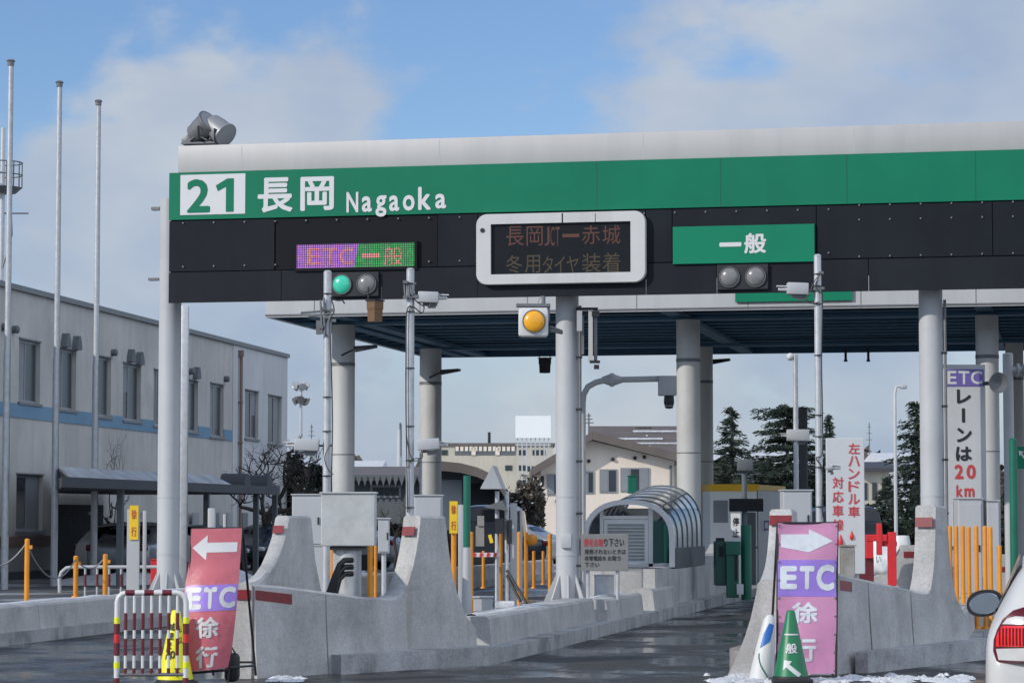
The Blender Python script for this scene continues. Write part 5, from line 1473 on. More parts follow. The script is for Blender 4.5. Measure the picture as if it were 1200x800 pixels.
b = MB(); b.box((-6 * k, 0, 10 * k), (4 * k, 0.1, 26 * k)); b.box((10 * k, 0.05, 6 * k), (34 * k, 0.08, 3 * k)); b.box((8 * k, 0, 1 * k), (44 * k, 0.3, 2 * k)); b.tube([(-6 * k, 0, 20 * k), (2 * k, 0, 26 * k), (10 * k, 0, 20 * k)], 0.02, 6)
b.tube([(-4 * k, -.1, 4 * k), (6 * k, -.1, 12 * k), (16 * k, -.1, 6 * k), (24 * k, -.1, 2 * k)], 0.014, 6)
b.build('frame', mid_metal, t, smooth=0)

# ------------------------------------------------------------------ large lane boards on the right
def tall_board(label, px0, py0, px1, py1, d, m, name='sign_board', depth=0.06):
    q = P((px0 + px1) / 2, py1, d)
    t = thing(name, label, 'sign', V((q.x, q.y, 0.17)), YAW)
    x0, z1 = lxz(t, px0, py0, d); x1, z0 = lxz(t, px1, py1, d)
    b = MB(); b.b2((x0, 0, z0), (x1, depth, z1), bevel=0.008); p = b.build('board', m, t, smooth=0)
    b = MB()
    for f in (0.2, 0.8): b.cyl((x0 + (x1 - x0) * f, depth + 0.03, 0), (x0 + (x1 - x0) * f, depth + 0.03, z1 - 0.1), 0.03, seg=12)
    b.each('post', galv, t)
    return t, p
def btext(items, t, d, m, parent, bold=0.02):
    b = MB()
    for body, a, b0, c, e in items:
        x0, z1 = lxz(t, a, b0, d); x1, z0 = lxz(t, c, e, d); b.text(body, x0, z0, x1, z1, y=-0.004, bold=bold)
    return b.build('lettering', m, parent, smooth=0, recalc=False)
dL = 36.0
t1, p_1 = tall_board('tall grey board with red vertical Japanese characters behind the mauve banner', 968, 513, 1014, 672, dL, board_white)
ri = [(ch, 994, 519 + 14.8 * i, 1007.5, 531.5 + 14.8 * i) for i, ch in enumerate('左ハンドル車')]
le_ = [(ch, 975.5, 558.5 + 16.5 * i, 988.5, 572 + 16.5 * i) for i, ch in enumerate('対応車線')]
btext(ri + le_, t1, dL, red_letter, p_1, 0.015)
b = MB(); x, z = lxz(t1, 985, 635, dL); b.lathe([(0.001, -0.09), (.03, -.05), (.036, 0), (.02, .06), (.001, .11)], (x, -0.003, z), 12); x, z = lxz(t1, 998, 628, dL); b.lathe([(0.001, -0.06), (.025, -.03), (.028, 0), (.015, .04), (.001, .08)], (x, -0.003, z), 12)
b.each('red_mark', red_paint, p_1)
small_box('leaflet_box', 'small cream box with white characters beside the mauve banner', 985, 640, 1001, 676, 33, foot_conc, .2)
dE = 40.5
t2, p_2 = tall_board('tall white board with purple ETC plate and 20 km in red, behind the right column', 1105.5, 427, 1157, 640, dE, board_white)
x0, z1 = lxz(t2, 1107, 432.5, dE); x1, z0 = lxz(t2, 1153, 452.5, dE)
b = MB(); b.b2((x0, -0.01, z0), (x1, -0.001, z1)); ep = b.build('purple_plate', purple_plate, p_2, smooth=0)
b = MB()
for ch, a, c in (('E', 1110, 1121), ('T', 1123, 1136), ('C', 1137.5, 1151)):
    xa, za = lxz(t2, a, 434.5, dE); xb, zb_ = lxz(t2, c, 450, dE); b.text(ch, xa, zb_, xb, za, y=-0.013, bold=0.02)
b.build('lettering', letter_white, ep, smooth=0, recalc=False)
btext([('レ', 1121, 456, 1138, 473), ('｜', 1127, 478, 1131, 495), ('ン', 1121, 501, 1139, 518), ('は', 1120, 523, 1139, 540)], t2, dE, black_letter, p_2, 0.04)
btext([('2', 1118.5, 544, 1129, 561), ('0', 1132.5, 544, 1143.5, 561), ('k', 1120.5, 568, 1128, 582), ('m', 1130, 571.5, 1142, 582)], t2, dE, red_letter, p_2, 0.035)
# round horn at the board top right
q = P(1166, 448, 40)
hn_ = thing('loudspeaker', 'round weathered loudspeaker horn at the upper right corner of the ETC board', 'loudspeaker', q, YAW)
b = MB(); b.lathe([(0.001, -0.1), (0.06, -0.1), (0.08, 0.0), (0.15, 0.10), (0.16, 0.12), (0.13, 0.11), (0.001, 0.03)], (0, 0, 0), 24, axis=(0.3, -1, -0.1)); b.build('horn', mid_metal, hn_)
b = MB(); b.cyl((0, 0.1, 0), (-0.1, 0.35, 0), 0.03, seg=8); b.build('arm', dark_metal, hn_)
# right edge: pale pole with cross arm, green upright and green direction sign
pr = pole_thing('light_mast', 'pale mast with a crossbar at the right edge of the picture', 1181, 415, 43, 0.085, column_grey, cat='mast')
b = MB(); x0, z0 = lxz(pr, 1181, 434, 43); x1, _ = lxz(pr, 1215, 434, 43); b.cyl((x0, 0, z0), (x1, 0, z0), 0.06, seg=14)
for px_ in (1193, 1200): x, z = lxz(pr, px_, 434, 43); b.cyl((x - 0.02, 0, z), (x + 0.02, 0, z), 0.11, seg=16)
b.build('crossbar', steel_grey, pr)
gq = pole_thing('green_post', 'tall green upright near the right edge beside the green arrow sign', 1187, 515, 40, 0.062, green_paint, cat='post')
gs = thing('direction_sign', 'green direction sign with a white arrow cut by the right edge', 'sign', gxy(1212, 560, 41, .17), YAW)
x0, z1 = lxz(gs, 1192, 523, 41); x1, z0 = lxz(gs, 1235, 549, 41)
b = MB(); b.b2((x0, 0, z0), (x1, 0.04, z1)); gpl = b.build('sign_plate', lane_green, gs, smooth=0)
b = MB(); k = 41 / 3100; cx_, cz_ = lxz(gs, 1193.5, 527.5, 41)
b.face([(cx_ + a * k, -0.004, cz_ - c * k) for a, c in ((0, 0), (6, 1.5), (4.2, 3.4), (12, 14), (10, 15.5), (2.7, 5), (1, 6.5))]); b.build('arrow', letter_white, gpl, smooth=0)
b = MB(); b.cyl((0, 0.06, 0), (0, 0.06, z0 + 0.1), 0.04, seg=12); b.build('post', galv, gs)
pole_thing('green_post', 'green upright hidden behind the right gate column', 1082, 562, 44, 0.07, green_paint, cat='post')

# red gate frame and white sacks behind the right barrier
dR = 37.0; k = dR / 3100
rf = thing('boom_gate', 'bright red boom gate machine with upright arm between the boards', 'boom gate', gxy(1028, 690, dR, .17), YAW)
def rxz(px, py): return lxz(rf, px, py, dR)
def rb(b, px0, py0, px1, py1, y0=0.0, dep=0.12):
    x0, z1 = rxz(px0, py0); x1, z0 = rxz(px1, py1); b.b2((x0, y0, max(z0, 0)), (x1, y0 + dep, z1), bevel=0.01)
b = MB(); rb(b, 1028, 613, 1034, 650); rb(b, 1015, 626, 1024, 654, 0.02); rb(b, 1015, 626, 1040, 634, 0.01, .1); rb(b, 1041, 623, 1051, 686); b.each('frame_bar', red_paint, rf, smooth=0)
b = MB(); rb(b, 1036, 634, 1052, 640, 0.05, .2); b.build('crossbar', red_paint, rf, smooth=0)
b = MB(); x0, z1 = rxz(1003, 648); x1, z0 = rxz(1026, 690)
b.prism([(x0, z1 - .03), (x0 + .04, z1), (x1, z1 - 0.05), (x1, max(z0, 0)), (x0 + .11, max(z0, 0)), (x0 + .09, z1 - .22)], (0, 0.15, 0), (1, 0, 0), (0, 0, 1), (0, .25, 0)); b.build('machine_body', dark_red, rf, smooth=0)
def sack(label, px0, py0, px1, py1, d, txt):
    k = d / 3100; q = P((px0 + px1) / 2, py1, d)
    t = thing('sandbag', label, 'sandbag', q, YAW, 'white sacks behind the red boom gate')
    w_, h_ = (px1 - px0) * k / 2, (py1 - py0) * k
    b = MB(); b.box((0, 0, h_ / 2), (w_ * 2, 0.4, h_)); bmesh.ops.subdivide_edges(b.bm, edges=b.bm.edges[:], cuts=5, use_grid_fill=True)
    for v in b.bm.verts:
        f = v.co; r_ = 1 - 0.25 * abs((f.z - h_ / 2) / (h_ / 2)) ** 2 - .12 * abs(f.x / w_) ** 3
        v.co = V((f.x * (1 - .15 * abs((f.z - h_ / 2) / (h_ / 2)) ** 3), f.y * r_, f.z)) + V((0, 1, 0)) * 0.05 * mnoise.noise(f * 9) + V((0, 0, 1)) * 0.03 * mnoise.noise(f * 5)
    s_ = b.build('sack', snow_dirty if txt is None else billboard_white, t, smooth=70)
    return t, s_, w_, h_
t, s_, w_, h_ = sack('bluish white sack with black characters behind the red frame, left one', 1018, 634, 1044, 672, 39.5, 1)
b = MB(); b.text('い', -w_ * .5, h_ * .35, -w_ * .1, h_ * .55, y=-0.235, bold=0.01); b.build('lettering', black_letter, s_, smooth=0)
sack('bluish white sack right of the red frame', 1045, 628, 1066, 668, 40.5, 1)
tag(snow_patch([(0, 0, .01, .01)], .01) if False else MB().sph(P(1023, 632, 40), 0.13, (1.4, 1, .5), 14).build('snow_cap', snow), 'small cap of snow lying on the left white sack', 'snow')

# green toll machine and its post
dG = 47.0; k = dG / 3100
tm = thing('toll_machine', 'dark green toll machine on the kerb end right of the stair shelter', 'toll machine', gxy(862, 700, dG, .17), YAW)
def gx_(px, py): return lxz(tm, px, py, dG)
def gb_(b, px0, py0, px1, py1, y0, dep, bev=0.012):
    x0, z1 = gx_(px0, py0); x1, z0 = gx_(px1, py1); b.b2((x0, y0, max(z0, 0.0)), (x1, y0 + dep, z1), bevel=bev)
b = MB(); gb_(b, 839, 634, 862, 686, 0.1, .5); b.build('cabinet_body', green_dark, tm, smooth=0)
b = MB(); gb_(b, 851, 636, 866, 700, 0.0, .09); gb_(b, 850, 634, 868, 650, -0.03, .12); b.build('front_panel', green_paint, tm, smooth=0)
b = MB(); gb_(b, 861, 641, 864, 680, -0.02, .018, 0); gb_(b, 841, 630, 850, 634, .2, .2, 0); gb_(b, 843, 640, 848, 652, .085, .012, 0); b.each('slot', shade_dark, tm, smooth=0)
b = MB(); gb_(b, 863, 684, 871, 696, -0.06, .06, 0.004); b.build('label_plate', letter_white, tm, smooth=0)
b = MB(); x, z = gx_(876, 615); b.cyl((x, 0.3, 0), (x, 0.3, z), 6.2 * k, seg=22); b.build('green_pillar', green_paint, tm)
mp_ = thing('mast_sign', 'dark mast behind the green machine with a black crossboard', 'mast', gxy(873, 700, dG + 1.5, .17), YAW); dG2 = dG + 1.5
b = MB(); x, z = lxz(mp_, 873, 545, dG2); b.cyl((0, 0, 0), (0, 0, z), 0.05, seg=14); b.build('mast', slate_wall, mp_)
b = MB(); x0, z1 = lxz(mp_, 854, 584, dG2); x1, z0 = lxz(mp_, 894, 599, dG2); b.b2((x0, -0.1, z0), (x1, -0.055, z1)); b.build('crossboard', screen_black, mp_, smooth=0)
b = MB(); x0, z1 = lxz(mp_, 864, 538, dG2); x1, z0 = lxz(mp_, 882, 552, dG2); b.b2((x0, -0.12, z0), (x1, 0.12, z1), bevel=.03); b.build('camera_head', slate_wall, mp_)
ws = thing('vertical_sign', 'white vertical sign with black characters behind the green machine', 'sign', gxy(862, 700, dG + 2.2, .17), YAW); dW = dG + 2.2
x0, z1 = lxz(ws, 856.5, 601, dW); x1, z0 = lxz(ws, 868, 634, dW)
b = MB(); b.b2((x0, 0, 0), (x1, .04, z1)); wp_ = b.build('board', billboard_white, ws, smooth=0)
b = MB()
for i, ch in enumerate('停止'):
    xa, za = lxz(ws, 858.5, 606 + 13 * i, dW); xb, zb_ = lxz(ws, 866, 616 + 13 * i, dW); b.text(ch, xa, zb_, xb, za, y=-0.004, bold=0.02)
b.build('lettering', black_letter, wp_, smooth=0, recalc=False)
# toll booth with yellow top
dY = 58.0
tb = thing('toll_booth', 'grey toll booth with yellow roof band on the far end of the lane', 'toll booth', gxy(870, 690, dY, .17), YAW); k = dY / 3100
def yx(px, py): return lxz(tb, px, py, dY)
def yb(b, px0, py0, px1, py1, y0, dep, bev=0.0):
    x0, z1 = yx(px0, py0); x1, z0 = yx(px1, py1); b.b2((x0, y0, max(0, z0)), (x1, y0 + dep, z1), bevel=bev)
b = MB(); yb(b, 832, 575, 888, 720, 0, 2.2); b.build('front_wall', billboard_white, tb, smooth=0)
b = MB(); x0, z1 = yx(888.2, 574); x1, _ = yx(918, 574)
b.loft([[(x0, 0.0, 0), (x1 + .4, 3.6, 0), (x1 + .4, 3.7, 0), (x0, 2.19, 0)], [(x0, 0, z1), (x1 + .4, 3.6, z1), (x1 + .4, 3.7, z1), (x0, 2.19, z1)]]); sw_ = b.build('side_wall', cabinet_grey, tb, smooth=0)
b = MB(); yb(b, 831, 567, 888.5, 575.2, -0.05, 2.3)
x0, z1 = yx(888.6, 567.5); x1, z0 = yx(919, 574)
b.loft([[(x0, -0.05, z0 + .002), (x1 + .4, 3.57, z0 + .002), (x1 + .4, 3.72, z0 + .002), (x0, 2.25, z0 + .002)], [(x0, -0.05, z1), (x1 + .4, 3.57, z1), (x1 + .4, 3.72, z1), (x0, 2.25, z1)]])
b.build('roof_band', yellow_band, tb, smooth=0)
b = MB(); yb(b, 836, 586, 853, 612, -0.012, .014); b.build('window', curtain, tb, smooth=0)
b = MB(); yb(b, 833, 640, 888, 642, -.02, .02); yb(b, 870, 600, 886, 690, -.015, .016); b.build('door_panel', slate_wall, tb, smooth=0)
b = MB()
for i in range(3):
    xx = x0 + 0.18 + i * 0.25; yy = (xx - x0) / (x1 + .4 - x0) * 3.6 - 0.03
    zz = yx(0, 616)[1]
    b.text('口', xx, zz - .12, xx + .12, zz + .12, y=yy, bold=0.03)
b.build('lettering', violet_text, sw_, smooth=0, recalc=False)
# ------------------------------------------------------------------ vehicles
def car(name, label, loc_, rz, kind, paint, cat='car', group=None, detail=False):
    t = thing(name, label, cat, loc_, rz, group)
    if kind == 'hatch':
        W = .86; wheels = (0.72, 3.25); wr = 0.30; L_ = 4.1
        S = [  # y, zb, w, zbelt, wbelt, zroof, wroof
            (0.00, .42, .70, .74, .72, .76, .60), (0.03, .33, .81, .84, .80, .86, .66), (0.10, .28, .845, .95, .83, .99, .68), (0.20, .25, .855, 1.0, .835, 1.12, .665), (0.36, .24, .86, 1.01, .84, 1.30, .63), (0.58, .23, .86, 1.01, .845, 1.44, .60),
            (1.0, .22, .86, 1.0, .845, 1.50, .60), (1.6, .22, .86, .99, .845, 1.52, .61), (2.2, .22, .86, .97, .845, 1.49, .60), (2.6, .22, .86, .95, .84, 1.36, .60), (3.0, .22, .86, .94, .83, 1.08, .64), (3.2, .22, .86, .92, .82, .97, .68), (3.6, .23, .85, .85, .80, .89, .66), (3.9, .26, .80, .74, .75, .79, .60), (4.05, .32, .70, .62, .66, .66, .5), (4.1, .4, .6, .5, .55, .52, .4)]
    elif kind == 'van':
        W = .85; wheels = (0.9, 3.5); wr = 0.31; L_ = 4.7
        S = [(0.0, .42, .76, .98, .80, 1.0, .74), (0.04, .32, .83, 1.05, .83, 1.5, .74), (0.12, .28, .85, 1.08, .84, 1.90, .72), (0.3, .25, .85, 1.08, .845, 1.97, .72), (1.5, .24, .85, 1.08, .845, 1.99, .73), (3.0, .24, .85, 1.08, .845, 1.98, .73), (3.7, .24, .85, 1.06, .845, 1.90, .72), (4.1, .24, .85, 1.04, .84, 1.55, .74), (4.4, .26, .84, 1.0, .82, 1.16, .76), (4.6, .3, .8, .86, .78, .92, .7), (4.7, .38, .7, .66, .68, .7, .6)]
    else:
        W = .87; wheels = (0.9, 3.6); wr = 0.31; L_ = 4.5
        S = [(0.0, .45, .70, .80, .70, .84, .6), (0.06, .34, .82, .92, .80, .97, .68), (0.35, .26, .86, .96, .83, 1.02, .70), (0.75, .24, .87, .96, .84, 1.06, .68), (1.15, .23, .87, .95, .85, 1.34, .60), (1.6, .22, .87, .94, .85, 1.43, .58), (2.3, .22, .87, .92, .85, 1.44, .59), (2.8, .22, .87, .91, .84, 1.30, .61), (3.3, .22, .87, .89, .83, .96, .68), (3.9, .24, .85, .80, .80, .86, .66), (4.35, .3, .76, .68, .72, .74, .58), (4.5, .42, .6, .56, .6, .6, .48)]
    def ring(s):
        y, zb, w_, zt, wb, zr, wr_ = s
        half = [(w_ * .86, zb), (w_ * .97, zb + .06), (w_, zb + (zt - zb) * .45), (w_ * .995, zt - (zt - zb) * .16), (wb, zt), (wb + (wr_ - wb) * .5, zt + (zr - zt) * .52), (wr_ + .03, zr - (zr - zt) * .10), (wr_ * .8, zr - 0.004), (wr_ * .4, zr)]
        pts = [(-x, y, z) for x, z in half] + [(x, y, z) for x, z in reversed(half)]
        return pts
    b = MB(); b.loft([ring(s) for s in S]); body = b.build('body', paint, t, smooth=180)
    md = body.modifiers.new('s', 'SUBSURF'); md.levels = 2; md.render_levels = 2
    # greenhouse glazing, 4 mm proud of the body
    def Sat(y):
        for a, c in zip(S, S[1:]):
            if y <= c[0]:
                f = (y - a[0]) / (c[0] - a[0]); return tuple(p + (q - p) * f for p, q in zip(a, c))
        return S[-1]
    def side_pt(y, f, sgn):
        s = Sat(y); zt, wb, zr, wr_ = s[3], s[4], s[5], s[6]
        z = zt + (zr - zt) * f; x = wb + (wr_ + .02 - wb) * f
        return V((sgn * (x + 0.006), y, z))
    gl = {'hatch': [(.62, 1.12), (1.2, 1.9), (1.98, 2.72)], 'van': [(.35, 1.5), (1.6, 2.7), (2.8, 3.75)], 'sedan': [(1.3, 2.0), (2.08, 2.85)]}[kind]
    for sgn in (-1, 1):
        for y0, y1 in gl:
            b = MB(); G = [[side_pt(y0 + (y1 - y0) * i / 5, .10 + .72 * j / 3, sgn) for i in range(6)] for j in range(4)]
            b.loft(G, cap=False, closed=False); b.build('side_window', car_glass, t, smooth=60)
        for k, y in enumerate(wheels):
            b = MB(); b.lathe([(wr * .62, -.09), (wr * .95, -.09), (wr, -.06), (wr, .06), (wr * .95, .09), (wr * .62, .09)], (sgn * (W - .10), y, wr), 28, axis=(1, 0, 0)); wh = b.build('wheel', rubber, t)
            b = MB(); b.lathe([(wr * .62, -.07 * 1), (wr * .5, .0), (.001, .0)] if False else [(wr * .62, .085 * sgn), (wr * .5, .06 * sgn), (wr * .2, .075 * sgn), (.001, .075 * sgn)], (sgn * (W - .10), y, wr), 20, axis=(1, 0, 0)); b.build('rim', chrome, wh)
    def end_glass(ya, yb, fa, fb, rear):
        b = MB(); rows = []
        for j in range(5):
            y = ya + (yb - ya) * j / 4; s = Sat(y)
            rows.append([V((s[6] * u * .93, y + (-.012 if rear else .012), s[5] + .004 - abs(u) ** 3 * .03)) for u in (-1, -.75, -.4, 0, .4, .75, 1)])
        b.loft(rows, cap=False, closed=False); return b.build('rear_window' if rear else 'windscreen', car_glass, t, smooth=60)
    if kind == 'hatch': end_glass(.14, .54, 0, 0, True); end_glass(2.62, 3.08, 0, 0, False)
    elif kind == 'van': end_glass(.045, .11, 0, 0, True); end_glass(3.78, 4.36, 0, 0, False)
    else: end_glass(.8, 1.15, 0, 0, True); end_glass(2.86, 3.26, 0, 0, False)
    for sgn in (-1, 1):
        if detail: continue
        b = MB(); b.box((sgn * W * .78, .05, .86), (.26, .12, .16), bevel=.03); b.build('tail_light', lamp_dred, t)
        b = MB(); b.box((sgn * W * .72, L_ - .12, .66), (.30, .22, .13), bevel=.04); b.build('headlight', lamp_clear, t)
        b = MB(); b.box((sgn * (W + .09), L_ * .64, 1.02), (.17, .1, .12), bevel=.035); b.build('wing_mirror', paint, t)
    return t, S, Sat
carx = P(1152, 780, 15.0)
ct, S_, Sat = car('parked_car', 'white hatchback cut off by the right edge, red tail light towards us', V((carx.x + .86, carx.y, 0)), 0, 'hatch', car_white, detail=True)
ct.name = 'white_car'
def surf_patch(x0, x1, z0, z1, yfun, n=8, m_=8):
    b = MB(); G = []
    for j in range(m_ + 1):
        z = z0 + (z1 - z0) * j / m_; G.append([V((x0 + (x1 - x0) * i / n, yfun(x0 + (x1 - x0) * i / n, z), z)) for i in range(n + 1)])
    b.loft(G, cap=False, closed=False); return b
def rear_y(x, z):
    f = abs(x) / .86
    return -0.045 + .10 * max(0, (f - .60)) ** 1.6 * 6 + max(0, z - .96) ** 2 * 1.6 + .004
for sg in (-1, 1):
    def rng(a, c): return (sg * a, sg * c) if sg > 0 else (sg * a, sg * c)
    def carp(px, py, off):
        q = YP(px, py, carx.y); x = q.x - (carx.x + .86); z = q.z
        x = x if sg < 0 else -x
        return V((x, rear_y(x, z) - off, z))
    def lens(name, poly, m, par, off, bulge=0.0):
        b = MB(); fine_poly(b, poly, lambda px, py: carp(px, py, off)); bmesh.ops.recalc_face_normals(b.bm, faces=b.bm.faces[:]); bmesh.ops.solidify(b.bm, geom=b.bm.faces[:], thickness=.03); return b.build(name, m, par, smooth=60)
    hsg = lens('tail_light', [(1163.5, 763), (1164, 750), (1168, 738), (1175, 725), (1187, 715), (1206, 709), (1222, 709), (1226, 720), (1220, 776), (1168, 776)], lamp_dred, ct, .012)
    lens('red_lens', [(1167, 757), (1167.5, 746), (1171, 736), (1176, 733), (1201, 733), (1200, 757)], lamp_red, hsg, .022)
    lens('reverse_lens', [(1167, 760), (1202, 758.5), (1214, 759), (1212, 774), (1170, 773)], lamp_clear, hsg, .022)
    lens('clear_strip', [(1174, 731), (1180, 724.5), (1190, 721.5), (1200, 722), (1200, 731)], lamp_clear, hsg, .022)
    b = MB()
    for i in range(8):
        p0 = carp(1171 + 4 * i, 756, .03); p1 = carp(1171 + 4 * i, 735, .03); b.cyl(p0, p1, .004, seg=6)
    b.each('lens_rib', lamp_dred, hsg, smooth=0)
    # wing mirror
    mxx = sg * .915
    b = MB(); rings = []
    for y, s_ in ((0, .97), (.03, 1.0), (.10, .92), (.16, .62), (.185, .15)):
        ring = []
        for k_ in range(28):
            a = 2 * math.pi * k_ / 28; ex = .118 * s_; ez = .088 * s_
            ring.append((mxx + ex * math.copysign(abs(math.cos(a)) ** .85, math.cos(a)), 2.42 + y, 1.085 + ez * math.copysign(abs(math.sin(a)) ** .85, math.sin(a)) + .012 * math.cos(a) * -sg))
        rings.append(ring)
    b.loft(rings); mh = b.build('wing_mirror', rubber, ct, smooth=50)
    b = MB(); b.loft([[(mxx + .100 * math.cos(a), 2.412, 1.083 + .070 * math.sin(a) - .012 * sg * math.cos(a)) for a in [2 * math.pi * k_ / 28 for k_ in range(28)]], [(mxx + .096 * math.cos(a), 2.408, 1.083 + .067 * math.sin(a) - .012 * sg * math.cos(a)) for a in [2 * math.pi * k_ / 28 for k_ in range(28)]]]); b.build('mirror_glass', mirror_mat, mh, smooth=30)
    b = MB(); b.box((sg * .86, 2.50, 1.04), (.12, .07, .05), bevel=.015); b.build('mirror_arm', rubber, mh)
b = MB(); b.box((0, -.055, .50), (1.2, .08, .16), bevel=.03); b.build('bumper_insert', car_white, ct)
b = MB(); b.box((0, -.05, .76), (.36, .02, .17)); b.build('number_plate', letter_white, ct, smooth=0)

# ------------------------------------------------------------------ office building on the left
RZ = R(2.9)
C1 = P(335, 600, 98.6); C1.z = 0
u_ = V((-math.sin(RZ), math.cos(RZ), 0)); n_ = V((math.cos(RZ), math.sin(RZ), 0))
def WP(px, py, c=0.0):
    """pixel -> (local y, z) on the plane local x = c of the building"""
    v, f = ray(px, py); o = V((0, 0, CZ))
    t = ((C1 + n_ * c - o).dot(n_)) / v.dot(n_)
    q = o + v * t
    return (q - C1).dot(u_), q.z
ob = thing('office_building', 'long grey two storey office building with a blue band, at the left', 'building', C1, RZ)
H = WP(335, 419)[1]
yN = -42.0
CUT = MB(); b = MB(); b.b2((-15, yN, 0), (0, 0, H)); to_cut = [b.build('wall', wall_grey, ob, smooth=0)]
b = MB(); b.b2((-15.1, yN - .1, H), (0.10, 0.10, H + 0.14)); b.build('parapet_cap', mid_metal, ob, smooth=0)
yj = WP(272, 500)[0]
zb1, zb0 = WP(0, 470)[1], WP(0, 487)[1]
b = MB(); b.b2((0, yN, zb0), (0.025, yj, zb1)); to_cut.append(b.build('blue_band', wall_blue, ob, smooth=0))
b = MB(); b.b2((0.0, yj, 0), (0.03, 0.02, H - 0.002)); EB = b.build('end_bay', mat('building_wall_pale', (0.50, 0.505, 0.51), 0.85, var=0.12, vscale=0.4, streak=0.14), ob, smooth=0)
b = MB(); b.b2((0, yN, WP(30, 640.5)[1]), (0.02, -20, WP(30, 628)[1])); b.build('brown_band', wall_brown, ob, smooth=0)
b = MB(); b.b2((0, yN, 0), (0.035, -3, .22)); b.build('plinth', slate_wall, ob, smooth=0)
b = MB(); y_, _ = WP(282, 460, .1); 
b.cyl((.12, y_, .2), (.12, y_, WP(282, 414, .1)[1]), .055, seg=10); b.box((.10, y_, WP(282, 414, .1)[1]), (.18, .2, .22))
for z in (2.6, 4.2, 5.6): b.box((.1, y_, z), (.16, .18, .06))
b.build('downpipe', wall_brown, ob, smooth=30)
def window(pxl, pxr, pyt, pyb, mullions=1, blinds=True, frac=.5, hood=False):
    pm = (pyt + pyb) / 2; xm = (pxl + pxr) / 2
    ya, yb2 = WP(pxl, pm)[0], WP(pxr, pm)[0]; zt, zb = WP(xm, pyt)[1], WP(xm, pyb)[1]
    ex0 = 0.03 if pxl > 272 else 0.0
    CUT.b2((ex0 - .16, ya, zb), (ex0 + .2, yb2, zt)); ex = ex0 - .135
    b = MB(); b.b2((ex, ya, zb), (ex + .03, ya + .07, zt)); b.b2((ex, yb2 - .07, zb), (ex + .03, yb2, zt)); b.b2((ex, ya + .071, zt - .07), (ex + .03, yb2 - .071, zt)); b.b2((ex, ya + .071, zb), (ex + .03, yb2 - .071, zb + .07))
    ym = ya + (yb2 - ya) * frac; b.b2((ex, ym - .03, zb + .071), (ex + .035, ym + .03, zt - .071))
    f = b.build('window', alu, ob, smooth=0)
    b = MB(); b.b2((ex - .02, ya + .05, zb + .05), (ex + .012, yb2 - .05, zt - .05)); b.build('pane', glass_dark, f, smooth=0)
    if blinds:
        b = MB(); yy0, yy1 = (ya + .075, ym - .035) if frac < .5 else (ym + .035, yb2 - .075)
        zq = zt - .075 - (zt - zb - .15) * random.Random(int(pxl)).choice((1, 1, .75, .5)); b.b2((ex + .0121, yy0, zq), (ex + .016, yy1, zt - .075)); b.build('blind', curtain, f, smooth=0)
    b = MB(); b.b2((ex0 + .002, ya - .08, zb - .07), (ex0 + .06, yb2 + .08, zb - .003)); b.b2((ex0 + .002, ya - .04, zt + .003), (ex0 + .03, yb2 + .04, zt + .04)); b.each('sill', mid_metal, f, smooth=0)
for a in [(22, 47, 399, 472), (66, 89, 409, 480), (110, 130, 418, 488), (144, 165, 427, 493), (180, 194, 434, 499), (220, 232, 446, 506), (246, 262, 450, 512)]:
    window(*a, frac=.45)
for a in [(286, 302, 458, 514), (313, 329, 464, 520)]: window(*a, frac=.6)
window(19, 50, 556, 622, frac=.5)
for i in range(3): window(-40 - 52 * i, -10 - 52 * i, 388 - 12 * i, 468 - 5 * i, frac=.45)
to_cut.append(EB)
cobj = CUT.build('cutter', shade_dark, None, smooth=0); cobj.location = ob.location; cobj.rotation_euler = ob.rotation_euler
for w_o in to_cut:
    md = w_o.modifiers.new('cut', 'BOOLEAN'); md.object = cobj; md.operation = 'DIFFERENCE'; md.solver = 'EXACT'
    dg = bpy.context.evaluated_depsgraph_get(); dg.update()
    me = bpy.data.meshes.new_from_object(w_o.evaluated_get(dg)); w_o.modifiers.clear(); w_o.data = me
bpy.data.objects.remove(cobj)
def vent(px, py, rnd=False):
    y_, z = WP(px, py); b = MB(); ex = 0
    if rnd: b.cyl((ex, y_, z), (ex + .12, y_, z), .10, seg=16); b.sph((ex + .12, y_, z), .11, (.6, 1, 1), 12)
    else: b.prism([(-.22, -.16), (.22, -.16), (.19, .0), (.08, .22), (-.08, .22), (-.19, 0)], (ex, y_, z), (0, 1, 0), (0, 0, 1), (.17, 0, 0))
    b.build('vent_hood', slate_wall, ob, smooth=30)
for p in ((74, 400), (87, 403), (151, 418), (161, 421), (228, 438)): vent(*p)
for p in ((15, 386), (3, 383), (131, 413), (222, 435), (263, 444)): vent(*p, rnd=True)

# carport along the wall
cp = thing('carport', 'long dark carport with a snow dusted roof along the grey office building', 'carport', C1, RZ)
ca = WP(72, 560, 5.2)[0]; cb_ = WP(328, 575, 5.2)[0]; zc1 = WP(90, 559, 5.2)[1]; zc0 = WP(90, 571, 5.2)[1]
cw = WP(64, 560, .3)[0]
b = MB(); b.prism([(0.3, cw), (5.2, ca), (5.2, cb_), (.3, cb_)], (0, 0, zc0), (1, 0, 0), (0, 1, 0), (0, 0, zc1 - zc0)); b.build('roof', dark_roof, cp, smooth=0)
b = MB(); y9 = cb_ - 5
b.loft([[(.35, cw + .5, zc1 + .004), (5.1, ca + .9, zc1 + .004), (5.1, y9, zc1 + .004), (.35, y9, zc1 + .004)], [(.35, cw + .6, zc1 + .34), (4.7, ca + 1.3, zc1 + .24), (4.7, y9 - .4, zc1 + .24), (.35, y9 - .4, zc1 + .34)]]); b.build('roof_snow', mat('roof_slush', (0.36, 0.38, 0.41), 0.8, var=0.3, vscale=2, dirt=(0.14, 0.14, 0.15), dirt_amt=0.7, dirt_scale=1.2), cp, smooth=0)
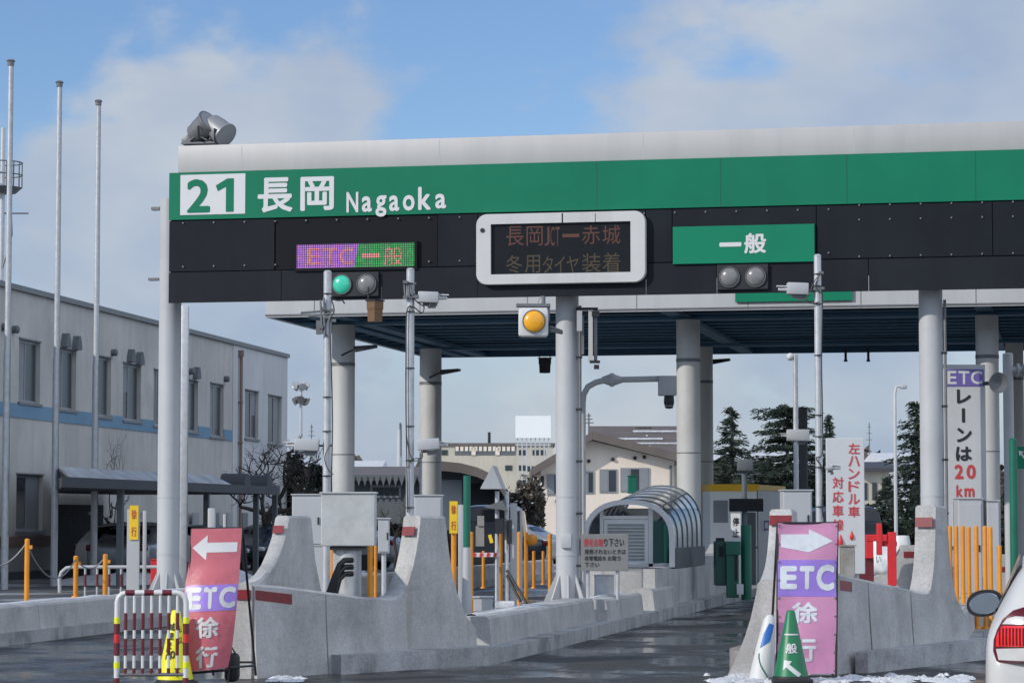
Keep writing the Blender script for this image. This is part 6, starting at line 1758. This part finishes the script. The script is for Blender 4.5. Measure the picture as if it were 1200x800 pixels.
for px_ in (286, 312):
    yv = WP(px_, 565, 5.0)[0]; b = MB(); r_ = .34
    b.prism([(r_ * math.cos(R(a)), r_ * .95 * math.sin(R(a))) for a in range(0, 181, 15)], (4.4, yv, zc1 + .004), (0, 1, 0), (0, 0, 1), (.7, 0, 0)); b.build('roof_arch', dark_roof, cp, smooth=30)
for px_ in (141, 205, 242, 300, 322):
    yv = WP(px_, 600, 5.0)[0]; b = MB(); b.box((5.0, yv, zc0 / 2 - .002), (.14, .14, zc0 - .004)); b.build('post', slate_wall, cp, smooth=0)
b = MB(); b.b2((.06, cw + .8, .0), (.12, cb_ - .5, zc0 - .3)); b.build('shade_screen', shade_dark, cp, smooth=0)  # dark sheet put in for the deep shade under the carport roof
for i, px_ in enumerate((106, 168, 215, 228, 252, 268, 286)):
    yv = WP(px_, 600, .2)[0]; b = MB(); b.b2((.121, yv, .6 if i > 1 else 1.7), (.16, yv + (.7 if i > 1 else .5), zc0 - .5)); b.build('pale_panel', grey_shutter if i % 2 else alu, cp, smooth=0)
vq = gxy(92, 660, 71)
car('estate_car', 'white estate car with a long row of dark windows parked at the carport', V((vq.x, vq.y, 0)), YAW - R(90), 'hatch', car_white)
for i, (px_, m_, kd, lb) in enumerate(((172, car_silver, 'sedan', 'silver saloon car under the carport behind the outer gate column'), (246, car_dark, 'sedan', 'dark saloon car under the carport behind the red banner'))):
    q_ = C1 + n_ * 3.2 + u_ * WP(px_, 640, 4.0)[0]; car('saloon_car', lb, V((q_.x, q_.y, 0)), RZ, kd, m_)
q_ = P(300, 690, 82); car('dark_car', 'dark car with its lights towards us, right of the red banner', V((q_.x, q_.y + 4, 0)), R(175), 'sedan', car_dark)
# other vehicles far behind the islands
for px_, d, m_, kd, lb, rz_ in ((574, 74, car_dark, 'van', 'dark van beyond the striped tape', R(8)), (622, 78, car_dark, 'sedan', 'dark car in front of the snowy bush', R(60)), (666, 84, car_silver, 'sedan', 'silver car behind the middle column in the yard', R(80)), (470, 82, car_silver, 'sedan', 'silver car behind the right barrier horn', R(85)), (1005, 80, car_dark, 'van', 'dark van behind the red boom gate', R(20)), (420, 90, car_white, 'sedan', 'white car far behind the control cabinet', R(85))):
    q_ = P(px_, 660, d); car('parked_car', lb, V((q_.x, q_.y, 0.0)), rz_, kd, m_)

# pipe guard rail with hanging tags
gr = thing('guard_rail', 'white pipe guard rail with a curved end in front of the carport', 'guard rail', gxy(130, 700, 51, .0), YAW)
def grx(px, py): return lxz(gr, px, py, 51)
b = MB(); pts = []
for p in ((70, 694), (69.5, 678), (72, 670), (78, 665), (86, 664), (200, 664)):
    x, z = grx(*p); pts.append((x, 0, z))
b.tube(pts, .035, 10); b.build('rail', sign_white, gr)
for px_ in (100, 114, 128, 142, 156, 170, 186):
    x, z = grx(px_, 664); b = MB(); b.cyl((x, 0, 0), (x, 0, z), .022, seg=8); pp_ = b.build('rail_post', sign_white, gr)
    b = MB(); b.cyl((x, 0, z * .45), (x, 0, z * .8), .027, seg=8); b.build('red_band', dark_red, pp_)
tag(MB().box((grx(120, 690)[0], 0, 0), (1, 1, 1)).build('x', snow), '', '') if False else None
ox = P(182, 655, 52)
small_box('fire_box', 'small red cabinet just left of the outer gate column', 177, 656, 186, 692, 54, red_paint, .2)

# flagpoles and masts
def flagpole(label, px0, d, ytop):
    q_ = gxy(px0, 690, d, 0); top = P(px0, ytop, d).z
    t = thing('flagpole', label, 'flagpole', q_, 0, 'flagpoles at the left')
    b = MB(); b.cyl((0, 0, 0), (0, 0, top * .45), .085, .08, seg=14); b.cyl((0, 0, top * .45), (0, 0, top - .1), .066, .05, seg=14); b.build('pole_shaft', galv, t)
    b = MB(); b.cyl((0, 0, top - .1), (0, 0, top), .075, .08, seg=14); b.cyl((.0, 0, top), (0, 0, top + .04), .105, .07, seg=14); b.build('truck_cap', mid_metal, t)
    b = MB(); b.cyl((.1, -.03, 1.2), (.07, -.03, top - .12), .007, seg=6); b.build('halyard', mid_metal, t)
flagpole('tallest looking flagpole at the left edge of the picture', 5, 60, 72)
flagpole('middle one of the three flagpoles before the grey building', 63, 63.2, 97)
flagpole('rightmost of the three flagpoles before the grey building', 109.5, 66, 119)
mt = thing('lighting_mast', 'tall mast with a round railed platform at the left edge', 'mast', gxy(-2, 600, 120, 0), YAW); k = 120 / 3100
b = MB(); x, zt_ = lxz(mt, 0, 150, 120); b.cyl((0, 0, 0), (0, 0, zt_), .20, .1, seg=14); b.build('shaft', galv, mt)
_, zp = lxz(mt, 0, 220, 120); _, zq = lxz(mt, 0, 191, 120); rr = 23 * k
b = MB(); b.cyl((0, 0, zp - .25), (0, 0, zp), rr * .7, rr, seg=28); b.build('platform', slate_wall, mt)
b = MB()
for z in (zq, (zp + zq) / 2): b.tube([(rr * math.cos(a), rr * math.sin(a), z) for a in [2 * math.pi * i / 28 for i in range(29)]], .03, 6)
for i in range(16): a = 2 * math.pi * i / 16; b.cyl((rr * math.cos(a), rr * math.sin(a), zp), (rr * math.cos(a), rr * math.sin(a), zq), .025, seg=6)
b.build('railing', slate_wall, mt)
b = MB(); _, zl = lxz(mt, 0, 250, 120); b.cyl((-.5, 0, zl), (1.2, 0, zl), .04, seg=6); b.tube([(.1, -.2, zl - 2.5), (.5, -.2, zl - 1), (.45, -.2, zl)], .04, 6); b.each('arm', mid_metal, mt)
# stadium style light cluster
lt = thing('lighting_mast', 'slim light mast with two tiers of round floodlights beside the office building', 'mast', gxy(352, 600, 130, 0), YAW); k = 130 / 3100
b = MB(); _, z = lxz(lt, 352, 448, 130); b.cyl((0, 0, 0), (0, 0, z), .11, .07, seg=12); b.build('shaft', galv, lt)
for tier, py in enumerate((453, 470)):
    _, z = lxz(lt, 352, py, 130)
    b = MB()
    for i in range(5):
        a = 2 * math.pi * i / 5 + tier; c_ = V((7 * k * math.cos(a), 7 * k * math.sin(a), z + .1 * (i % 2)))
        b.lathe([(.001, -.14), (.12, -.12), (.2, .08), (.001, .1)], c_, 14, axis=(math.cos(a), math.sin(a), -.5))
    b.each('floodlight', bolt_mat if tier else galv, lt)
    b = MB(); b.tube([(7 * k * math.cos(a), 7 * k * math.sin(a), z) for a in [2 * math.pi * i / 16 for i in range(17)]], .03, 6); b.cyl((-7 * k, 0, z), (7 * k, 0, z), .03, seg=6); b.build('ring', dark_metal, lt)
def street_light(label, px, ytop, d, arm=12, r=.06):
    t = thing('street_lamp', label, 'street lamp', gxy(px, 620, d, 0), YAW); k = d / 3100
    b = MB(); _, z = lxz(t, px, ytop, d); b.tube([(0, 0, 0), (0, 0, z - .2), (0.05, 0, z), (arm * k * .6, 0, z + .02)], r, 10, r1=r * .6); b.build('lamp_pole', board_white, t)
    b = MB(); b.box((arm * k * .8, 0, z), (arm * k * .6, .25, .12), bevel=.03); b.build('lamp_head', column_grey, t)
street_light('tall slim street lamp with a short arm beside the pointed conifer', 1050, 453, 76, 13, r=.055)
def antenna(label, px, ytop, ybot, d):
    q_ = P(px, ybot, d); t = thing('antenna', label, 'antenna', q_, YAW); h_ = P(px, ytop, d).z - q_.z
    b = MB(); b.cyl((0, 0, 0), (0, 0, h_), .05, seg=6)
    for f in (.6, .75, .9): b.cyl((-.5 * (1.2 - f), 0, h_ * f), (.5 * (1.2 - f), 0, h_ * f), .035, seg=6)
    b.build('rods', mid_metal, t)
antenna('thin lattice aerial seen above the white camera box beside the building', 365, 497, 530, 240)
antenna('rooftop aerial right of the middle column above the cream house', 690, 484, 512, 158)
antenna('bare utility mast far behind the red lettered board', 1019, 495, 545, 260)

# ------------------------------------------------------------------ buildings beyond the gate
def bld(name, label, d, px0, px1, pyt, depth, wall, cat='building', rz=0.0, zb=0.0):
    q_ = gxy((px0 + px1) / 2, 600, d, zb); t = thing(name, label, cat, q_, YAW + rz); k = d / 3100
    h_ = P(600, pyt, d).z - zb; w_ = (px1 - px0) * k
    b = MB(); b.b2((-w_ / 2, 0, 0), (w_ / 2, depth, h_)); b.build('wall', wall, t, smooth=0)
    return t, w_, h_, k
# cream gabled house
dC = 140.0
ch = thing('house', 'cream gabled house lit by the sun behind the middle column', 'house', gxy(712, 600, dC, 0), YAW); k = dC / 3100
def hz(px, py): return lxz(ch, px, py, dC)
def hpt(px, py): x, z = hz(px, py); return (x, z)
gl_ = [(hpt(634, 560)[0], 0), hpt(634, 550), hpt(693, 516), hpt(790, 540), (hpt(790, 560)[0], 0)]
b = MB(); b.prism(gl_, (0, 0, 0), (1, 0, 0), (0, 0, 1), (0, 14, 0)); b.build('wall', cream, ch, smooth=0)
def slope(pa, pb, th):
    (xa, za), (xb, zb) = hpt(*pa), hpt(*pb); b = MB()
    b.prism([(xa, za), (xb, zb), (xb, zb - th), (xa, za - th)], (0, -0.9, 0), (1, 0, 0), (0, 0, 1), (0, 15.5, 0)); return b
slope((622, 549), (693.5, 506), .42).build('roof', brown_roof, ch, smooth=0); slope((693.7, 506), (800, 533), .42).build('roof', brown_roof, ch, smooth=0)
def hwin(px0, py0, px1, py1, parts=2):
    x0, z1 = hz(px0, py0); x1, z0 = hz(px1, py1); b = MB(); b.b2((x0, -.06, z0), (x1, .0, z1)); f = b.build('window', alu, ch, smooth=0)
    for i in range(parts):
        xa = x0 + .06 + (x1 - x0 - .06) * i / parts; xb = x0 + (x1 - x0 - .06) * (i + 1) / parts
        b = MB(); b.b2((xa, -.075, z0 + .07), (xb, -.061, z1 - .07)); b.build('pane', curtain if i % 2 == 0 else glass_dark, f, smooth=0)
hwin(641, 555, 657, 580); hwin(682, 552, 696, 578); hwin(702.5, 549.5, 723, 577); hwin(727, 548, 761, 576, 3)
b = MB()
for px_, py_ in ((690, 540), (718, 538), (744, 536.5), (755, 535.5)):
    x, z = hz(px_, py_); b.sph((x, -.08, z), .10, seg=10)
b.each('wall_vent', dark_metal, ch)
b = MB(); x, z = hz(635.5, 563); b.box((x, -.1, z), (.18, .15, .5)); x, z = hz(653, 587); b.box((x, -.1, z), (.2, .12, .15)); b.each('wall_lamp', dark_metal, ch, smooth=0)
b = MB(); x, z = hz(786, 545); b.cyl((x, -.08, 0), (x, -.08, z), .06, seg=8); b.build('downpipe', mid_metal, ch)
pl_ = small_box('green_cabinet', 'green box and black box seen above the stair shelter roof', 736, 558, 746, 578, 52, green_paint, .3)
# wide roof with snow behind it
sr = thing('snowy_roof_building', 'low building with a snow streaked roof behind the cream house', 'building', gxy(750, 600, 165, 0), YAW); k = 165 / 3100
x0, z0 = lxz(sr, 704, 528, 165); x1, z1 = lxz(sr, 800, 503, 165)
b = MB(); b.b2((x0, 3, 0), (x1, 14, z0 - .1)); b.build('wall', cream_b, sr, smooth=0)
b = MB(); b.prism([(-.0, z0 - .3), (8.5, z1 + .5), (17, z0 - .3)], (x0 - .5, 0, 0), (0, 1, 0), (0, 0, 1), (x1 - x0 + 1, 0, 0)); rof = b.build('roof', brown_roof, sr, smooth=0)
b = MB()
for i in range(6):
    f = .12 + .13 * i + .02 * (i % 2); y_ = 8.5 * f; z = z0 - .3 + (z1 + .8 - z0) * f
    b.box(((x0 + x1) / 2 + .6 * (i % 3), y_ - .03, z + .05), (x1 - x0 - 2 - 3 * (i % 3), .22 + .1 * (i % 2), .05), rx=math.atan2(z1 + .8 - z0, 8.5))
b.each('snow_band', snow_dirty, rof, smooth=0)
b = MB()
for px_ in (756, 762, 768):
    x, z = lxz(sr, px_, 503, 165); b.cyl((x, 8, z - .5), (x, 8, z + .4), .2, seg=8)
x, z = lxz(sr, 735, 502, 165); b.box((x, 8.2, z), (2, .4, .3)); b.each('roof_vent', dark_metal, sr, smooth=0)

# dark building with a serrated roof edge
b1_, w_, h_, k = bld('workshop', 'long low dark workshop with zigzag roof edge behind the control cabinet', 112, 375, 532, 562, 14, slate_wall)
b = MB(); zt_ = lxz(b1_, 450, 545, 112)[1]; b.loft([[(-w_ / 2 - .3, -.6, h_), (w_ / 2 + .3, -.6, h_), (w_ / 2 + .3, -.6, h_ + .12), (-w_ / 2 - .3, -.6, h_ + .12)], [(-w_ / 2 - .3, 8, zt_ - .1), (w_ / 2 + .3, 8, zt_ - .1), (w_ / 2 + .3, 8, zt_ + .1), (-w_ / 2 - .3, 8, zt_ + .1)]]); b.build('roof', brown_roof, b1_, smooth=0)
b = MB(); n = 22
zz = [(-w_ / 2 + w_ * i / (2 * n), (h_ + .16) if i % 2 == 0 else (h_ - .28)) for i in range(2 * n + 1)]
b.prism(zz + [(w_ / 2, h_ + .2), (-w_ / 2, h_ + .2)], (0, -.66, 0), (1, 0, 0), (0, 0, 1), (0, .05, 0)); b.build('zigzag_trim', slate_wall, b1_, smooth=0)
x0, z1 = lxz(b1_, 434, 568, 112); x1, z0 = lxz(b1_, 470, 583, 112)
b = MB(); b.b2((x0, -.05, z0), (x1, -.0, z1)); f = b.build('window', alu, b1_, smooth=0)
b = MB(); b.b2((x0 + .1, -.07, z0 + .1), (x1 - .1, -.051, z1 - .1)); b.build('pane', glass_dark, f, smooth=0)
# barrel roofed building
ab = thing('arched_building', 'slate building with a curved roof edge and grey shutter behind the second rear pillar', 'building', gxy(548, 600, 96, 0), YAW); k = 96 / 3100
arcp = [lxz(ab, px_, py_, 96) for px_, py_ in ((500, 541), (520, 541), (540, 543), (560, 548), (575, 555), (586, 563), (592, 572))]
b = MB(); b.prism([(arcp[0][0], 0)] + [(x, z - .35) for x, z in arcp] + [(arcp[-1][0], 0)], (0, 0, 0), (1, 0, 0), (0, 0, 1), (0, 16, 0)); b.build('wall', slate_wall, ab, smooth=0)
b = MB(); b.prism([(x, z) for x, z in arcp] + [(x, z - .345) for x, z in reversed(arcp)], (0, -1.2, 0), (1, 0, 0), (0, 0, 1), (0, 18, 0)); b.build('roof', brown_roof, ab, smooth=30)
x0, z1 = lxz(ab, 515, 562, 96); x1, _ = lxz(ab, 541, 562, 96)
b = MB(); b.b2((x0, -.05, 0), (x1, 0, z1)); b.build('shutter', grey_shutter, ab, smooth=0)
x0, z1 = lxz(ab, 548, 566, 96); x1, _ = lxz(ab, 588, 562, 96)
b = MB(); b.b2((x0, -.04, 0), (x1, -.0, z1)); b.build('open_bay_shade', shade_dark, ab, smooth=0)  # flat dark panel painted as the shaded inside of the bay
# cream block with crenellated balcony line
cbk, w_, h_, k = bld('apartment_block', 'far cream apartment block with a toothed parapet line', 250, 514, 648, 522, 16, cream_b)
b = MB(); zt_ = lxz(cbk, 580, 524, 250)[1]; zb_ = lxz(cbk, 580, 533, 250)[1]
x0, _ = lxz(cbk, 533, 524, 250); x1, _ = lxz(cbk, 604, 524, 250)
b.b2((x0, -.05, zb_), (x1, 0, zt_)); b.build('balcony_recess', slate_wall, cbk, smooth=0)
for i in range(13):
    x = x0 + (x1 - x0) * (i + .5) / 13; b = MB(); b.b2((x - .15, -.12, zt_ - .35), (x + .15, -.051, zt_ + .1)); b.build('balcony_post', cream, cbk, smooth=0)
for px_ in (555, 583):
    x, _ = lxz(cbk, px_, 530, 250); b = MB(); b.b2((x - .2, -.12, zb_), (x + .2, -.051, zt_)); b.build('pier', cream, cbk, smooth=0)
for px_, py_, wpx in ((521, 530, 7), (612, 530, 8), (628, 530, 8), (612, 548, 8), (622, 549, 8), (636, 530, 5), (612, 565, 9), (628, 565, 9), (530, 550, 8), (596, 548, 8)):
    x, z = lxz(cbk, px_, py_, 250); b = MB(); b.box((x, -.02, z), (wpx * k, .08, 6 * k)); b.build('window', glass_dark, cbk, smooth=0)
b = MB(); zt2 = lxz(cbk, 580, 522, 250)[1]; b.b2((-w_ / 2 - .2, -.2, zt2), (w_ / 2 + .2, 16.2, zt2 + .25)); b.build('parapet', brown_roof, cbk, smooth=0)
b = MB(); x, z = lxz(cbk, 573, 505, 250); b.cyl((x, 3, zt2), (x, 3, z), .14, seg=8); b.build('vent_pipe', dark_metal, cbk)
bh = thing('billboard', 'blank white billboard on legs above the far cream block', 'billboard', gxy(625, 600, 240, 0), YAW)
x0, z1 = lxz(bh, 604, 487, 240); x1, z0 = lxz(bh, 645.5, 513, 240)
b = MB(); b.b2((x0, 0, z0), (x1, .4, z1)); b.build('panel', billboard_white, bh, smooth=0)
b = MB()
for i in range(8): x = x0 + .2 + (x1 - x0 - .4) * i / 7; b.box((x, .2, z0 / 2), (.12, .12, z0))
_, zr = lxz(bh, 620, 521, 240); b.box(((x0 + x1) / 2, .2, zr), (x1 - x0, .14, .14)); b.build('legs', column_grey, bh, smooth=0)
chm = thing('chimney', 'slim pale chimney far behind the workshop', 'chimney', gxy(468, 600, 200, 0), YAW); k = 200 / 3100
b = MB(); _, z = lxz(chm, 468, 503, 200); b.cyl((0, 0, 0), (0, 0, z), 4.2 * k, 2.8 * k, seg=12); b.build('stack', fascia_grey, chm)
b = MB(); b.cyl((.05, 0, z), (.05, 0, z + .5), 1.2 * k, seg=8); b.box((2 * k, -3.2 * k, z - .8), (1.4 * k, .1, 2.4)); b.each('stack_tip', slate_wall, chm, smooth=0)
for nm, lb, d, a, c, top, wl in (('far_house', 'far pale low house left of the chimney', 190, 408, 440, 547, cream_b), ('far_house', 'far house with dark roof between the red lettered board and street lamp', 150, 1008, 1042, 548, cream_b), ('far_house', 'far pale house low behind the street lamp', 230, 1036, 1066, 538, fascia_grey), ('far_house', 'low house with snowy roof left of the dark cedar', 150, 820, 905, 536, slate_wall)):
    t_, w_, h_, k = bld(nm, lb, d, a, c, top, 9, wl, 'house')
    b = MB(); e_ = .8; rh = 9 * k if nm else 0
    b.prism([(-.7, h_), (4.5, h_ + rh), (9.7, h_), (9.7, h_ - .2), (-.7, h_ - .2)], (-w_ / 2 - .5, 0, 0), (0, 1, 0), (0, 0, 1), (w_ + 1, 0, 0)); b.build('roof', snow_dirty if 'snowy' in lb or 'pale' in lb else dark_roof, t_, smooth=0)
    for i in range(3):
        b = MB(); x = -w_ / 2 + w_ * (i + .5) / 3; b.box((x, -.02, h_ * .7), (w_ * .16, .08, h_ * .22)); b.build('window', glass_dark, t_, smooth=0)

# ------------------------------------------------------------------ trees and bushes
def conifer(label, px, ytop, d, rad_px, name='cedar', levels=30, droop=.35, m=fol_dark, seed=1, flat=False, zlow=.08, gap=0.0, yb=None):
    rnd = random.Random(seed); k = d / 3100
    q_ = gxy(px, 600, d, 0); h_ = P(px, ytop, d).z; rad = rad_px * k
    t = thing(name, label, 'tree', q_, 0, 'conifers behind the gate')
    b = MB(); b.cyl((0, 0, 0), (0.05, 0, h_ * .97), max(.12, h_ * .022), .03, seg=10); b.build('trunk', bark, t)
    b = MB(); bm = b.bm
    def quad(c, a, u, s1, s2):
        vs = [bm.verts.new(c - a * s1 - u * s2), bm.verts.new(c + a * s1 - u * s2 * .5), bm.verts.new(c + a * s1 + u * s2 * .4), bm.verts.new(c - a * s1 + u * s2)]
        bm.faces.new(vs)
    z = h_ * zlow; tiers = []
    while z < h_ * .985:
        tiers.append(z); z += (.36 if not flat else .44) * (1 - .45 * z / h_)
    for z in tiers:
        f = z / h_
        if flat: prof = (.78 + .22 * math.sin(z * 2.6 + seed)) * (1 - f ** 4 * .55)
        else: prof = (1 - f) ** .85 + .04
        nb = (rnd.randint(6, 8) if f < .85 else 5) + (3 if flat else 0)
        a0 = rnd.uniform(0, 6.28)
        for j in range(nb):
            if rnd.random() < gap: continue
            a = a0 + 2 * math.pi * j / nb + rnd.gauss(0, .25); L_ = rad * prof * rnd.uniform(.6, 1.1); dr = droop * rnd.uniform(.6, 1.3)
            dirv = V((math.cos(a), math.sin(a), 0)); sd = V((-dirv.y, dirv.x, 0)); n = max(4, int(L_ / .09))
            p0 = V((0, 0, z + rnd.uniform(-.08, .08))); up = .16 * L_ if not flat else .1 * L_
            prev = p0
            for q in range(n):
                g = (q + 1) / n; c = p0 + dirv * (L_ * g) + V((0, 0, up * g - dr * L_ * g * g))
                if q % 3 == 2 or q == n - 1: b.cyl(prev, c, .025 * (1.2 - g), .02 * (1.15 - g), seg=4, cap=False); prev = c
                wd = .30 * L_ * (1.05 - g) * min(1, g * 2.5) + .07
                for _ in range(7):
                    w_ = rnd.uniform(-1, 1) * wd
                    cc = c + sd * w_ + dirv * rnd.gauss(0, .05) + V((0, 0, rnd.gauss(0, .03) - abs(w_) * .25 - rnd.random() ** 2 * .12))
                    ax = (dirv * rnd.uniform(.3, 1) + sd * (1 if w_ > 0 else -1) * rnd.uniform(.3, 1) + V((0, 0, rnd.uniform(-.6, .15)))).normalized()
                    uu = ax.cross(V((rnd.gauss(0, 1), rnd.gauss(0, 1), rnd.gauss(0, 1)))).normalized()
                    quad(cc, ax, uu, rnd.uniform(.05, .12), rnd.uniform(.012, .03))
    b.build('crown', m, t, smooth=0, recalc=False)
    return t
conifer('drooping conifer right of the twin middle pillars', 857, 472, 78, 66, droop=.36, seed=5, gap=.08, m=fol_mid)
conifer('broad dark cedar behind the thin far pole', 922, 474, 92, 82, droop=.12, seed=12, flat=True, zlow=.15, gap=.0, m=fol_dark)
conifer('small spiky conifer left of the red lettered board top', 972, 484, 100, 26, droop=-.15, seed=21, gap=.3, m=fol_mid)
conifer('tall pointed conifer left of the right gate column', 1074, 464, 82, 72, droop=.28, seed=33, gap=.15, m=fol_dark)
conifer('dark spreading conifer low behind the red boom gate', 1040, 560, 96, 46, droop=.2, seed=41, m=fol_mid)
conifer('conifer behind the ETC board at the right edge', 1186, 560, 90, 40, droop=.2, seed=44, m=fol_dark)

def bare_tree(label, px, ytop, d, spread, seed, m=bark, name='bare_tree', depth=5, r0=.16, knobby=True, grp='leafless trees'):
    rnd = random.Random(seed); q_ = gxy(px, 600, d, 0); h_ = P(px, ytop, d).z
    t = thing(name, label, 'tree', q_, 0, grp)
    b = MB(); b2 = MB()
    def grow(p, dirv, L_, r, lv, bb):
        pts = [p]; dv = dirv.normalized(); n = 5
        for i in range(n):
            dv = (dv + V((rnd.gauss(0, .22), rnd.gauss(0, .22), rnd.gauss(0, .16) + .03))).normalized(); pts.append(pts[-1] + dv * L_ / n)
        bb.tube(pts, r, 7 if lv < 2 else 4, r1=r * .62)
        if lv >= depth: return
        for j in range(rnd.randint(2, 3) if lv else 4):
            a = rnd.uniform(.5, 1.1); s_ = V((rnd.gauss(0, 1), rnd.gauss(0, 1), rnd.gauss(.15, .6))).normalized()
            grow(pts[rnd.randint(3, n)] if lv else pts[-1 - rnd.randint(0, 1)], dv * (1 - .4 * a) + s_ * a, L_ * rnd.uniform(.55, .8), r * rnd.uniform(.5, .66), lv + 1, b2)
    grow(V((0, 0, 0)), V((.05, 0, 1)), h_ * .42, r0, 0, b)
    b.build('trunk', m, t); 
    zs = [v.co.z for v in b2.bm.verts]; mz = max(zs); xs = max(abs(v.co.x) for v in b2.bm.verts)
    for v in b2.bm.verts:
        v.co.x *= spread / xs; v.co.y *= spread / xs
        if v.co.z > h_ * .4: v.co.z = h_ * .4 + (v.co.z - h_ * .4) * (h_ * .6) / max(.1, mz - h_ * .4)
    b2.build('crown', m, t)
    return t
bare_tree('gnarled leafless pruned tree in front of the end of the office building', 300, 508, 84, 2.3, 4, r0=.17, depth=6)
bare_tree('leafless twisted tree right of the gnarled one beside the dark hedge', 332, 512, 88, 2.0, 9, r0=.15, depth=6)
bare_tree('thin leafless sapling against the grey wall behind the flagpoles', 136, 500, 72, 1.5, 15, m=bark_grey, r0=.06)
bare_tree('leafless shrub by the workshop wall right of the cabinet', 470, 588, 60, 1.1, 19, m=bark, r0=.05)

def bush(label, px0, px1, ytop, d, m, seed, name='bush', snowy=0.0, n=1500, size=.16, dep=2.0, group=None, zlow=0.0, lobes=5):
    size *= .58; n = int(n * 2.2)
    rnd = random.Random(seed); k = d / 3100; q_ = gxy((px0 + px1) / 2, 600, d, 0); h_ = P(600, ytop, d).z; w_ = (px1 - px0) * k / 2
    t = thing(name, label, 'bush', q_, YAW, group)
    b = MB(); bs_ = MB()
    L_ = [(rnd.uniform(-.75, .75) * w_, rnd.uniform(-.5, .5) * dep, rnd.uniform(.35, .8) * h_, rnd.uniform(.35, .6)) for _ in range(lobes)]
    for i in range(n):
        if rnd.random() < .5:
            l = rnd.choice(L_); v = V((rnd.gauss(0, 1), rnd.gauss(0, 1), rnd.gauss(0, 1))).normalized() * (rnd.random() ** .4)
            c = V((l[0] + v.x * w_ * l[3], l[1] + v.y * dep * l[3], l[2] + v.z * h_ * .4 * l[3] * 1.6))
        else:
            c = V((rnd.uniform(-1, 1) * w_, rnd.uniform(-.6, .6) * dep, rnd.uniform(.02, .78) * h_))
        if c.z < 0.02 or c.z > h_ or abs(c.x) > w_: continue
        ax = V((rnd.gauss(0, 1), rnd.gauss(0, 1), rnd.gauss(0, .6))).normalized(); uu = ax.cross(V((rnd.gauss(0, 1), rnd.gauss(0, 1), rnd.gauss(0, 1)))).normalized()
        s_ = size * rnd.uniform(.5, 1.3); bb = b
        if rnd.random() < snowy: bb = bs_; c.z = min(h_, c.z + .02)
        bb.bm.faces.new([bb.bm.verts.new(c + ax * s_), bb.bm.verts.new(c + uu * s_ * .55), bb.bm.verts.new(c - ax * s_), bb.bm.verts.new(c - uu * s_ * .55)])
    b.build('leaves', m, t, smooth=0, recalc=False)
    if snowy: bs_.build('snow_on_leaves', snow, t, smooth=0, recalc=False)
    else: bs_.bm.free()
    b = MB()
    for i in range(7):
        x = rnd.uniform(-.7, .7) * w_; b.tube([(x, 0, 0), (x + rnd.gauss(0, .1), rnd.gauss(0, .1), h_ * .4), (x + rnd.gauss(0, .3), rnd.gauss(0, .3), h_ * .75)], .035, 5, r1=.01)
    b.build('stems', bark, t)
    return t
bush('dark dense hedge behind the leafless trees below the camera box', 318, 392, 530, 100, fol_hedge, 3, n=5000, size=.2, dep=2.5, snowy=.012)
bush('brown winter bush sprinkled with snow left of the cream house', 588, 638, 556, 108, fol_brown, 5, n=3600, size=.17, dep=2.2, snowy=.07, lobes=7)
bush('dark evergreen bush behind the toll booth and yellow band', 828, 900, 540, 102, fol_dark, 8, n=4200, size=.2, dep=2.5)
bush('dark evergreen bush below the broad cedar', 890, 975, 545, 98, fol_dark, 9, n=4600, size=.2, dep=2.5)
bush('patchy evergreen bush with snow behind the street lamp', 1010, 1062, 575, 88, fol_mid, 12, n=3600, size=.18, dep=2.2, snowy=.05)
bush('dark evergreen bush left of the right gate column', 1052, 1106, 590, 86, fol_dark, 13, n=3600, size=.18, dep=2.2, snowy=.02)
bush('brown hedge low behind the ETC board at the right', 1120, 1215, 600, 92, fol_brown, 14, n=3600, size=.18, dep=2.2, snowy=.05)
bush('low dark hedge far behind the barrier and cabinet post', 425, 530, 612, 98, fol_hedge, 16, n=3000, size=.18, dep=1.5, snowy=.02)
# far wood along the horizon
rnd = random.Random(77)
b = MB()
for i in range(9000):
    px_ = rnd.uniform(-200, 1400); d = rnd.uniform(420, 520); q_ = gxy(px_, 600, d, 0)
    hmax = 9 + 5 * mnoise.noise(V((px_ * .02, 1, 2))) + 3 * mnoise.noise(V((px_ * .09, 4, 2)))
    c = V((q_.x, q_.y, rnd.uniform(0, 1) ** .7 * hmax)); ax = V((rnd.gauss(0, 1), rnd.gauss(0, 1), rnd.gauss(0, 1))).normalized(); uu = ax.cross(V((rnd.gauss(0, 1), rnd.gauss(0, 1), rnd.gauss(0, 1)))).normalized()
    s_ = rnd.uniform(.8, 2.0)
    b.bm.faces.new([b.bm.verts.new(c + ax * s_), b.bm.verts.new(c + uu * s_ * .7), b.bm.verts.new(c - ax * s_), b.bm.verts.new(c - uu * s_ * .7)])
fw = b.build('distant_woods', fol_brown, smooth=0, recalc=False); fw['kind'] = 'stuff'; fw['label'] = 'low far wood along the horizon'; fw['category'] = 'woods'
